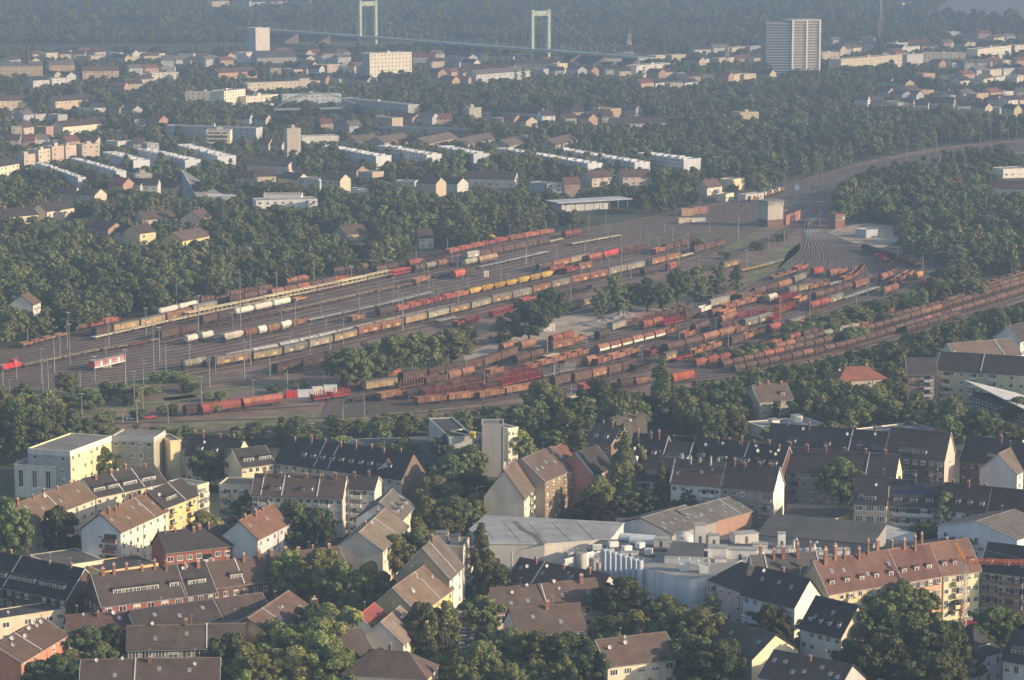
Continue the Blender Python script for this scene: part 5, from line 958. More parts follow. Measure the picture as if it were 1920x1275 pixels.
for k, pl in enumerate(([(300, 792), (560, 776), (760, 772), (820, 765), (700, 785), (480, 800), (300, 806)], [(60, 752), (130, 738), (210, 742), (180, 756), (90, 764)], [(1330, 455), (1420, 420), (1440, 428), (1400, 460), (1350, 490)], [(1590, 372), (1650, 362), (1660, 368), (1600, 380)], [(1380, 545), (1450, 470), (1500, 455), (1500, 470), (1440, 520)], [(165, 722), (215, 718), (210, 730), (165, 735)], [(250, 700), (345, 690), (400, 712), (330, 722), (240, 722)], [(640, 700), (720, 690), (860, 660), (870, 668), (740, 712), (660, 722)], [(1060, 590), (1110, 575), (1330, 545), (1400, 540), (1390, 552), (1250, 572), (1100, 588)], [(1240, 455), (1330, 425), (1400, 412), (1410, 418), (1320, 452), (1250, 470)], [(1440, 395), (1500, 378), (1510, 384), (1450, 410)], [(1580, 600), (1690, 570), (1760, 560), (1660, 595), (1590, 612)], [(100, 770), (230, 756), (360, 740), (380, 748), (240, 772), (110, 784)], [(300, 742), (430, 728), (520, 716), (530, 722), (440, 738), (310, 752)], [(20, 735), (110, 722), (160, 726), (90, 742), (30, 750)], [(430, 760), (540, 742), (560, 748), (450, 770)], [(1480, 470), (1500, 455), (1508, 468), (1470, 520), (1440, 535), (1460, 500)])):
    sheet('dry_grass', pl, .07, grass, 'stuff')['label'] = 'dry grass'
asph = patchy('asphalt', (.045, .045, .048), (.075, .072, .07), .2)
sheet('street', [(836, 1290), (880, 1290), (884, 1240), (880, 1190), (866, 1190), (850, 1240)], .05, asph)
sheet('yard_road', [(230, 792), (330, 780), (440, 765), (520, 748), (560, 752), (640, 738), (640, 730), (540, 735), (420, 760), (300, 778), (230, 786)], .09, patchy('yard_asphalt', (.13, .12, .115), (.18, .17, .16), .2))
sheet('factory_yard', [(880, 1030), (1130, 960), (1460, 950), (1640, 1000), (1640, 1040), (1340, 1130), (1180, 1120), (960, 1070)], .05, patchy('yard_paving', (.10, .10, .10), (.17, .16, .15), .15))
meadow = patchy('meadow', (.075, .105, .04), (.11, .135, .06), .02)
sheet('riverside_meadow', [(-80, 100), (-80, 82), (120, 84), (330, 86), (640, 88), (900, 92), (1150, 96), (1260, 92), (1260, 84), (900, 78), (640, 66), (300, 74), (-80, 76)], .05, meadow)
wm, nt, bs = newmat('river_water'); bs.inputs['Base Color'].default_value = (.20, .165, .15, 1); bs.inputs['Roughness'].default_value = .45; bs.inputs['Specular IOR Level'].default_value = .5
nn = N(nt, 'ShaderNodeTexNoise'); nn.inputs['Scale'].default_value = .15; bp = N(nt, 'ShaderNodeBump'); bp.inputs['Strength'].default_value = .25; nt.links.new(nn.outputs['Fac'], bp.inputs['Height']); nt.links.new(bp.outputs[0], bs.inputs['Normal'])
RIVER = [(1738, 47), (1700, 36), (1752, 20), (1775, 2), (1790, -45), (2100, -45), (2100, 52), (1900, 44), (1800, 44)]
sheet('river', RIVER, .06, wm)
# ------------------------------------------------------------------ tracks
rail_m = paint((.56, .47, .40), .35); bed_m = patchy('track_bed', (.050, .033, .026), (.096, .065, .049), .5)
def resample(P, n):
    d = [0]
    for a, b in zip(P[:-1], P[1:]): d.append(d[-1] + (b - a).length)
    out = []
    for i in range(n):
        t = d[-1] * i / (n - 1); j = 0
        while j < len(P) - 2 and d[j + 1] < t: j += 1
        out.append(P[j].lerp(P[j + 1], (t - d[j]) / max(1e-6, d[j + 1] - d[j])))
    return out
def smooth(P, k=2):
    for _ in range(k):
        Q = [P[0]]
        for a, b in zip(P[:-1], P[1:]): Q += [a.lerp(b, .25), a.lerp(b, .75)]
        P = Q + [P[-1]]
    return P
def track(P, z=0.0):
    b = MB(); n = len(P)
    def strip(off, w, zz, mi):
        pts = []
        for i, p in enumerate(P):
            t = (P[min(n - 1, i + 1)] - P[max(0, i - 1)]).normalized(); nv = Vector((-t.y, t.x, 0))
            pts.append((p + nv * (off - w / 2), p + nv * (off + w / 2)))
        for (a, c), (d, e) in zip(pts[:-1], pts[1:]): b.poly([(a.x, a.y, zz), (d.x, d.y, zz), (e.x, e.y, zz), (c.x, c.y, zz)] if True else [], mi)
    strip(0, 2.7, .10 + z, 0); strip(-.75, .15, .30 + z, 1); strip(.75, .15, .30 + z, 1)
    me = b.mesh('railway_track', [bed_m, rail_m]); o = struct(obj('railway_track', me)); return o
zi = [0]
def fan(top, bot, n, skip=()):
    A = resample(smooth([G(*p) for p in top]), 60); B = resample(smooth([G(*p) for p in bot]), 60)
    for k in range(n):
        t = k / max(1, n - 1); zi[0] = (zi[0] + 1) % 9
        track([a.lerp(b, t) for a, b in zip(A, B)], zi[0] * .004)
fan([(-60, 664), (60, 650), (130, 636), (380, 578), (640, 521), (960, 455), (1200, 415), (1420, 370), (1520, 336), (1600, 313), (1760, 283), (1840, 272), (1990, 262)],
    [(-60, 742), (150, 725), (400, 700), (640, 648), (900, 590), (1150, 533), (1300, 490), (1400, 440), (1500, 390), (1600, 346), (1720, 318), (1840, 292), (1990, 272)], 20)
fan([(-60, 752), (300, 728), (480, 706), (620, 672), (760, 652), (960, 606), (1150, 556), (1300, 505), (1440, 445), (1520, 405)], [(-60, 775), (200, 752), (380, 722), (520, 704), (700, 672), (900, 625), (1120, 580), (1280, 520), (1440, 455), (1530, 410)], 3)
fan([(620, 745), (690, 724), (940, 667), (1240, 602), (1360, 560), (1450, 515), (1500, 480), (1512, 446), (1510, 432)], [(600, 782), (800, 768), (1000, 742), (1220, 694), (1420, 644), (1560, 596), (1680, 555), (1740, 520), (1690, 486), (1610, 462), (1560, 442), (1532, 430)], 17)
fan([(1512, 440), (1510, 420), (1530, 395), (1560, 382)], [(1530, 436), (1524, 416), (1544, 396), (1576, 380)], 3)
fan([(1290, 696), (1450, 655), (1640, 602), (1780, 562), (1990, 496)], [(1230, 726), (1290, 716), (1450, 702), (1640, 652), (1800, 604), (1990, 545)], 7)
fan([(60, 790), (300, 782), (420, 772), (600, 760)], [(60, 800), (400, 788), (700, 782), (1000, 756), (1220, 735)], 2)
fan([(1500, 410), (1530, 392), (1580, 372), (1660, 348), (1740, 325)], [(1515, 420), (1545, 400), (1600, 380), (1680, 356), (1760, 332)], 2)
for off in (0, 7):
    track(smooth([G(x + off, y) for x, y in ((1793, 374), (1788, 362), (1792, 350), (1806, 338), (1830, 326), (1870, 312), (1920, 300))]), .2)
# ------------------------------------------------------------------ wagons
WC = {}
C_ = {'tan': (.27, .20, .13), 'grey': (.24, .22, .18), 'brown': (.112, .070, .055), 'dark': (.085, .058, .05), 'rust': (.225, .115, .075), 'red': (.25, .085, .064), 'bright': (.37, .075, .058), 'pale': (.30, .285, .26), 'white': (.56, .51, .43), 'yellow': (.42, .28, .08), 'beige': (.50, .42, .28), 'green': (.52, .55, .44), 'oran': (.48, .20, .06), 'orange': (.34, .17, .08)}
CN = {'tan': 'tan', 'grey': 'grey-brown', 'brown': 'brown', 'dark': 'dark brown', 'rust': 'rusty', 'red': 'dull red', 'bright': 'bright red', 'pale': 'pale', 'white': 'white', 'yellow': 'yellow', 'beige': 'beige', 'green': 'greenish white', 'orange': 'orange'}
KN = {'box': 'sliding-wall wagon', 'gon': 'open wagon', 'dome': 'round-roofed hopper wagon', 'hop': 'hopper wagon', 'tank': 'tank wagon', 'stake': 'stake wagon', 'flat': 'flat wagon', 'hood': 'hooded coil wagon', 'trans': 'car-carrier wagon', 'graf': 'painted round-roofed wagon', 'low': 'low wagon', 'work': 'work-train wagon'}
LEN = {'box': 15, 'gon': 13, 'dome': 11, 'hop': 10, 'tank': 13, 'stake': 18, 'flat': 16, 'hood': 12, 'trans': 24, 'graf': 12, 'low': 14, 'work': 13}
def arc(w, z0, z1, n=7): return [(w * math.cos(math.pi * i / n), z0 + (z1 - z0) * math.sin(math.pi * i / n)) for i in range(n + 1)]
def wagon_parts(kind, col):
    key = (kind, col)
    if key in WC: return WC[key]
    l = LEN[kind]; h = l / 2; c = C_[col]; body = rusty(c, tuple(x * .55 for x in c)); roofc = {'tan': (.13, .115, .10), 'grey': (.15, .145, .13)}.get(col, tuple(x * .8 for x in c))
    dk = surf('underframe', (.05, .04, .036), .3, 1.0); P = []
    def add(n, b, m): P.append((n, b.mesh(n, m), (0, 0, 0)))
    u = MB(); u.box(-h, -1.25, .95, h, 1.25, 1.2)
    for x in (-h, h):
        for y in (-.85, .85): u.tube((x, y, 1.05), (x + (.5 if x > 0 else -.5), y, 1.05), .12, 6); 
    add('underframe', u, dk)
    wb = MB(); 
    for x in (-.9, .9):
        for y in (-.78, .72): wb.tube((x, y, .46), (x, y + .06, .46), .46, 10)
        wb.tube((x, -.78, .46), (x, .78, .46), .08, 5)
    wb.box(-1.4, -1.0, .45, 1.4, -.85, .75); wb.box(-1.4, .85, .45, 1.4, 1.0, .75)
    bm = shared('bogie', lambda: wb.mesh('bogie', dk))
    for x in (-h + 2.2, h - 2.2): P.append(('bogie', bm, (x, 0, 0)))
    b = MB()
    if kind in ('box',):
        b.box(-h, -1.42, 1.2, h, 1.42, 3.55)
        n = 14
        for i in range(n + 1):
            x = -h + .08 + i * (l - .16) / n
            for s in (-1, 1): b.box(x - .06, min(s * 1.42, s * 1.5), 1.25, x + .06, max(s * 1.42, s * 1.5), 3.5)
        add('body', b, body)
        r = MB(); r.prof([(1.5, 3.55)] + arc(1.5, 3.56, 4.25, 8) + [(-1.5, 3.55)], -h - .05, h + .05); add('roof', r, rusty(roofc, tuple(x * .75 for x in roofc)))
        d = MB(); d.box(-1.3, -1.56, 1.4, 1.3, -1.505, 2.6); dm = d.mesh('door_panel', rusty({'tan': (.38, .27, .10), 'grey': (.36, .29, .14), 'rust': (.38, .24, .13)}.get(col, c), c)); P += [('door_panel', dm, (-h * .42, 0, 0)), ('door_panel', dm, (h * .45, 0, 0))]  # weathered door panels; sunlit warmth painted into their yellow-orange colours
    elif kind == 'gon':
        for s in (-1, 1):
            b.box(-h, s * 1.4 - .05, 1.2, h, s * 1.4 + .05, 3.1); b.box(-h, s * 1.45 - .07, 3.0, h, s * 1.45 + .07, 3.18)
            n = 9
            for i in range(n + 1): x = -h + .1 + i * (l - .2) / n; b.box(x - .07, min(s * 1.45, s * 1.56), 1.2, x + .07, max(s * 1.45, s * 1.56), 3.0)
        for x in (-h, h): b.box(x - .05, -1.35, 1.2, x + .05, 1.35, 3.1)
        b.box(-h + .05, -1.35, 1.21, h - .05, 1.35, 1.4); add('body', b, body)
        d = MB(); d.box(-.9, -1.5, 1.35, .9, -1.46, 2.9); add('side_door', d, rusty(tuple(x * 1.15 for x in c), c))
    elif kind in ('dome', 'graf', 'hood'):
        lo = -1.35 if kind == 'hood' else -1.1
        b.prof([(-1.05 if kind != 'hood' else -1.4, 1.2), (-1.45, 1.9), (-1.45, 2.4), (1.45, 2.4), (1.45, 1.9), (1.05 if kind != 'hood' else 1.4, 1.2)], -h + .2, h - .2); add('body', b, rusty(tuple(x * .8 for x in c), tuple(x * .45 for x in c)))
        r = MB(); r.prof([(1.5, 2.402)] + arc(1.5, 2.42, 4.15, 9) + [(-1.5, 2.402)], -h, h); add('roof', r, body)
        s = MB()
        for x in ([-h + .02, -h * .33, h * .33, h - .1] if kind != 'hood' else [-h * .5, 0, h * .5]): s.prof(arc(1.54, 2.42, 4.2, 9), x, x + .1)
        add('roof_band', s, rusty(tuple(x * .6 for x in c), tuple(x * .4 for x in c)))
        if kind == 'graf':
            g = MB(); g.box(-h + .5, -1.5, 1.5, h - .5, -1.455, 2.4); add('painted_panel', g, GRAF())
    elif kind == 'hop':
        b.v += [(-h * .7, -.9, 1.2), (h * .7, -.9, 1.2), (h * .7, .9, 1.2), (-h * .7, .9, 1.2), (-h, -1.45, 2.6), (h, -1.45, 2.6), (h, 1.45, 2.6), (-h, 1.45, 2.6), (-h, -1.45, 3.3), (h, -1.45, 3.3), (h, 1.45, 3.3), (-h, 1.45, 3.3)]
        for q in ((0, 1, 5, 4), (1, 2, 6, 5), (2, 3, 7, 6), (3, 0, 4, 7), (4, 5, 9, 8), (5, 6, 10, 9), (6, 7, 11, 10), (7, 4, 8, 11), (8, 9, 10, 11), (0, 3, 2, 1)): b.f.append(q); b.m.append(0)
        add('body', b, body)
        r = MB(); r.prof([(-1.3, 3.303), (-.7, 3.7), (.7, 3.7), (1.3, 3.303)], -h + .3, h - .3); add('lid', r, rusty(tuple(x * .75 for x in c), tuple(x * .5 for x in c)))
        s = MB()
        for x in (-h, h): s.tube((x, -1.2, 1.2), (x, -1.2, 2.6), .07, 5); s.tube((x, 1.2, 1.2), (x, 1.2, 2.6), .07, 5); s.tube((x, -1.2, 1.2), (x * .75, -1.0, 2.2), .06, 4)
        add('support_frame', s, dk)
    elif kind == 'tank':
        b.tube((-h + .7, 0, 2.65), (h - .7, 0, 2.65), 1.45, 18); b.tube((-h + .7, 0, 2.65), (-h + .15, 0, 2.65), 1.45, 18, r2=.7); b.tube((h - .7, 0, 2.65), (h - .15, 0, 2.65), 1.45, 18, r2=.7); add('vessel', b, paint(c, .45, .12) if col in ('white', 'green') else rusty(c, tuple(x * .6 for x in c)))
        s = MB()
        for x in (-h * .45, h * .3): s.tube((x, 0, 2.65), (x + .25, 0, 2.65), 1.49, 18)
        add('vessel_band', s, paint((.5, .47, .42)))
        s = MB(); s.box(-2.5, -.4, 4.1, 2.5, .4, 4.2); s.tube((0, 0, 4.0), (0, 0, 4.5), .35, 8); s.box(-h + 1.4, -1.1, 1.2, -h + 1.9, 1.1, 1.9); s.box(h - 1.9, -1.1, 1.2, h - 1.4, 1.1, 1.9); add('walkway', s, dk)
    elif kind in ('stake', 'flat', 'low'):
        b.box(-h, -1.4, 1.2, h, 1.4, 1.42)
        if kind == 'low':
            for s in (-1, 1): b.box(-h, s * 1.4 - .05, 1.42, h, s * 1.4 + .05, 2.2)
            for x in (-h, h): b.box(x - .05, -1.35, 1.42, x + .05, 1.35, 2.2)
        add('deck', b, body)
        if kind == 'stake':
            s = MB(); n = 9
            for i in range(n):
                x = -h + .5 + i * (l - 1) / (n - 1)
                for y in (-1.42, 1.42): s.box(x - .11, y - .08, 1.0, x + .11, y + .08, 4.0)
                s.box(x - .09, -1.34, 1.42, x + .09, 1.34, 1.7)
            for x in (-h, h): s.box(x - .08, -1.3, 1.42, x + .08, 1.3, 3.0)
            add('stake_frame', s, rusty(tuple(min(1, x * 1.15) for x in c), c))
        elif kind == 'flat':
            s = MB()
            for i in range(4): x = -h + 2 + i * (l - 4) / 3; s.box(x - .9, -1.1, 1.42, x + .9, 1.1, 1.5 + .1 * (i % 2))
            for i in range(6): x = -h + 1 + i * (l - 2) / 5; s.box(x - .05, -1.5, 1.0, x + .05, -1.42, 1.75)
            add('load_bed', s, rusty(tuple(min(1, x * 1.25) for x in c), c))
    elif kind == 'trans':
        b.box(-h, -1.35, 1.2, h, 1.35, 1.36); b.box(-h, -1.4, 2.95, h, 1.4, 3.12)
        for y in (-1.4, 1.4): b.box(-h, y - .06, 3.12, h, y + .06, 3.3)
        for i in range(6):
            x = -h + 1 + i * (l - 2) / 5
            for y in (-1.3, 1.3): b.box(x - .14, y - .1, 1.3, x + .14, y + .1, 3.0)
        for y in (-1.3, 1.3): b.tube((-h + 1, y, 1.3), (-h + 5.5, y, 3.0), .08, 4); b.tube((h - 1, y, 1.3), (h - 5.5, y, 3.0), .08, 4)
        add('deck_frame', b, rusty(c, tuple(x * .8 for x in c)))
    elif kind == 'work':
        b.box(-h, -1.3, 1.2, h, 1.3, 1.5); add('deck', b, body); b = MB(); b.box(-h + 1, -1.1, 1.503, -h + 4, 1.1, 3.6); add('cab', b, paint((.55, .5, .4)))
        b = MB(); b.tube((-h + 5, 0, 1.5), (h - 2, 0, 3.0), .35, 6); b.box(h - 4, -.9, 1.503, h - 1, .9, 2.5); add('boom', b, paint(c))
    WC[key] = P; return P
def GRAF():
    if 'graf' in MATS: return MATS['graf']
    m, nt, bs = newmat('spray_paint'); L = nt.links.new; tc = N(nt, 'ShaderNodeTexCoord'); oi = N(nt, 'ShaderNodeObjectInfo')
    ad = N(nt, 'ShaderNodeVectorMath', operation='ADD'); L(tc.outputs['Object'], ad.inputs[0]); L(oi.outputs['Location'], ad.inputs[1])
    v = N(nt, 'ShaderNodeTexVoronoi'); v.inputs['Scale'].default_value = 1.3; L(ad.outputs[0], v.inputs['Vector'])
    rp = N(nt, 'ShaderNodeValToRGB'); rp.color_ramp.interpolation = 'CONSTANT'; els = rp.color_ramp.elements; els[0].color = (.62, .60, .55, 1); els[1].position = .45; els[1].color = (.20, .36, .42, 1)
    for p, c in ((.6, (.60, .58, .5)), (.72, (.50, .42, .10)), (.82, (.3, .1, .08)), (.9, (.6, .6, .58))): e = els.new(p); e.color = (*c, 1)
    sx = N(nt, 'ShaderNodeSeparateColor'); L(v.outputs['Color'], sx.inputs[0]); L(sx.outputs[0], rp.inputs['Fac']); L(rp.outputs[0], bs.inputs['Base Color']); MATS['graf'] = m; return m
NAME = {'box': 'sliding_wall_wagon', 'gon': 'open_wagon', 'dome': 'hopper_wagon', 'hop': 'hopper_wagon', 'tank': 'tank_wagon', 'stake': 'stake_wagon', 'flat': 'flat_wagon', 'hood': 'hooded_wagon', 'trans': 'car_carrier_wagon', 'graf': 'hopper_wagon', 'low': 'low_wagon', 'work': 'work_wagon'}
def place_wagon(P0, P1, kind, col, label, group):
    d = P1 - P0; ln = d.length; rz = math.atan2(d.y, d.x); nv = Vector((-d.y, d.x, 0)).normalized() * 1.4; c = (P0 + P1) / 2 + nv
    r = obj(NAME[kind], None, None, (c.x, c.y, .30), rz, (max(.35, min(2.2, (ln - .8) / LEN[kind])), 1, .78 if 'hump' in label else 1)); r.empty_display_size = 1
    for n, me, loc in wagon_parts(kind, col): obj(n, me, r, loc)
    return tag(r, label, 'wagon', group)
def row(phrase, segs, land=None):
    """one string of wagons: segments (x0, y0, x1, y1, 'kind colour count ...') read along the track in the picture"""
    k = 0; n_all = sum(int(t) for s in segs for t in s[4].split()[2::3])
    for x0, y0, x1, y1, spec in segs:
        w = spec.split(); items = [(w[i], w[i + 1]) for i in range(0, len(w), 3) for _ in range(int(w[i + 2]))]
        A, B = G(x0, y0), G(x1, y1); tot = sum(LEN[a] for a, _ in items); t = 0
        for kind, col in items:
            t2 = t + LEN[kind] / tot; k += 1
            pos = ordinal(k) + ' from left' if n_all > 1 else 'single'
            place_wagon(A.lerp(B, t), A.lerp(B, t2), kind, col, f'{CN[col]} {KN[kind]}, {pos} {phrase}', 'wagons ' + phrase); t = t2
        LAND.append(((x0 + x1) / 2, (y0 + y1) / 2 - 8, f'the wagons {phrase}' if len(phrase.split()) < 4 else 'the ' + CN[items[0][1]] + ' ' + KN[items[0][0]] + 's', ''))
row('in the row against the left wood', [(43, 655, 128, 633, 'low rust 4'), (140, 624, 224, 608, 'gon brown 1 gon red 2'), (376, 572, 512, 546, 'gon brown 5'), (538, 538, 582, 530, 'dome rust 2'), (626, 519, 692, 509, 'dome dark 2 dome brown 1'), (706, 517, 748, 508, 'dome brown 2'), (768, 503, 794, 497, 'hop red 1'), (792, 493, 840, 482, 'stake dark 2'), (842, 480, 954, 455, 'gon red 5'), (956, 455, 1040, 440, 'gon rust 1 gon red 2')])
row('in the yellow work train', [(859, 463, 932, 450, 'work yellow 3')])
row('in the row with white tanks', [(300, 597, 374, 580, 'tank white 2'), (431, 574, 512, 557, 'dome brown 3'), (510, 560, 630, 536, 'dome rust 2 dome red 1 dome brown 2'), (628, 534, 654, 529, 'gon red 1'), (656, 527, 700, 519, 'flat brown 2')])
row('in the short row behind the car carriers', [(180, 634, 212, 627, 'box dark 1'), (213, 627, 262, 617, 'box tan 1'), (264, 617, 311, 606, 'box tan 1'), (313, 606, 360, 595, 'box rust 1'), (362, 591, 408, 581, 'box grey 1')])
row('in the car-carrier row', [(178, 640, 354, 601, 'flat beige 5'), (354, 601, 640, 541, 'trans beige 6'), (640, 541, 737, 519, 'trans beige 2'), (738, 522, 770, 514, 'trans bright 1'), (778, 514, 842, 501, 'tank dark 1 tank grey 1 tank rust 1'), (843, 500, 874, 493, 'flat dark 1'), (876, 489, 900, 485, 'box white 1'), (900, 485, 1030, 459, 'box brown 6'), (1032, 459, 1058, 452, 'flat beige 2'), (1060, 449, 1090, 443, 'dome red 2')])
row('in the row beside the large white tanks', [(380, 611, 440, 598, 'box dark 2'), (443, 597, 548, 574, 'tank white 2 tank green 1'), (554, 570, 576, 565, 'low orange 1')])
row('in the flat-wagon row', [(302, 640, 375, 623, 'box dark 2'), (376, 621, 530, 590, 'flat brown 5'), (532, 590, 704, 551, 'flat tan 5'), (706, 551, 776, 537, 'flat rust 2'), (780, 537, 808, 528, 'gon rust 1'), (814, 525, 850, 517, 'flat dark 2'), (854, 525, 874, 520, 'hood bright 1'), (874, 520, 892, 516, 'hood dark 1')])
row('in the line beside the yellow work train', [(873, 503, 899, 497, 'tank grey 1'), (899, 498, 934, 490, 'hood tan 1'), (900, 507, 1030, 477, 'flat pale 5'), (1073, 463, 1166, 446, 'flat beige 4')])
row('in the row behind the red locomotive', [(45, 692, 190, 662, 'flat tan 4'), (192, 662, 244, 654, 'flat tan 2'), (244, 654, 280, 647, 'flat red 1'), (282, 646, 302, 642, 'flat tan 1')])
row('in the row with white hoods', [(351, 649, 374, 644, 'tank white 1'), (379, 643, 403, 638, 'tank white 1'), (421, 645, 460, 636, 'hop white 1'), (460, 637, 486, 631, 'dome rust 1'), (486, 632, 504, 628, 'dome white 1'), (504, 629, 530, 622, 'dome rust 1'), (530, 624, 548, 618, 'dome white 1'), (549, 618, 576, 609, 'gon rust 1')])
row('in the line of empty pale flats', [(580, 607, 704, 580, 'flat pale 4'), (706, 580, 812, 554, 'flat pale 4')])
row('in the row behind the long tan row', [(426, 684, 524, 664, 'hood pale 2'), (526, 663, 704, 623, 'hood pale 5'), (706, 622, 858, 587, 'hood grey 4')])
row('in the row ending in yellow hoppers', [(660, 608, 684, 602, 'gon rust 1'), (712, 597, 746, 589, 'dome dark 1'), (746, 589, 880, 557, 'gon red 6'), (881, 557, 1038, 522, 'hop yellow 7'), (1033, 517, 1060, 510, 'dome red 2'), (1062, 516, 1112, 506, 'gon red 1 box rust 1')])
row('in the row ending in bright red hoods', [(1012, 511, 1037, 506, 'dome dark 1'), (1037, 506, 1070, 498, 'box rust 1'), (1070, 498, 1104, 490, 'box tan 1'), (1105, 494, 1133, 487, 'hood red 1'), (1133, 488, 1161, 481, 'hood bright 1'), (1163, 480, 1213, 468, 'stake rust 3'), (1229, 479, 1249, 474, 'gon red 1'), (1249, 474, 1306, 458, 'box brown 4')])
row('in the long tan row', [(345, 697, 392, 687, 'tank grey 1'), (405, 691, 471, 679, 'box tan 1'), (475, 680, 530, 670, 'box tan 1'), (532, 669, 578, 659, 'box grey 1'), (581, 657, 625, 647, 'box grey 1'), (627, 646, 671, 635, 'box tan 1'), (672, 633, 757, 615, 'box rust 2'), (760, 613, 801, 603, 'box tan 1'), (803, 603, 843, 593, 'box grey 1'), (844, 593, 882, 584, 'box tan 1'), (884, 584, 922, 574, 'box grey 1'), (923, 573, 961, 565, 'box tan 1'), (962, 565, 998, 556, 'box grey 1'), (999, 554, 1034, 545, 'box rust 1'), (1035, 545, 1071, 536, 'box grey 1'), (1072, 536, 1141, 521, 'box rust 2'), (1142, 520, 1210, 504, 'box grey 2'), (1222, 501, 1277, 488, 'box rust 2'), (1278, 487, 1302, 480, 'flat beige 1'), (1302, 478, 1362, 462, 'box brown 3')])
row('in the line below the long tan row', [(519, 704, 614, 682, 'box dark 2'), (616, 680, 650, 671, 'box dark 1'), (822, 609, 858, 601, 'flat pale 1'), (858, 618, 902, 606, 'gon red 1 stake bright 1'), (925, 598, 966, 587, 'stake bright 1'), (980, 571, 1006, 564, 'low red 1'), (1053, 589, 1111, 574, 'box tan 2'), (1053, 562, 1111, 547, 'stake dark 2'), (1208, 520, 1236, 513, 'dome dark 1'), (1256, 511, 1270, 506, 'box red 1')])
row('in the upper lower-yard row', [(650, 733, 684, 726, 'box dark 1'), (694, 719, 754, 709, 'hop red 2'), (755, 721, 804, 712, 'box brown 1'), (804, 713, 908, 692, 'box brown 3'), (908, 692, 972, 668, 'box brown 2'), (978, 661, 1007, 653, 'dome rust 1'), (1037, 649, 1078, 639, 'dome red 2'), (1078, 649, 1099, 642, 'gon rust 1'), (1124, 641, 1146, 634, 'dome dark 1'), (1148, 625, 1175, 616, 'box grey 1'), (1174, 615, 1240, 600, 'stake rust 3'), (1240, 600, 1298, 583, 'gon brown 4')])
row('in the row beside the white site cabin', [(944, 665, 974, 657, 'dome rust 1'), (1036, 661, 1079, 652, 'box rust 1'), (1207, 621, 1245, 612, 'dome red 2'), (1246, 616, 1284, 606, 'stake bright 2'), (1286, 604, 1314, 594, 'dome dark 1')])
row('in the painted-hopper row', [(685, 737, 747, 728, 'box tan 1'), (748, 735, 796, 726, 'stake rust 1'), (798, 725, 840, 717, 'gon brown 1'), (842, 718, 892, 707, 'dome rust 2'), (918, 710, 946, 702, 'gon rust 1'), (970, 688, 1022, 672, 'dome brown 2'), (1024, 676, 1050, 670, 'flat beige 1'), (1123, 667, 1249, 635, 'graf rust 6'), (1249, 634, 1270, 626, 'gon rust 1'), (1283, 640, 1304, 632, 'gon rust 1'), (1304, 628, 1332, 618, 'dome dark 1')])
row('in the red open-wagon row', [(988, 700, 1064, 680, 'gon rust 3'), (1064, 680, 1105, 668, 'gon red 1 gon rust 1'), (1219, 673, 1232, 668, 'gon red 1'), (1232, 665, 1252, 660, 'stake dark 1'), (1252, 665, 1320, 648, 'dome brown 2'), (1320, 646, 1380, 630, 'dome rust 2'), (1380, 631, 1402, 623, 'gon rust 1')])
row('in the stake-wagon row', [(588, 757, 658, 747, 'stake bright 2'), (660, 758, 712, 749, 'flat brown 2'), (713, 755, 762, 746, 'gon rust 1'), (764, 752, 796, 746, 'stake dark 1'), (797, 750, 945, 732, 'stake red 4'), (942, 730, 1018, 712, 'stake bright 3'), (1018, 713, 1080, 699, 'stake pale 2'), (1102, 690, 1120, 685, 'dome rust 1'), (1120, 689, 1201, 666, 'gon rust 3')])
row('in the second stake row', [(816, 738, 945, 716, 'stake rust 4'), (945, 716, 1020, 700, 'stake red 3'), (1058, 698, 1088, 690, 'box dark 1'), (1192, 700, 1222, 690, 'stake dark 1'), (1248, 683, 1270, 676, 'box tan 1'), (1270, 682, 1302, 672, 'flat bright 1'), (1302, 672, 1354, 654, 'gon orange 1 gon rust 2')])
row('in the row at the lower yard front', [(781, 763, 898, 751, 'gon rust 2'), (898, 753, 998, 736, 'gon rust 2'), (998, 738, 1012, 733, 'gon orange 1'), (1040, 729, 1076, 720, 'box brown 1'), (1077, 722, 1111, 714, 'box brown 1'), (1111, 714, 1141, 707, 'box rust 1'), (1141, 708, 1193, 695, 'box brown 2')])
row('in the line nearest the tree belt', [(348, 783, 378, 779, 'hood dark 1'), (378, 781, 455, 769, 'hood red 1'), (456, 770, 533, 759, 'hood red 1'), (1070, 754, 1113, 745, 'flat beige 1'), (1093, 738, 1111, 733, 'gon red 1'), (1163, 731, 1219, 724, 'hop brown 1 hop rust 1'), (1262, 723, 1304, 714, 'hood bright 1'), (305 + 1000, 693, 1372, 678, 'hop red 3'), (1372, 677, 1393, 670, 'hop dark 1')])
row('in the red hopper row', [(1394, 668, 1416, 662, 'hop brown 1'), (1416, 667, 1506, 638, 'hop red 6'), (1507, 640, 1580, 622, 'dome dark 5'), (1582, 616, 1690, 587, 'gon rust 5'), (1690, 588, 1770, 567, 'stake dark 3'), (1772, 564, 1818, 549, 'dome brown 2'), (1818, 549, 1850, 539, 'stake red 2'), (1852, 540, 1925, 516, 'low brown 5')])
row('in the top hump row', [(1400, 676, 1546, 636, 'dome brown 3 dome rust 2 dome brown 3'), (1546, 636, 1756, 580, 'dome grey 4 dome rust 1 dome brown 8'), (1756, 580, 1930, 526, 'dome brown 9')])
row('in the second hump row', [(1356, 694, 1546, 648, 'dome brown 4 dome red 2 dome brown 4'), (1546, 648, 1688, 608, 'dome brown 4 dome rust 1 dome brown 4'), (1688, 608, 1930, 534, 'dome brown 2 dome rust 2 dome brown 9')])
row('in the third hump row', [(1378, 702, 1588, 655, 'dome brown 6 dome rust 1 dome brown 3'), (1588, 655, 1784, 594, 'dome brown 8 dome rust 1 dome brown 2'), (1784, 594, 1930, 550, 'dome brown 7')])
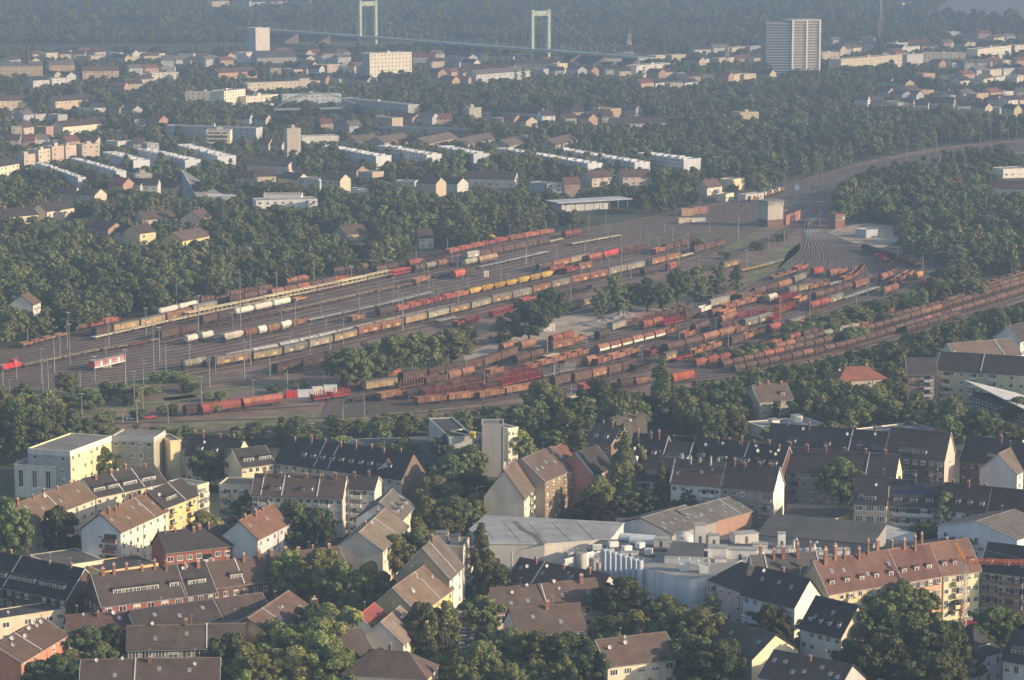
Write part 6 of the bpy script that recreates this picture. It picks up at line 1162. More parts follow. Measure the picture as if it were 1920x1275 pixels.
row('in the lowest hump row', [(1460, 703, 1546, 686, 'dome brown 3'), (1546, 686, 1586, 673, 'dome rust 1 dome brown 1'), (1700, 627, 1800, 597, 'dome brown 5')])
row('in the back fan row', [(1336, 573, 1381, 561, 'dome brown 2'), (1390, 566, 1416, 558, 'gon brown 1'), (1416, 558, 1461, 546, 'dome brown 2'), (1461, 546, 1486, 539, 'dome rust 1'), (1490, 535, 1513, 527, 'dome grey 1'), (1527, 520, 1545, 515, 'dome bright 1'), (1557, 523, 1590, 515, 'dome rust 1 gon red 1')])
row('in the second fan row', [(1314, 592, 1334, 585, 'gon white 1'), (1332, 581, 1369, 571, 'box grey 1'), (1360, 586, 1440, 564, 'gon rust 4'), (1443, 571, 1459, 566, 'dome white 1'), (1480, 556, 1519, 547, 'dome grey 1 box tan 1'), (1518, 548, 1556, 539, 'gon rust 2'), (1556, 540, 1580, 533, 'flat pale 1'), (1582, 533, 1600, 527, 'gon rust 1'), (1600, 527, 1612, 519, 'gon rust 1'), (1612, 519, 1620, 508, 'gon rust 1')])
row('in the third fan row', [(1336, 599, 1356, 593, 'dome rust 1'), (1356, 599, 1380, 590, 'gon orange 1'), (1384, 604, 1440, 590, 'stake red 2'), (1461, 573, 1494, 562, 'stake bright 2'), (1498, 573, 1514, 566, 'gon orange 1'), (1530, 566, 1600, 545, 'dome brown 4'), (1604, 545, 1631, 536, 'hood rust 1'), (1654, 531, 1676, 523, 'dome rust 2')])
row('in the fourth fan row', [(1354, 611, 1384, 602, 'hood rust 1'), (1384, 609, 1462, 590, 'stake red 3'), (1462, 590, 1492, 581, 'stake bright 1'), (1522, 585, 1558, 574, 'dome red 2'), (1557, 574, 1582, 565, 'box grey 1'), (1584, 566, 1650, 544, 'flat pale 3'), (1660, 557, 1686, 547, 'dome rust 2')])
row('in the fifth fan row', [(1352, 626, 1397, 614, 'box brown 2'), (1397, 618, 1449, 604, 'box grey 2'), (1449, 609, 1467, 602, 'stake bright 1'), (1482, 619, 1509, 610, 'box tan 1'), (1511, 617, 1533, 608, 'gon orange 1'), (1676, 540, 1714, 518, 'gon rust 3'), (1734, 543, 1751, 536, 'hood bright 1'), (1720, 528, 1732, 524, 'dome orange 1')])
row('in the last fan row', [(1372, 652, 1396, 644, 'box dark 1'), (1396, 643, 1434, 629, 'gon rust 1 gon brown 1'), (1446, 629, 1465, 621, 'dome red 1')])
row('on the curve under the right wood', [(1614, 470, 1650, 482, 'gon dark 2'), (1650, 482, 1690, 493, 'gon dark 3'), (1690, 493, 1718, 504, 'gon red 1 gon rust 1'), (1640, 487, 1656, 497, 'gon bright 1'), (1656, 498, 1672, 515, 'gon rust 2'), (1770, 514, 1806, 521, 'gon dark 2')])
row('in the row before the curving ladder tracks', [(1392, 513, 1440, 502, 'flat yellow 3'), (1440, 502, 1472, 492, 'flat pale 2'), (1450, 528, 1494, 514, 'low rust 3'), (1495, 514, 1516, 506, 'gon red 1'), (1357, 508, 1387, 500, 'box tan 1')])
row('in the orange work train', [(1408, 380, 1472, 360, 'work orange 5')])
# the red locomotive and the red coach
def loco(px0, py0, px1, py1, label, short):
    A, B = G(px0, py0), G(px1, py1); d = B - A; l = d.length; rz = math.atan2(d.y, d.x); c = (A + B) / 2 + Vector((-d.y, d.x, 0)).normalized() * 1.4
    o = obj('locomotive', None, None, (c.x, c.y, .3), rz); h = l / 2; red = paint((.52, .045, .03), .4)
    b = MB(); b.box(-h, -1.4, .9, h, 1.4, 1.45); part('frame', b, paint((.4, .05, .04)), o)
    b = MB(); b.box(-h + .6, -.95, 1.453, h * .1, .95, 2.9); b.box(h * .38, -.95, 1.453, h - .6, .95, 2.7); part('hood', b, red, o)
    b = MB(); b.box(h * .1 + .005, -1.4, 1.453, h * .38 - .005, 1.4, 4.0); b.box(h * .1 - .15, -1.5, 4.003, h * .38 + .15, 1.5, 4.2); part('cab', b, red, o)
    obj('window', window_mesh('w1'), o, (h * .24, -1.403, 2.7), 0, (h * .2, 1, .9))
    b = MB()
    for x in (-h + .1, h - .1): b.tube((x, -1.2, 1.45), (x, -1.2, 2.3), .04, 4); b.tube((x, -1.2, 2.3), (x, 1.2, 2.3), .04, 4); b.tube((x, 1.2, 1.45), (x, 1.2, 2.3), .04, 4)
    part('handrail', b, paint((.7, .7, .65)), o)
    for x in (-h * .55, h * .55): obj('bogie', shared('bogie', None), o, (x, 0, 0))
    tag(o, label, 'locomotive', None, (px0, py0 - 10), short)
loco(8, 699, 43, 691, 'bright red shunting locomotive at the left end of the flat wagons', 'the red locomotive')
loco(1790, 352, 1802, 344, 'small red locomotive on the far right curve beside bushes', 'the small red locomotive')
A, B = G(177, 697), G(236, 683); d = B - A; l = d.length; rz = math.atan2(d.y, d.x); c = (A + B) / 2 + Vector((-d.y, d.x, 0)).normalized() * 1.4
o = obj('passenger_coach', None, None, (c.x, c.y, .3), rz); h = l / 2
b = MB(); b.box(-h, -1.42, 1.0, h, 1.42, 3.5, 0); part('body', b, paint((.56, .05, .045), .4), o)
b = MB(); b.prof([(1.42, 3.503)] + arc(1.42, 3.51, 4.05, 8) + [(-1.42, 3.503)], -h, h); part('roof', b, paint((.22, .21, .20)), o)
b = MB(); b.box(-h, -1.45, 1.0, h, -1.423, 1.55); part('skirt_stripe', b, paint((.66, .64, .6)), o)
for x in (-.56, 0, .56):
    b = MB(); b.box(x * h - .75, -1.47, 1.0, x * h + .75, -1.453, 3.3); part('door', b, paint((.66, .64, .60)), o)
for i in range(13):
    x = -.92 + i * .1533
    if min(abs(x - t) for t in (-.56, 0, .56)) > .09: obj('window', window_mesh('w1'), o, (x * h, -1.424, 2.15), 0, (1.5, 1, .95))
for x in (-h + 3, h - 3): obj('bogie', shared('bogie', None), o, (x, 0, 0))
tag(o, 'red and white passenger coach standing alone in the upper yard', 'coach', None, (206, 684), 'the red passenger coach')
# ------------------------------------------------------------------ masts
MASTS = '''6 684 732;6 582 640;19 711 770;31 664 712;52 598 640;71 568 632;78 654 718;81 678 746;91 668 752;102 632 700;103 728 778;113 628 672;126 604 654;129 586 640;131 608 684;151 694 752;154 738 794;178 668 716;199 544 600;199 632 676;204 590 652;216 568 600;225 690 724;236 656 750;252 696 760;257 750 794;269 668 726;268 726 774;274 578 634;288 610 696;299 614 680;294 570 592;296 552 586;311 642 698;315 750 794;355 646 678;372 556 630;378 706 756;189 766 792;230 768 792;331 520 572;376 536 568;373 554 610;451 504 620;437 586 634;458 626 712;470 624 686;490 518 548;519 508 566;528 566 602;544 626 662;554 564 602;562 524 556;581 608 666;589 496 534;602 552 590;611 586 622;619 628 662;644 596 648;659 500 530;673 542 574;393 668 726;404 664 700;506 648 706;474 712 745;539 694 732;560 718 735;607 698 732;655 482 506;659 498 528;673 530 588;684 570 600;704 468 500;710 528 566;719 470 496;724 484 514;738 520 558;747 538 574;755 552 620;780 458 488;785 534 568;795 484 520;804 508 542;813 524 562;822 538 564;839 444 472;848 460 490;858 478 506;859 536 570;867 490 526;877 520 544;897 436 454;939 498 526;951 510 532;956 422 450;975 516 564;987 460 494;999 478 510;982 408 440;1024 412 438;986 452 500;1012 496 518;1068 396 428;1042 460 486;1057 468 490;1070 524 564;1090 492 530;1096 454 472;1103 400 434;1112 464 480;1127 468 496;1136 396 434;1140 416 448;1142 484 520;1164 442 520;1183 494 522;1200 430 450;1217 442 464;1218 486 516;1234 446 466;1246 410 440;1253 472 516;1261 428 454;1273 458 498;1310 468 504;694 704 724;773 680 714;839 688 722;874 666 704;908 694 732;683 730 784;643 752 794;729 784 828;879 776 806;585 794 835;1026 620 662;1100 614 648;1039 674 708;1130 680 700;1203 648 680;1274 610 648;1296 638 672;1071 718 762;1342 596 630;1365 622 656;1408 570 610;1462 556 608;1518 548 592;1573 532 560;1605 552 580;1626 520 556;1296 568 592;1612 488 505;1658 536 572;1678 506 538;1683 462 494;1712 452 486;1730 476 518;1780 466 496;1762 510 526;1311 370 410;1384 360 384;1446 332 358;1472 314 360;1493 338 370;1541 290 338;1516 336 368;1545 348 380;1579 332 370;1595 338 388;1664 316 360;1517 418 452;1536 392 424;1384 404 452;1731 240 308;1781 236 278;1857 228 272;1774 266 320;1700 262 300;1820 250 290;1640 300 330;1616 330 352;1680 320 345;1425 352 380;1350 380 420;1330 410 440;1290 440 470;1440 440 470;1470 430 455;1400 470 500;1690 236 262;1755 250 285;1838 240 272;1890 236 268;1905 225 262'''
mast_m = surf('galvanised_steel', (.26, .27, .26), .2, 1.0, rnd=.2); lamp_m = paint((.42, .42, .40), .4)
def mast_meshes():
    b = MB(); b.tube((0, 0, 0), (0, 0, 1), 1, 6, r2=.55); pole = b.mesh('pole', mast_m)
    b = MB(); b.box(-.9, -.09, 0, .9, .09, .14)
    for x in (-.85, .85): b.box(x - .34, -.25, -.14, x + .34, .25, .08)
    head = b.mesh('lamp_head', lamp_m)
    b = MB(); b.tube((0, 0, 0), (2.6, 0, .5), .06, 5); b.tube((0, 0, -1.3), (2.6, 0, .4), .05, 5); b.box(2.3, -.1, -.3, 2.5, .1, .4); arm = b.mesh('bracket_arm', mast_m)
    return pole, head, arm
mp_, mh_, ma_ = mast_meshes()
MH = []
for s in MASTS.split(';'):
    x, yt, yb = map(int, s.split()); p = G(x, yb); h = height_at(x, yb, yt); o = obj('yard_mast', None, None, p)
    lamp = (x * 7 + yb) % 10 < 5; r = .24 if h < 14 else .31
    if yb < 400: r = .22
    obj('pole', mp_, o, (0, 0, 0), 0, (r, r, h))
    if lamp: obj('lamp_head', mh_, o, (0, 0, h), rng.uniform(-.5, .5), (.75, 1, 1))
    else: obj('bracket_arm', ma_, o, (0, 0, h * .8), rng.choice([2.1, -1.0]))
    auto(o, ('tall grey lamp mast' if h > 12 else 'short grey lamp post') if lamp else ('tall steel overhead-line mast' if h > 10 else 'short steel signal post'), 'mast', (x, (yt + yb) / 2), 'masts of the rail yard')
# ------------------------------------------------------------------ trees
def leaf_mesh(name, C, Rr, n, size, mat, seed, up=.0, squash=1.0, trunk=None):
    """n leaf-clump faces spread over lobes (centres C, radii Rr): one crown"""
    r = np.random.default_rng(seed); C = np.array(C, float); Rr = np.array(Rr, float)
    w = Rr ** 2; k = r.choice(len(C), n, p=w / w.sum()); d = r.normal(size=(n, 3)); d /= np.linalg.norm(d, axis=1)[:, None]
    d[:, 2] = np.where(d[:, 2] < -.35, -d[:, 2], d[:, 2]); rad = Rr[k] * r.uniform(.80, 1.07, n); pos = C[k] + d * rad[:, None] * np.array([1, 1, squash])
    nm = d + r.normal(size=(n, 3)) * .50; nm[:, 2] += up; nm /= np.linalg.norm(nm, axis=1)[:, None]
    t = np.cross(nm, r.normal(size=(n, 3))); t /= np.linalg.norm(t, axis=1)[:, None]; b = np.cross(nm, t)
    s = size * r.uniform(.6, 1.3, n)[:, None]; e = r.uniform(.55, 1.0, n)[:, None]
    V = np.stack([pos - t * s - b * s * e * .6, pos + t * s * .8 - b * s * e, pos + t * s + b * s * e * .7, pos - t * s * .7 + b * s * e], 1).reshape(-1, 3)
    V = V.tolist(); F_ = [(4 * i, 4 * i + 1, 4 * i + 2, 4 * i + 3) for i in range(n)]; m = [0] * n; mats = [mat]
    if trunk:
        mb = MB(); trunk(mb); o = len(V); V += mb.v; F_ += [tuple(i + o for i in f) for f in mb.f]; m += [1] * len(mb.f); mats.append(bark())
    me = bpy.data.meshes.new(name); me.from_pydata(V, [], F_)
    for q in mats: me.materials.append(q)
    me.polygons.foreach_set('material_index', m); me.update(); return me
def bark(): return surf('bark', (.075, .058, .045), .35, 2.0)
def lobes(kind, seed):
    r = random.Random(seed); C = []; Rr = []
    if kind == 'broad':                                  # unit: radius ~1 (5 m), height 1 (12 m)
        for i in range(70):
            a = r.uniform(0, 6.28); q = r.random() ** .6 * .92; z = .60 + (r.uniform(-.36, .34)) * math.sqrt(max(.02, 1 - q * q)) + r.uniform(-.04, .05); C.append((q * math.cos(a) * 5, q * math.sin(a) * 5, z * 12)); Rr.append(r.uniform(.45, 1.25) * (1.25 - .45 * q))
        C.append((0, 0, 10.3)); Rr.append(1.7)
    elif kind == 'tall':
        for i in range(60):
            z = r.uniform(.10, 1.0); q = (1 - abs(z - .42) * 1.25) * r.uniform(.1, .95); a = r.uniform(0, 6.28); C.append((q * math.cos(a) * 4, q * math.sin(a) * 4, z * 14)); Rr.append(r.uniform(.4, 1.1))
    elif kind == 'poplar':
        for i in range(26):
            z = .1 + .87 * i / 25; q = .9 * math.sin(math.pi * min(1, .15 + z * .82)) ** .6; a = r.uniform(0, 6.28); C.append((q * math.cos(a), q * math.sin(a), z * 20)); Rr.append(max(.5, 1.5 * math.sin(math.pi * min(.97, .18 + z * .78)) + r.uniform(-.2, .3)))
    elif kind == 'conifer':
        for i in range(34):
            z = .08 + .9 * i / 33; q = (1 - z) * 3.6; a = i * 2.4; C.append((q * .72 * math.cos(a), q * .72 * math.sin(a), z * 14)); Rr.append(.35 + (1 - z) * 1.25)
    elif kind == 'bush':
        for i in range(9):
            a = r.uniform(0, 6.28); q = math.sqrt(r.random()) * 2.2; C.append((q * math.cos(a), q * math.sin(a), r.uniform(.8, 2.6))); Rr.append(r.uniform(.9, 1.5))
    return C, Rr
DES = {'broad': (12.0, 5.0), 'tall': (14.6, 3.9), 'poplar': (21.0, 2.6), 'conifer': (14.2, 3.9), 'bush': (4.0, 3.2)}
L_ = {'green': leafm('leaves_green', (.076, .102, .028), (.232, .270, .080)), 'light': leafm('leaves_light', (.122, .152, .032), (.315, .350, .092)), 'dark': leafm('leaves_dark', (.058, .078, .026), (.170, .198, .068)), 'purple': leafm('leaves_purple', (.022, .012, .016), (.05, .028, .03), .1), 'silver': leafm('leaves_silver', (.13, .148, .060), (.31, .325, .15))}
def trunk_mesh(kind, seed):
    r = random.Random(seed); b = MB(); H, Rw = DES[kind]
    b.tube((0, 0, -.1), (0, 0, H * .4), .34 if kind != 'bush' else .15, 8, r2=.24); b.tube((0, 0, H * .4), (.2, .1, H * .82), .24, 6, r2=.06)
    for i in range(5):
        a = i * 1.256 + r.uniform(-.3, .3); z = H * r.uniform(.28, .5); b.tube((0, 0, z), (math.cos(a) * Rw * .6, math.sin(a) * Rw * .6, z + H * .25), .13, 5, r2=.04)
    return b.mesh('trunk', bark())
CR = {}
def crown_mesh(kind, tone, v):
    k = (kind, tone, v)
    if k not in CR:
        C, Rr = lobes(kind, v * 13 + 5); n, s = {'broad': (8000, .27), 'tall': (6500, .25), 'poplar': (4800, .28), 'conifer': (4200, .32), 'bush': (1500, .28)}[kind]
        CR[k] = leaf_mesh('crown', C, Rr, n, s, L_[tone], v * 7 + len(kind), squash=.95)
    return CR[k]
TK = {}
TREES = []; NTREE = [0]
KD = {'broad': 'round-crowned', 'tall': 'upright', 'poplar': 'columnar', 'conifer': 'pointed', 'bush': 'low bushy'}
NM = {'broad': 'broadleaf_tree', 'tall': 'broadleaf_tree', 'poplar': 'poplar_tree', 'conifer': 'conifer_tree', 'bush': 'shrub'}
def tree(px, yb, h, rad, kind, tone, label=None, short=None):
    p = G(px, yb); H, Rw = DES[kind]; v = rng.randrange(3) if kind in ('broad', 'tall') else rng.randrange(2)
    o = obj(NM[kind], None, None, (p.x, p.y, -.13 * h if kind in ('broad', 'tall') else 0), rng.uniform(0, 6.28), (rad / Rw, rad / Rw, h / H * (1.14 if kind in ('broad', 'tall') else 1))); o.empty_display_size = 1
    obj('crown', crown_mesh(kind, tone, v), o)
    if (kind, v) not in TK: TK[(kind, v)] = trunk_mesh(kind, v)
    obj('trunk', TK[(kind, v)], o); TREES.append((p.x, p.y, rad)); NTREE[0] += 1
    top = yb - h / mpp(px, yb)
    if label: tag(o, label, 'tree', None, (px, (yb + top) / 2), short)
    else: auto(o, f"{ {'green': 'green', 'light': 'light green', 'dark': 'dark green', 'purple': 'purple', 'silver': 'pale green'}[tone]} {KD[kind]} {'shrub' if kind == 'bush' else 'tree'}", 'shrub' if kind == 'bush' else 'tree', (px, (yb + top) / 2))
T = {'b': ('broad', 'green'), 'l': ('broad', 'light'), 'd': ('broad', 'dark'), 't': ('tall', 'green'), 's': ('tall', 'silver'), 'c': ('conifer', 'dark'), 'p': ('poplar', 'green'), 'u': ('broad', 'purple'), 'g': ('bush', 'green'), 'k': ('bush', 'dark')}
HAND = '''20 950 1056 62 b;112 960 1048 58 d;196 845 906 46 b;245 838 890 58 b;298 818 884 50 c;392 852 908 56 b;434 848 906 56 b;378 962 1006 56 l;325 985 1016 62 d;458 996 1056 50 c;466 933 992 48 b;425 1058 1122 60 l;466 1075 1128 58 b;540 1042 1130 52 l;600 1040 1135 70 l;640 1062 1150 66 b;690 1066 1150 62 l;720 1080 1150 44 b;694 1018 1078 42 l;740 1010 1080 62 b;782 1000 1066 56 b;555 950 1032 60 d;594 962 1034 56 d;570 858 900 38 b;545 872 900 44 d;648 868 908 64 b;640 820 850 42 l;712 835 872 46 b;756 828 874 56 b;844 820 884 58 b;882 840 896 50 b;846 862 940 62 b;884 888 952 62 b;822 902 972 64 b;806 942 1012 54 l;852 938 1010 68 b;892 930 990 50 b;786 992 1056 56 b;838 980 1040 56 b;902 998 1120 46 t;934 1070 1130 52 b;918 1052 1108 56 d;902 1124 1186 62 b;800 1142 1240 60 d;838 1140 1236 46 t;780 1170 1240 50 d;960 1186 1258 76 b;1010 1192 1268 84 b;1066 1196 1274 86 d;1108 1216 1286 66 d;900 1210 1280 60 b;1052 1154 1204 48 l;1168 1092 1174 84 d;1186 1150 1212 52 l;1142 1160 1212 56 b;1246 1122 1186 60 b;1274 1148 1232 70 b;1312 1150 1244 76 b;1332 1128 1196 52 t;1300 1200 1276 84 d;1350 1210 1290 80 d;1230 1180 1240 60 b;1442 1142 1216 62 d;1478 1152 1214 46 d;1636 1096 1172 68 b;1692 1102 1184 78 b;1728 1112 1176 56 b;1644 1138 1254 78 d;1706 1166 1282 96 d;1764 1178 1286 88 d;1648 1200 1296 86 d;1744 1232 1310 96 d;1600 1210 1290 56 d;1864 1146 1218 78 b;1906 1156 1216 56 b;1830 1182 1246 50 b;1776 1118 1154 40 d;1812 1215 1280 60 d;540 1190 1276 76 l;522 1172 1240 60 l;575 1178 1250 60 b;500 1205 1275 56 b;615 1140 1225 62 l;668 1120 1190 48 b;690 1145 1200 40 b;600 1195 1285 70 l;450 1240 1300 60 b;700 1225 1290 50 d;600 1170 1266 84 l;655 1150 1246 74 l;556 1222 1298 84 l;626 1218 1300 84 l;488 1234 1304 66 l;432 1196 1282 66 d;466 1214 1288 56 b;590 1140 1215 60 b;168 1182 1250 68 d;212 1178 1246 56 d;190 1214 1266 60 b;110 1236 1296 76 d;76 1248 1300 60 d;436 1130 1190 62 l;1240 874 958 42 c;1292 910 966 54 c;1167 800 948 36 p;1202 845 944 34 t;1085 784 918 32 p;1122 904 968 52 l;1118 936 990 62 u;1176 925 964 52 d;1210 920 962 44 d;1266 934 966 40 d;1576 868 950 66 b;1578 808 872 60 b;1498 824 872 26 t;1720 880 914 30 b;1772 930 1002 36 s;1730 984 1016 38 d;1780 984 1014 36 l;1846 1000 1040 58 b;1238 656 802 38 p;30 766 864 90 d;86 792 862 60 d;140 780 850 60 d;190 800 846 58 b;-6 740 850 50 d;652 652 728 66 b;694 642 722 58 t;742 628 704 62 b;790 622 696 56 b;846 616 684 60 b;716 664 716 40 b;820 650 690 40 g;876 610 654 40 b;938 594 642 36 s;992 566 644 62 d;1032 540 618 56 b;1121 538 592 30 s;1152 516 588 44 t;1182 530 586 40 b;1214 522 586 50 d;1242 530 584 40 d;1270 502 574 42 b;1312 498 564 46 t;1346 500 558 38 t;1382 496 542 24 t;126 698 738 40 d;150 726 770 56 d;118 740 772 44 g;216 714 748 48 g;246 720 756 44 g;300 696 718 36 g;334 698 716 48 g;46 718 778 44 d;404 734 752 44 g;1604 574 614 56 b;1566 588 622 50 g;1642 562 606 40 b;1692 552 586 50 b;1552 602 628 44 g;1484 606 636 40 g;1438 638 660 44 g;1396 652 676 40 g;1752 524 574 46 b;1724 542 580 40 g;1820 522 560 44 b;1780 496 540 50 b;1600 612 640 50 g;1460 800 842 50 b;1330 762 838 56 b;1372 770 830 50 b;1040 806 838 44 l;975 812 862 44 l;1020 716 800 70 b;1130 712 800 76 b;1066 770 826 56 b;1000 766 830 50 b;1172 770 830 56 b;1096 745 810 56 b;1288 742 812 44 b;1200 752 815 40 b;1415 690 752 70 b;1466 684 745 60 b;1340 712 770 60 b;1520 730 790 70 b;1590 745 800 66 b;1640 730 800 76 b;1680 690 780 50 t;1720 770 815 50 l;1560 790 830 60 b;1690 800 832 46 b;1760 790 825 46 s;1840 770 832 64 b;1895 800 850 56 b;1840 684 740 70 d;1905 745 800 50 b;1380 735 790 60 b;1755 745 790 44 d;1330 660 680 40 g;1350 655 674 36 k;1374 650 672 40 g;1412 642 668 44 g;1462 622 648 40 g;1502 600 630 44 g;1522 596 622 36 k;1540 590 614 40 g;1580 580 606 40 g;1624 570 600 40 g;1668 556 590 40 g;1704 545 580 36 g;1736 535 566 40 k;1768 520 556 40 g;1660 590 610 36 g;1722 566 584 30 g;70 742 766 40 g;100 752 776 36 k;176 742 764 44 g;236 736 760 40 k;280 722 742 40 g;360 716 736 44 g;316 758 778 40 g;400 752 774 36 g;200 772 794 44 g;260 768 786 36 k;520 722 738 36 g;560 712 730 36 g;1420 452 470 26 g;1466 436 452 24 g;1360 470 486 26 g;1310 446 460 24 g'''
for s in HAND.split(';'):
    a = s.split(); x, yt, yb, w = map(float, a[:4]); k, tone = T[a[4]]; yb += .10 * (yb - yt) if yb > 840 else 0; h = height_at(x, yb, yt); m = mpp(x, yb)
    lab = sh = None
    if a[4] == 'p': lab, sh = {1238: ('tallest dark poplar standing alone in front of the rail yard', 'the tallest poplar'), 1167: ('tall poplar beside the white pointed gable', 'the gable-side poplar'), 1085: ('slim poplar beside the reddish roof house', 'the slim poplar')}[int(x)]
    if a[4] == 'u': lab, sh = 'dark purple-leaved tree beside the large white warehouse', 'the purple-leaved tree'
    if x == 298: lab, sh = 'dark spruce standing before the yellow apartment wing', 'the dark spruce'
    tree(x, yb, h * (1.1 if yb > 840 else 1.0), w * m / 2 * (1.42 if yb > 840 else 1.4 if 500 < yb < 735 and a[4] not in 'pgk' else 1.2), k, tone, lab, sh)
# belt between yard and houses, and the edge woods: individual trees, nearest first
def inside(poly, x, y):
    c = False; n = len(poly)
    for i in range(n):
        (x0, y0), (x1, y1) = poly[i], poly[i - 1]
        if (y0 > y) != (y1 > y) and x < (x1 - x0) * (y - y0) / (y1 - y0) + x0: c = not c
    return c
def blocked(px, py, p, rad, h, keep=True, foot=True, sep=.62):
    m = mpp(px, py); top = py - h / m; w = rad / m * .8
    if keep:
        for x0, y0, x1, y1, dist in KEEP:
            if p.y < dist and px + w > x0 and px - w < x1 and top < y1 and py > y0: return True
    if foot:
        for Mi, L, D in FOOT:
            q = Mi @ p
            if -rad * .75 < q.x < L + rad * .75 and -rad * .75 < q.y < D + rad * .75: return True
    for x, y, r in TREES:
        if (x - p.x) ** 2 + (y - p.y) ** 2 < ((r + rad) * sep) ** 2: return True
    return False
BELT = [(360, 806), (520, 800), (700, 792), (860, 792), (1000, 780), (1220, 762), (1300, 738), (1430, 716), (1560, 692), (1610, 676), (1660, 655), (1750, 625), (1850, 590), (1960, 560), (1960, 640), (1860, 640), (1800, 690), (1700, 700), (1690, 800), (1600, 800), (1430, 800), (1300, 835), (1180, 815), (1060, 830), (980, 815), (860, 815), (700, 832), (440, 838), (360, 836)]
def yard_hides(x, y, top):
    if y < 560 or x < 100: return False
    for (x0, y0), (x1, y1) in zip(YB[:-1], YB[1:]):
        if x0 <= x <= x1:
            yl = y0 + (y1 - y0) * (x - x0) / (x1 - x0); return y > yl - 6 and top < yl - 14
    return False
NOTREE = [yard_poly, [(1540, 440), (1580, 425), (1625, 412), (1692, 425), (1700, 455), (1660, 470), (1590, 472), (1552, 452)], RIVER,
          [(-80, 108), (-80, 83), (330, 83), (640, 77), (1000, 82), (1260, 86), (1260, 98), (900, 100), (640, 102), (330, 108)], [(880, 1030), (1130, 955), (1460, 945), (1640, 1000), (1640, 1040), (1340, 1130), (1180, 1120), (960, 1070)],
          [(832, 1290), (884, 1290), (888, 1240), (884, 1180), (862, 1180), (846, 1240)], [(1780, 380), (1783, 350), (1805, 333), (1860, 308), (1930, 292), (1930, 310), (1870, 322), (1815, 348), (1806, 380)], [(1060, 388), (1200, 380), (1200, 400), (1060, 408)], [(230, 800), (330, 790), (560, 770), (640, 765), (640, 800), (230, 806)], [(0, 855), (0, 930), (30, 900), (90, 880)]]
NB = [(min(q[0] for q in P), min(q[1] for q in P), max(q[0] for q in P), max(q[1] for q in P), P) for P in NOTREE]
def off_limits(x, y): return any(a <= x <= c and b <= y <= d and inside(P, x, y) for a, b, c, d, P in NB)
cand = []
for i in range(5200):
    x = rng.uniform(-20, 1940); y = rng.uniform(842, 1330)
    if not off_limits(x, y): cand.append((x, y))
cand.sort(key=lambda c: -c[1])
for x, y in cand:
    if NTREE[0] >= 292: break
    p = G(x, y); rad = rng.uniform(2.6, 4.4); h = rng.uniform(6, 10.5)
    if blocked(x, y, p, rad, h, sep=.66): continue
    k, t = rng.choice([('broad', 'green'), ('broad', 'green'), ('broad', 'light'), ('tall', 'green'), ('broad', 'dark')])
    tree(x, y, h, rad, k, t)
print('near', NTREE[0])
for i in range(900):
    x = rng.uniform(355, 1960); y = rng.uniform(560, 840)
    if NTREE[0] >= 305: break
    if not inside(BELT, x, y): continue
    p = G(x, y); rad = rng.uniform(3.4, 5.2); h = rng.uniform(8.5, 13)
    if blocked(x, y, p, rad, h): continue
    if yard_hides(x, y, y - h / mpp(x, y)): continue
    k, t = rng.choice([('broad', 'green'), ('broad', 'green'), ('broad', 'light'), ('tall', 'green'), ('broad', 'dark')])
    tree(x, y, h, rad, k, t)
# ------------------------------------------------------------------ the far woods: one mass
protos = bpy.data.collections.new('wood_tree_kinds')
for i in range(5):
    kind = ['broad', 'broad', 'tall', 'broad', 'tall'][i]; C, Rr = lobes(kind, 40 + i); tone = ['green', 'green', 'silver', 'dark', 'green'][i]
    def tk(b): b.tube((0, 0, -.1), (0, 0, 6), .3, 5, r2=.15)
    me = leaf_mesh(f'wood_tree_{"abcde"[i]}', C, Rr, 1500, .50, L_[tone], 90 + i, trunk=tk)
    protos.objects.link(bpy.data.objects.new(f'wood_tree_{"abcde"[i]}', me))
pts = []
cell = {}
def free(p, rad, sep):
    cx, cy = int(p.x // 12), int(p.y // 12)
    for i in range(cx - 1, cx + 2):
        for j in range(cy - 1, cy + 2):
            for x, y, r in cell.get((i, j), ()):
                if (x - p.x) ** 2 + (y - p.y) ** 2 < ((r + rad) * sep) ** 2: return False
    return True
for x, y, r in TREES: cell.setdefault((int(x // 12), int(y // 12)), []).append((x, y, r))
for x0, y0, x1, y1 in ((336, 316, 430, 366), (505, 196, 680, 212), (700, 232, 880, 246), (1640, -20, 1660, 66), (1174, 40, 1188, 84), (1222, 664, 1256, 788)): KEEP.append((x0, y0, x1, y1, G((x0 + x1) / 2, y1 + 6).y))
KS = sorted(KEEP)
def scatter(n, y0, y1, sep, rlo, rhi, hlo, hhi, far):
    v0, v1 = y0 + 186, y1 + 186
    for _ in range(n):
        u = rng.random(); v = 1 / (1 / v1 ** 2 + u * (1 / v0 ** 2 - 1 / v1 ** 2)) ** .5       # even over the ground
        y = v - 186; x = rng.uniform(-30, 1950)
        if off_limits(x, y): continue
        p = G(x, y); rad = rng.uniform(rlo, rhi); h = rng.uniform(hlo, hhi) * (.75 + .25 * rad / rhi)
        if not free(p, rad, sep): continue
        m = mpp(x, y); top = y - h / m; w = rad / m * .8; bad = False
        for kx0, ky0, kx1, ky1, dist in KS:
            if kx0 > x + w: break
            if p.y < dist and x - w < kx1 and top < ky1 and y > ky0: bad = True; break
        if bad: continue
        for Mi, L, D in FOOT:
            q = Mi @ p
            if -rad * .7 < q.x < L + rad * .7 and -rad * .7 < q.y < D + rad * .7: bad = True; break
        if bad: continue
        if y > 840: continue
        if yard_hides(x, y, top):
            h = rng.uniform(4, 7.5); rad = min(rad, 3.6)
            if yard_hides(x, y, y - h / m): continue
        pts.append((p.x, p.y, rad, h)); cell.setdefault((int(p.x // 12), int(p.y // 12)), []).append((p.x, p.y, rad))
scatter(2400, 690, 840, .52, 3.8, 6.0, 9.5, 15, False)
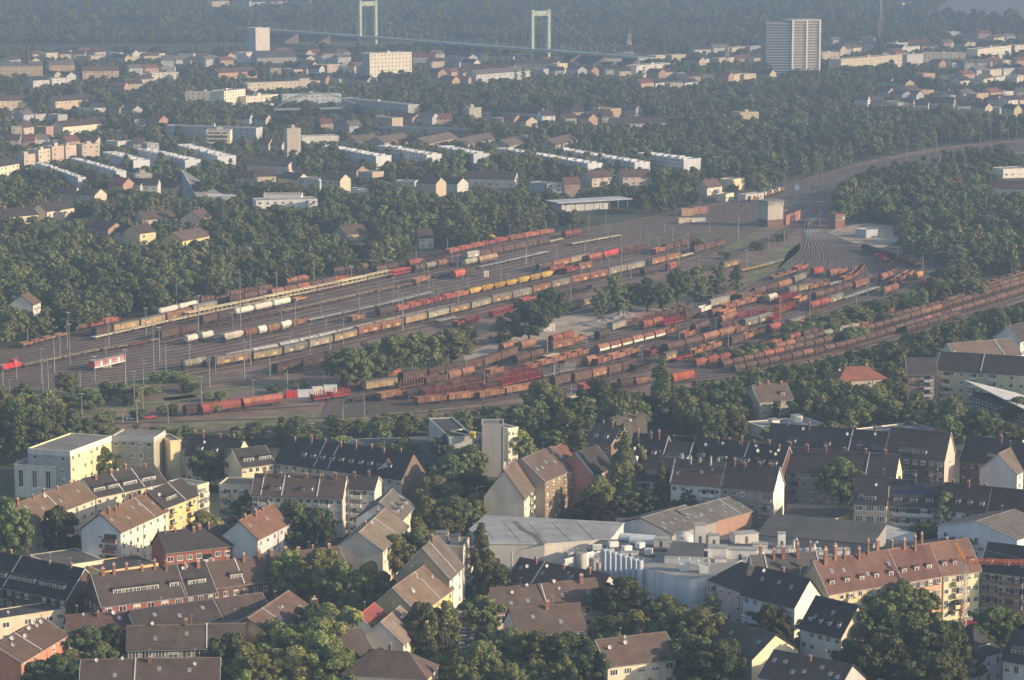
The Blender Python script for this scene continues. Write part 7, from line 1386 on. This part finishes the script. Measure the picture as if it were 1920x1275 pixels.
scatter(6500, 380, 760, .48, 3.4, 7.6, 7, 18, False)
scatter(11000, 170, 380, .48, 3.6, 8.2, 7, 18, False)
scatter(13000, 60, 170, .56, 4.6, 7.0, 9, 17, True)
scatter(8000, -30, 62, .50, 6.5, 13.0, 14, 28, True)
me = bpy.data.meshes.new('wood'); me.from_pydata([(a, b, 0) for a, b, r, h in pts], [], [])
me.attributes.new('tree_scale', 'FLOAT_VECTOR', 'POINT'); me.attributes.new('tree_turn', 'FLOAT_VECTOR', 'POINT'); me.attributes.new('tree_kind', 'INT', 'POINT')
from mathutils import noise as mn
def kind_at(a, b):
    q = mn.noise((a * .012, b * .006, 0)) + rng.uniform(-.45, .45)
    return 2 if q > .42 else 3 if q < -.42 else rng.choice([0, 1, 4])
ks = [kind_at(a, b) for a, b, r, h in pts]; sc = []
for (a, b, r, h), k in zip(pts, ks): H, Rw = DES[['broad', 'broad', 'tall', 'broad', 'tall'][k]]; q = r / 5.0 * (5.0 / Rw if k in (2, 4) else 1) * (.8 if k in (2, 4) else 1); sc += [q, q, h / H]
me.attributes['tree_scale'].data.foreach_set('vector', sc); me.attributes['tree_turn'].data.foreach_set('vector', [t for _ in pts for t in (0, 0, rng.uniform(0, 6.28))]); me.attributes['tree_kind'].data.foreach_set('value', ks)
wood = struct(obj('wood', me), 'stuff'); wood['label'] = 'dense woods and garden trees filling the middle and far distance'
ng = bpy.data.node_groups.new('wood_planting', 'GeometryNodeTree'); ng.interface.new_socket('Geometry', in_out='INPUT', socket_type='NodeSocketGeometry'); ng.interface.new_socket('Geometry', in_out='OUTPUT', socket_type='NodeSocketGeometry')
gi, go = ng.nodes.new('NodeGroupInput'), ng.nodes.new('NodeGroupOutput'); ip = ng.nodes.new('GeometryNodeInstanceOnPoints'); ci = ng.nodes.new('GeometryNodeCollectionInfo')
ci.inputs['Collection'].default_value = protos; ci.inputs['Separate Children'].default_value = True; ci.inputs['Reset Children'].default_value = True; ip.inputs['Pick Instance'].default_value = True
def attr(nm, ty): n = ng.nodes.new('GeometryNodeInputNamedAttribute'); n.data_type = ty; n.inputs['Name'].default_value = nm; return n.outputs['Attribute']
lk = ng.links.new; lk(gi.outputs[0], ip.inputs['Points']); lk(ci.outputs[0], ip.inputs['Instance']); lk(attr('tree_kind', 'INT'), ip.inputs['Instance Index'])
er = ng.nodes.new('FunctionNodeEulerToRotation'); lk(attr('tree_turn', 'FLOAT_VECTOR'), er.inputs[0]); lk(er.outputs[0], ip.inputs['Rotation']); lk(attr('tree_scale', 'FLOAT_VECTOR'), ip.inputs['Scale']); lk(ip.outputs[0], go.inputs[0])
wood.modifiers.new('planting', 'NODES').node_group = ng
print('trees', NTREE[0], 'wood', len(pts))
# ------------------------------------------------------------------ light, air, camera
SUN_EL, SUN_AZ = R(19), None
sd = Vector((.972, -.235, 0)).normalized() * math.cos(SUN_EL) + Vector((0, 0, math.sin(SUN_EL)))
sun = bpy.data.lights.new('sun', 'SUN'); sun.energy = 4.6; sun.angle = R(.5); sun.color = (1.0, .78, .54)
so = bpy.data.objects.new('sun', sun); COL.objects.link(so); so.rotation_euler = sd.to_track_quat('Z', 'Y').to_euler()
w = bpy.data.worlds.new('World'); SC.world = w; w.use_nodes = True; nt = w.node_tree; bg = nt.nodes['Background']
sk = nt.nodes.new('ShaderNodeTexSky'); sk.sky_type = 'NISHITA'; sk.sun_disc = False; sk.sun_elevation = SUN_EL; sk.sun_rotation = math.atan2(sd.x, sd.y); sk.air_density = 1.2; sk.dust_density = 1.5
nt.links.new(sk.outputs[0], bg.inputs['Color']); bg.inputs['Strength'].default_value = .135
b = MB(); b.box(-2200, -300, -1, 2200, 6600, 200); hz = MB()
m = bpy.data.materials.new('haze'); m.use_nodes = True; nt = m.node_tree; nt.nodes.remove(nt.nodes['Principled BSDF']); pv = nt.nodes.new('ShaderNodeVolumePrincipled')
pv.inputs['Color'].default_value = (.222, .322, .485, 1); pv.inputs['Density'].default_value = .00026; nt.links.new(pv.outputs[0], nt.nodes['Material Output'].inputs['Volume'])
struct(obj('haze', b.mesh('haze', m)), 'stuff')['label'] = 'thin bluish morning haze'
cd = bpy.data.cameras.new('camera'); cam = bpy.data.objects.new('camera', cd); COL.objects.link(cam); cam.location = (0, 0, CH); cam.rotation_euler = (math.pi / 2 - PITCH, 0, 0)
cd.sensor_width = 36; cd.lens = FPX / 1920 * 36; cd.clip_start = 1; cd.clip_end = 20000; SC.camera = cam
SC.view_settings.view_transform = 'Standard'; SC.view_settings.look = 'None'; SC.view_settings.exposure = 0.78; SC.view_settings.gamma = 1
SC.cycles.volume_bounces = 0; SC.cycles.max_bounces = 4; SC.cycles.diffuse_bounces = 2; SC.cycles.glossy_bounces = 2; SC.cycles.transmission_bounces = 2; SC.cycles.transparent_max_bounces = 8
SC.cycles.use_denoising = True
finish_labels()
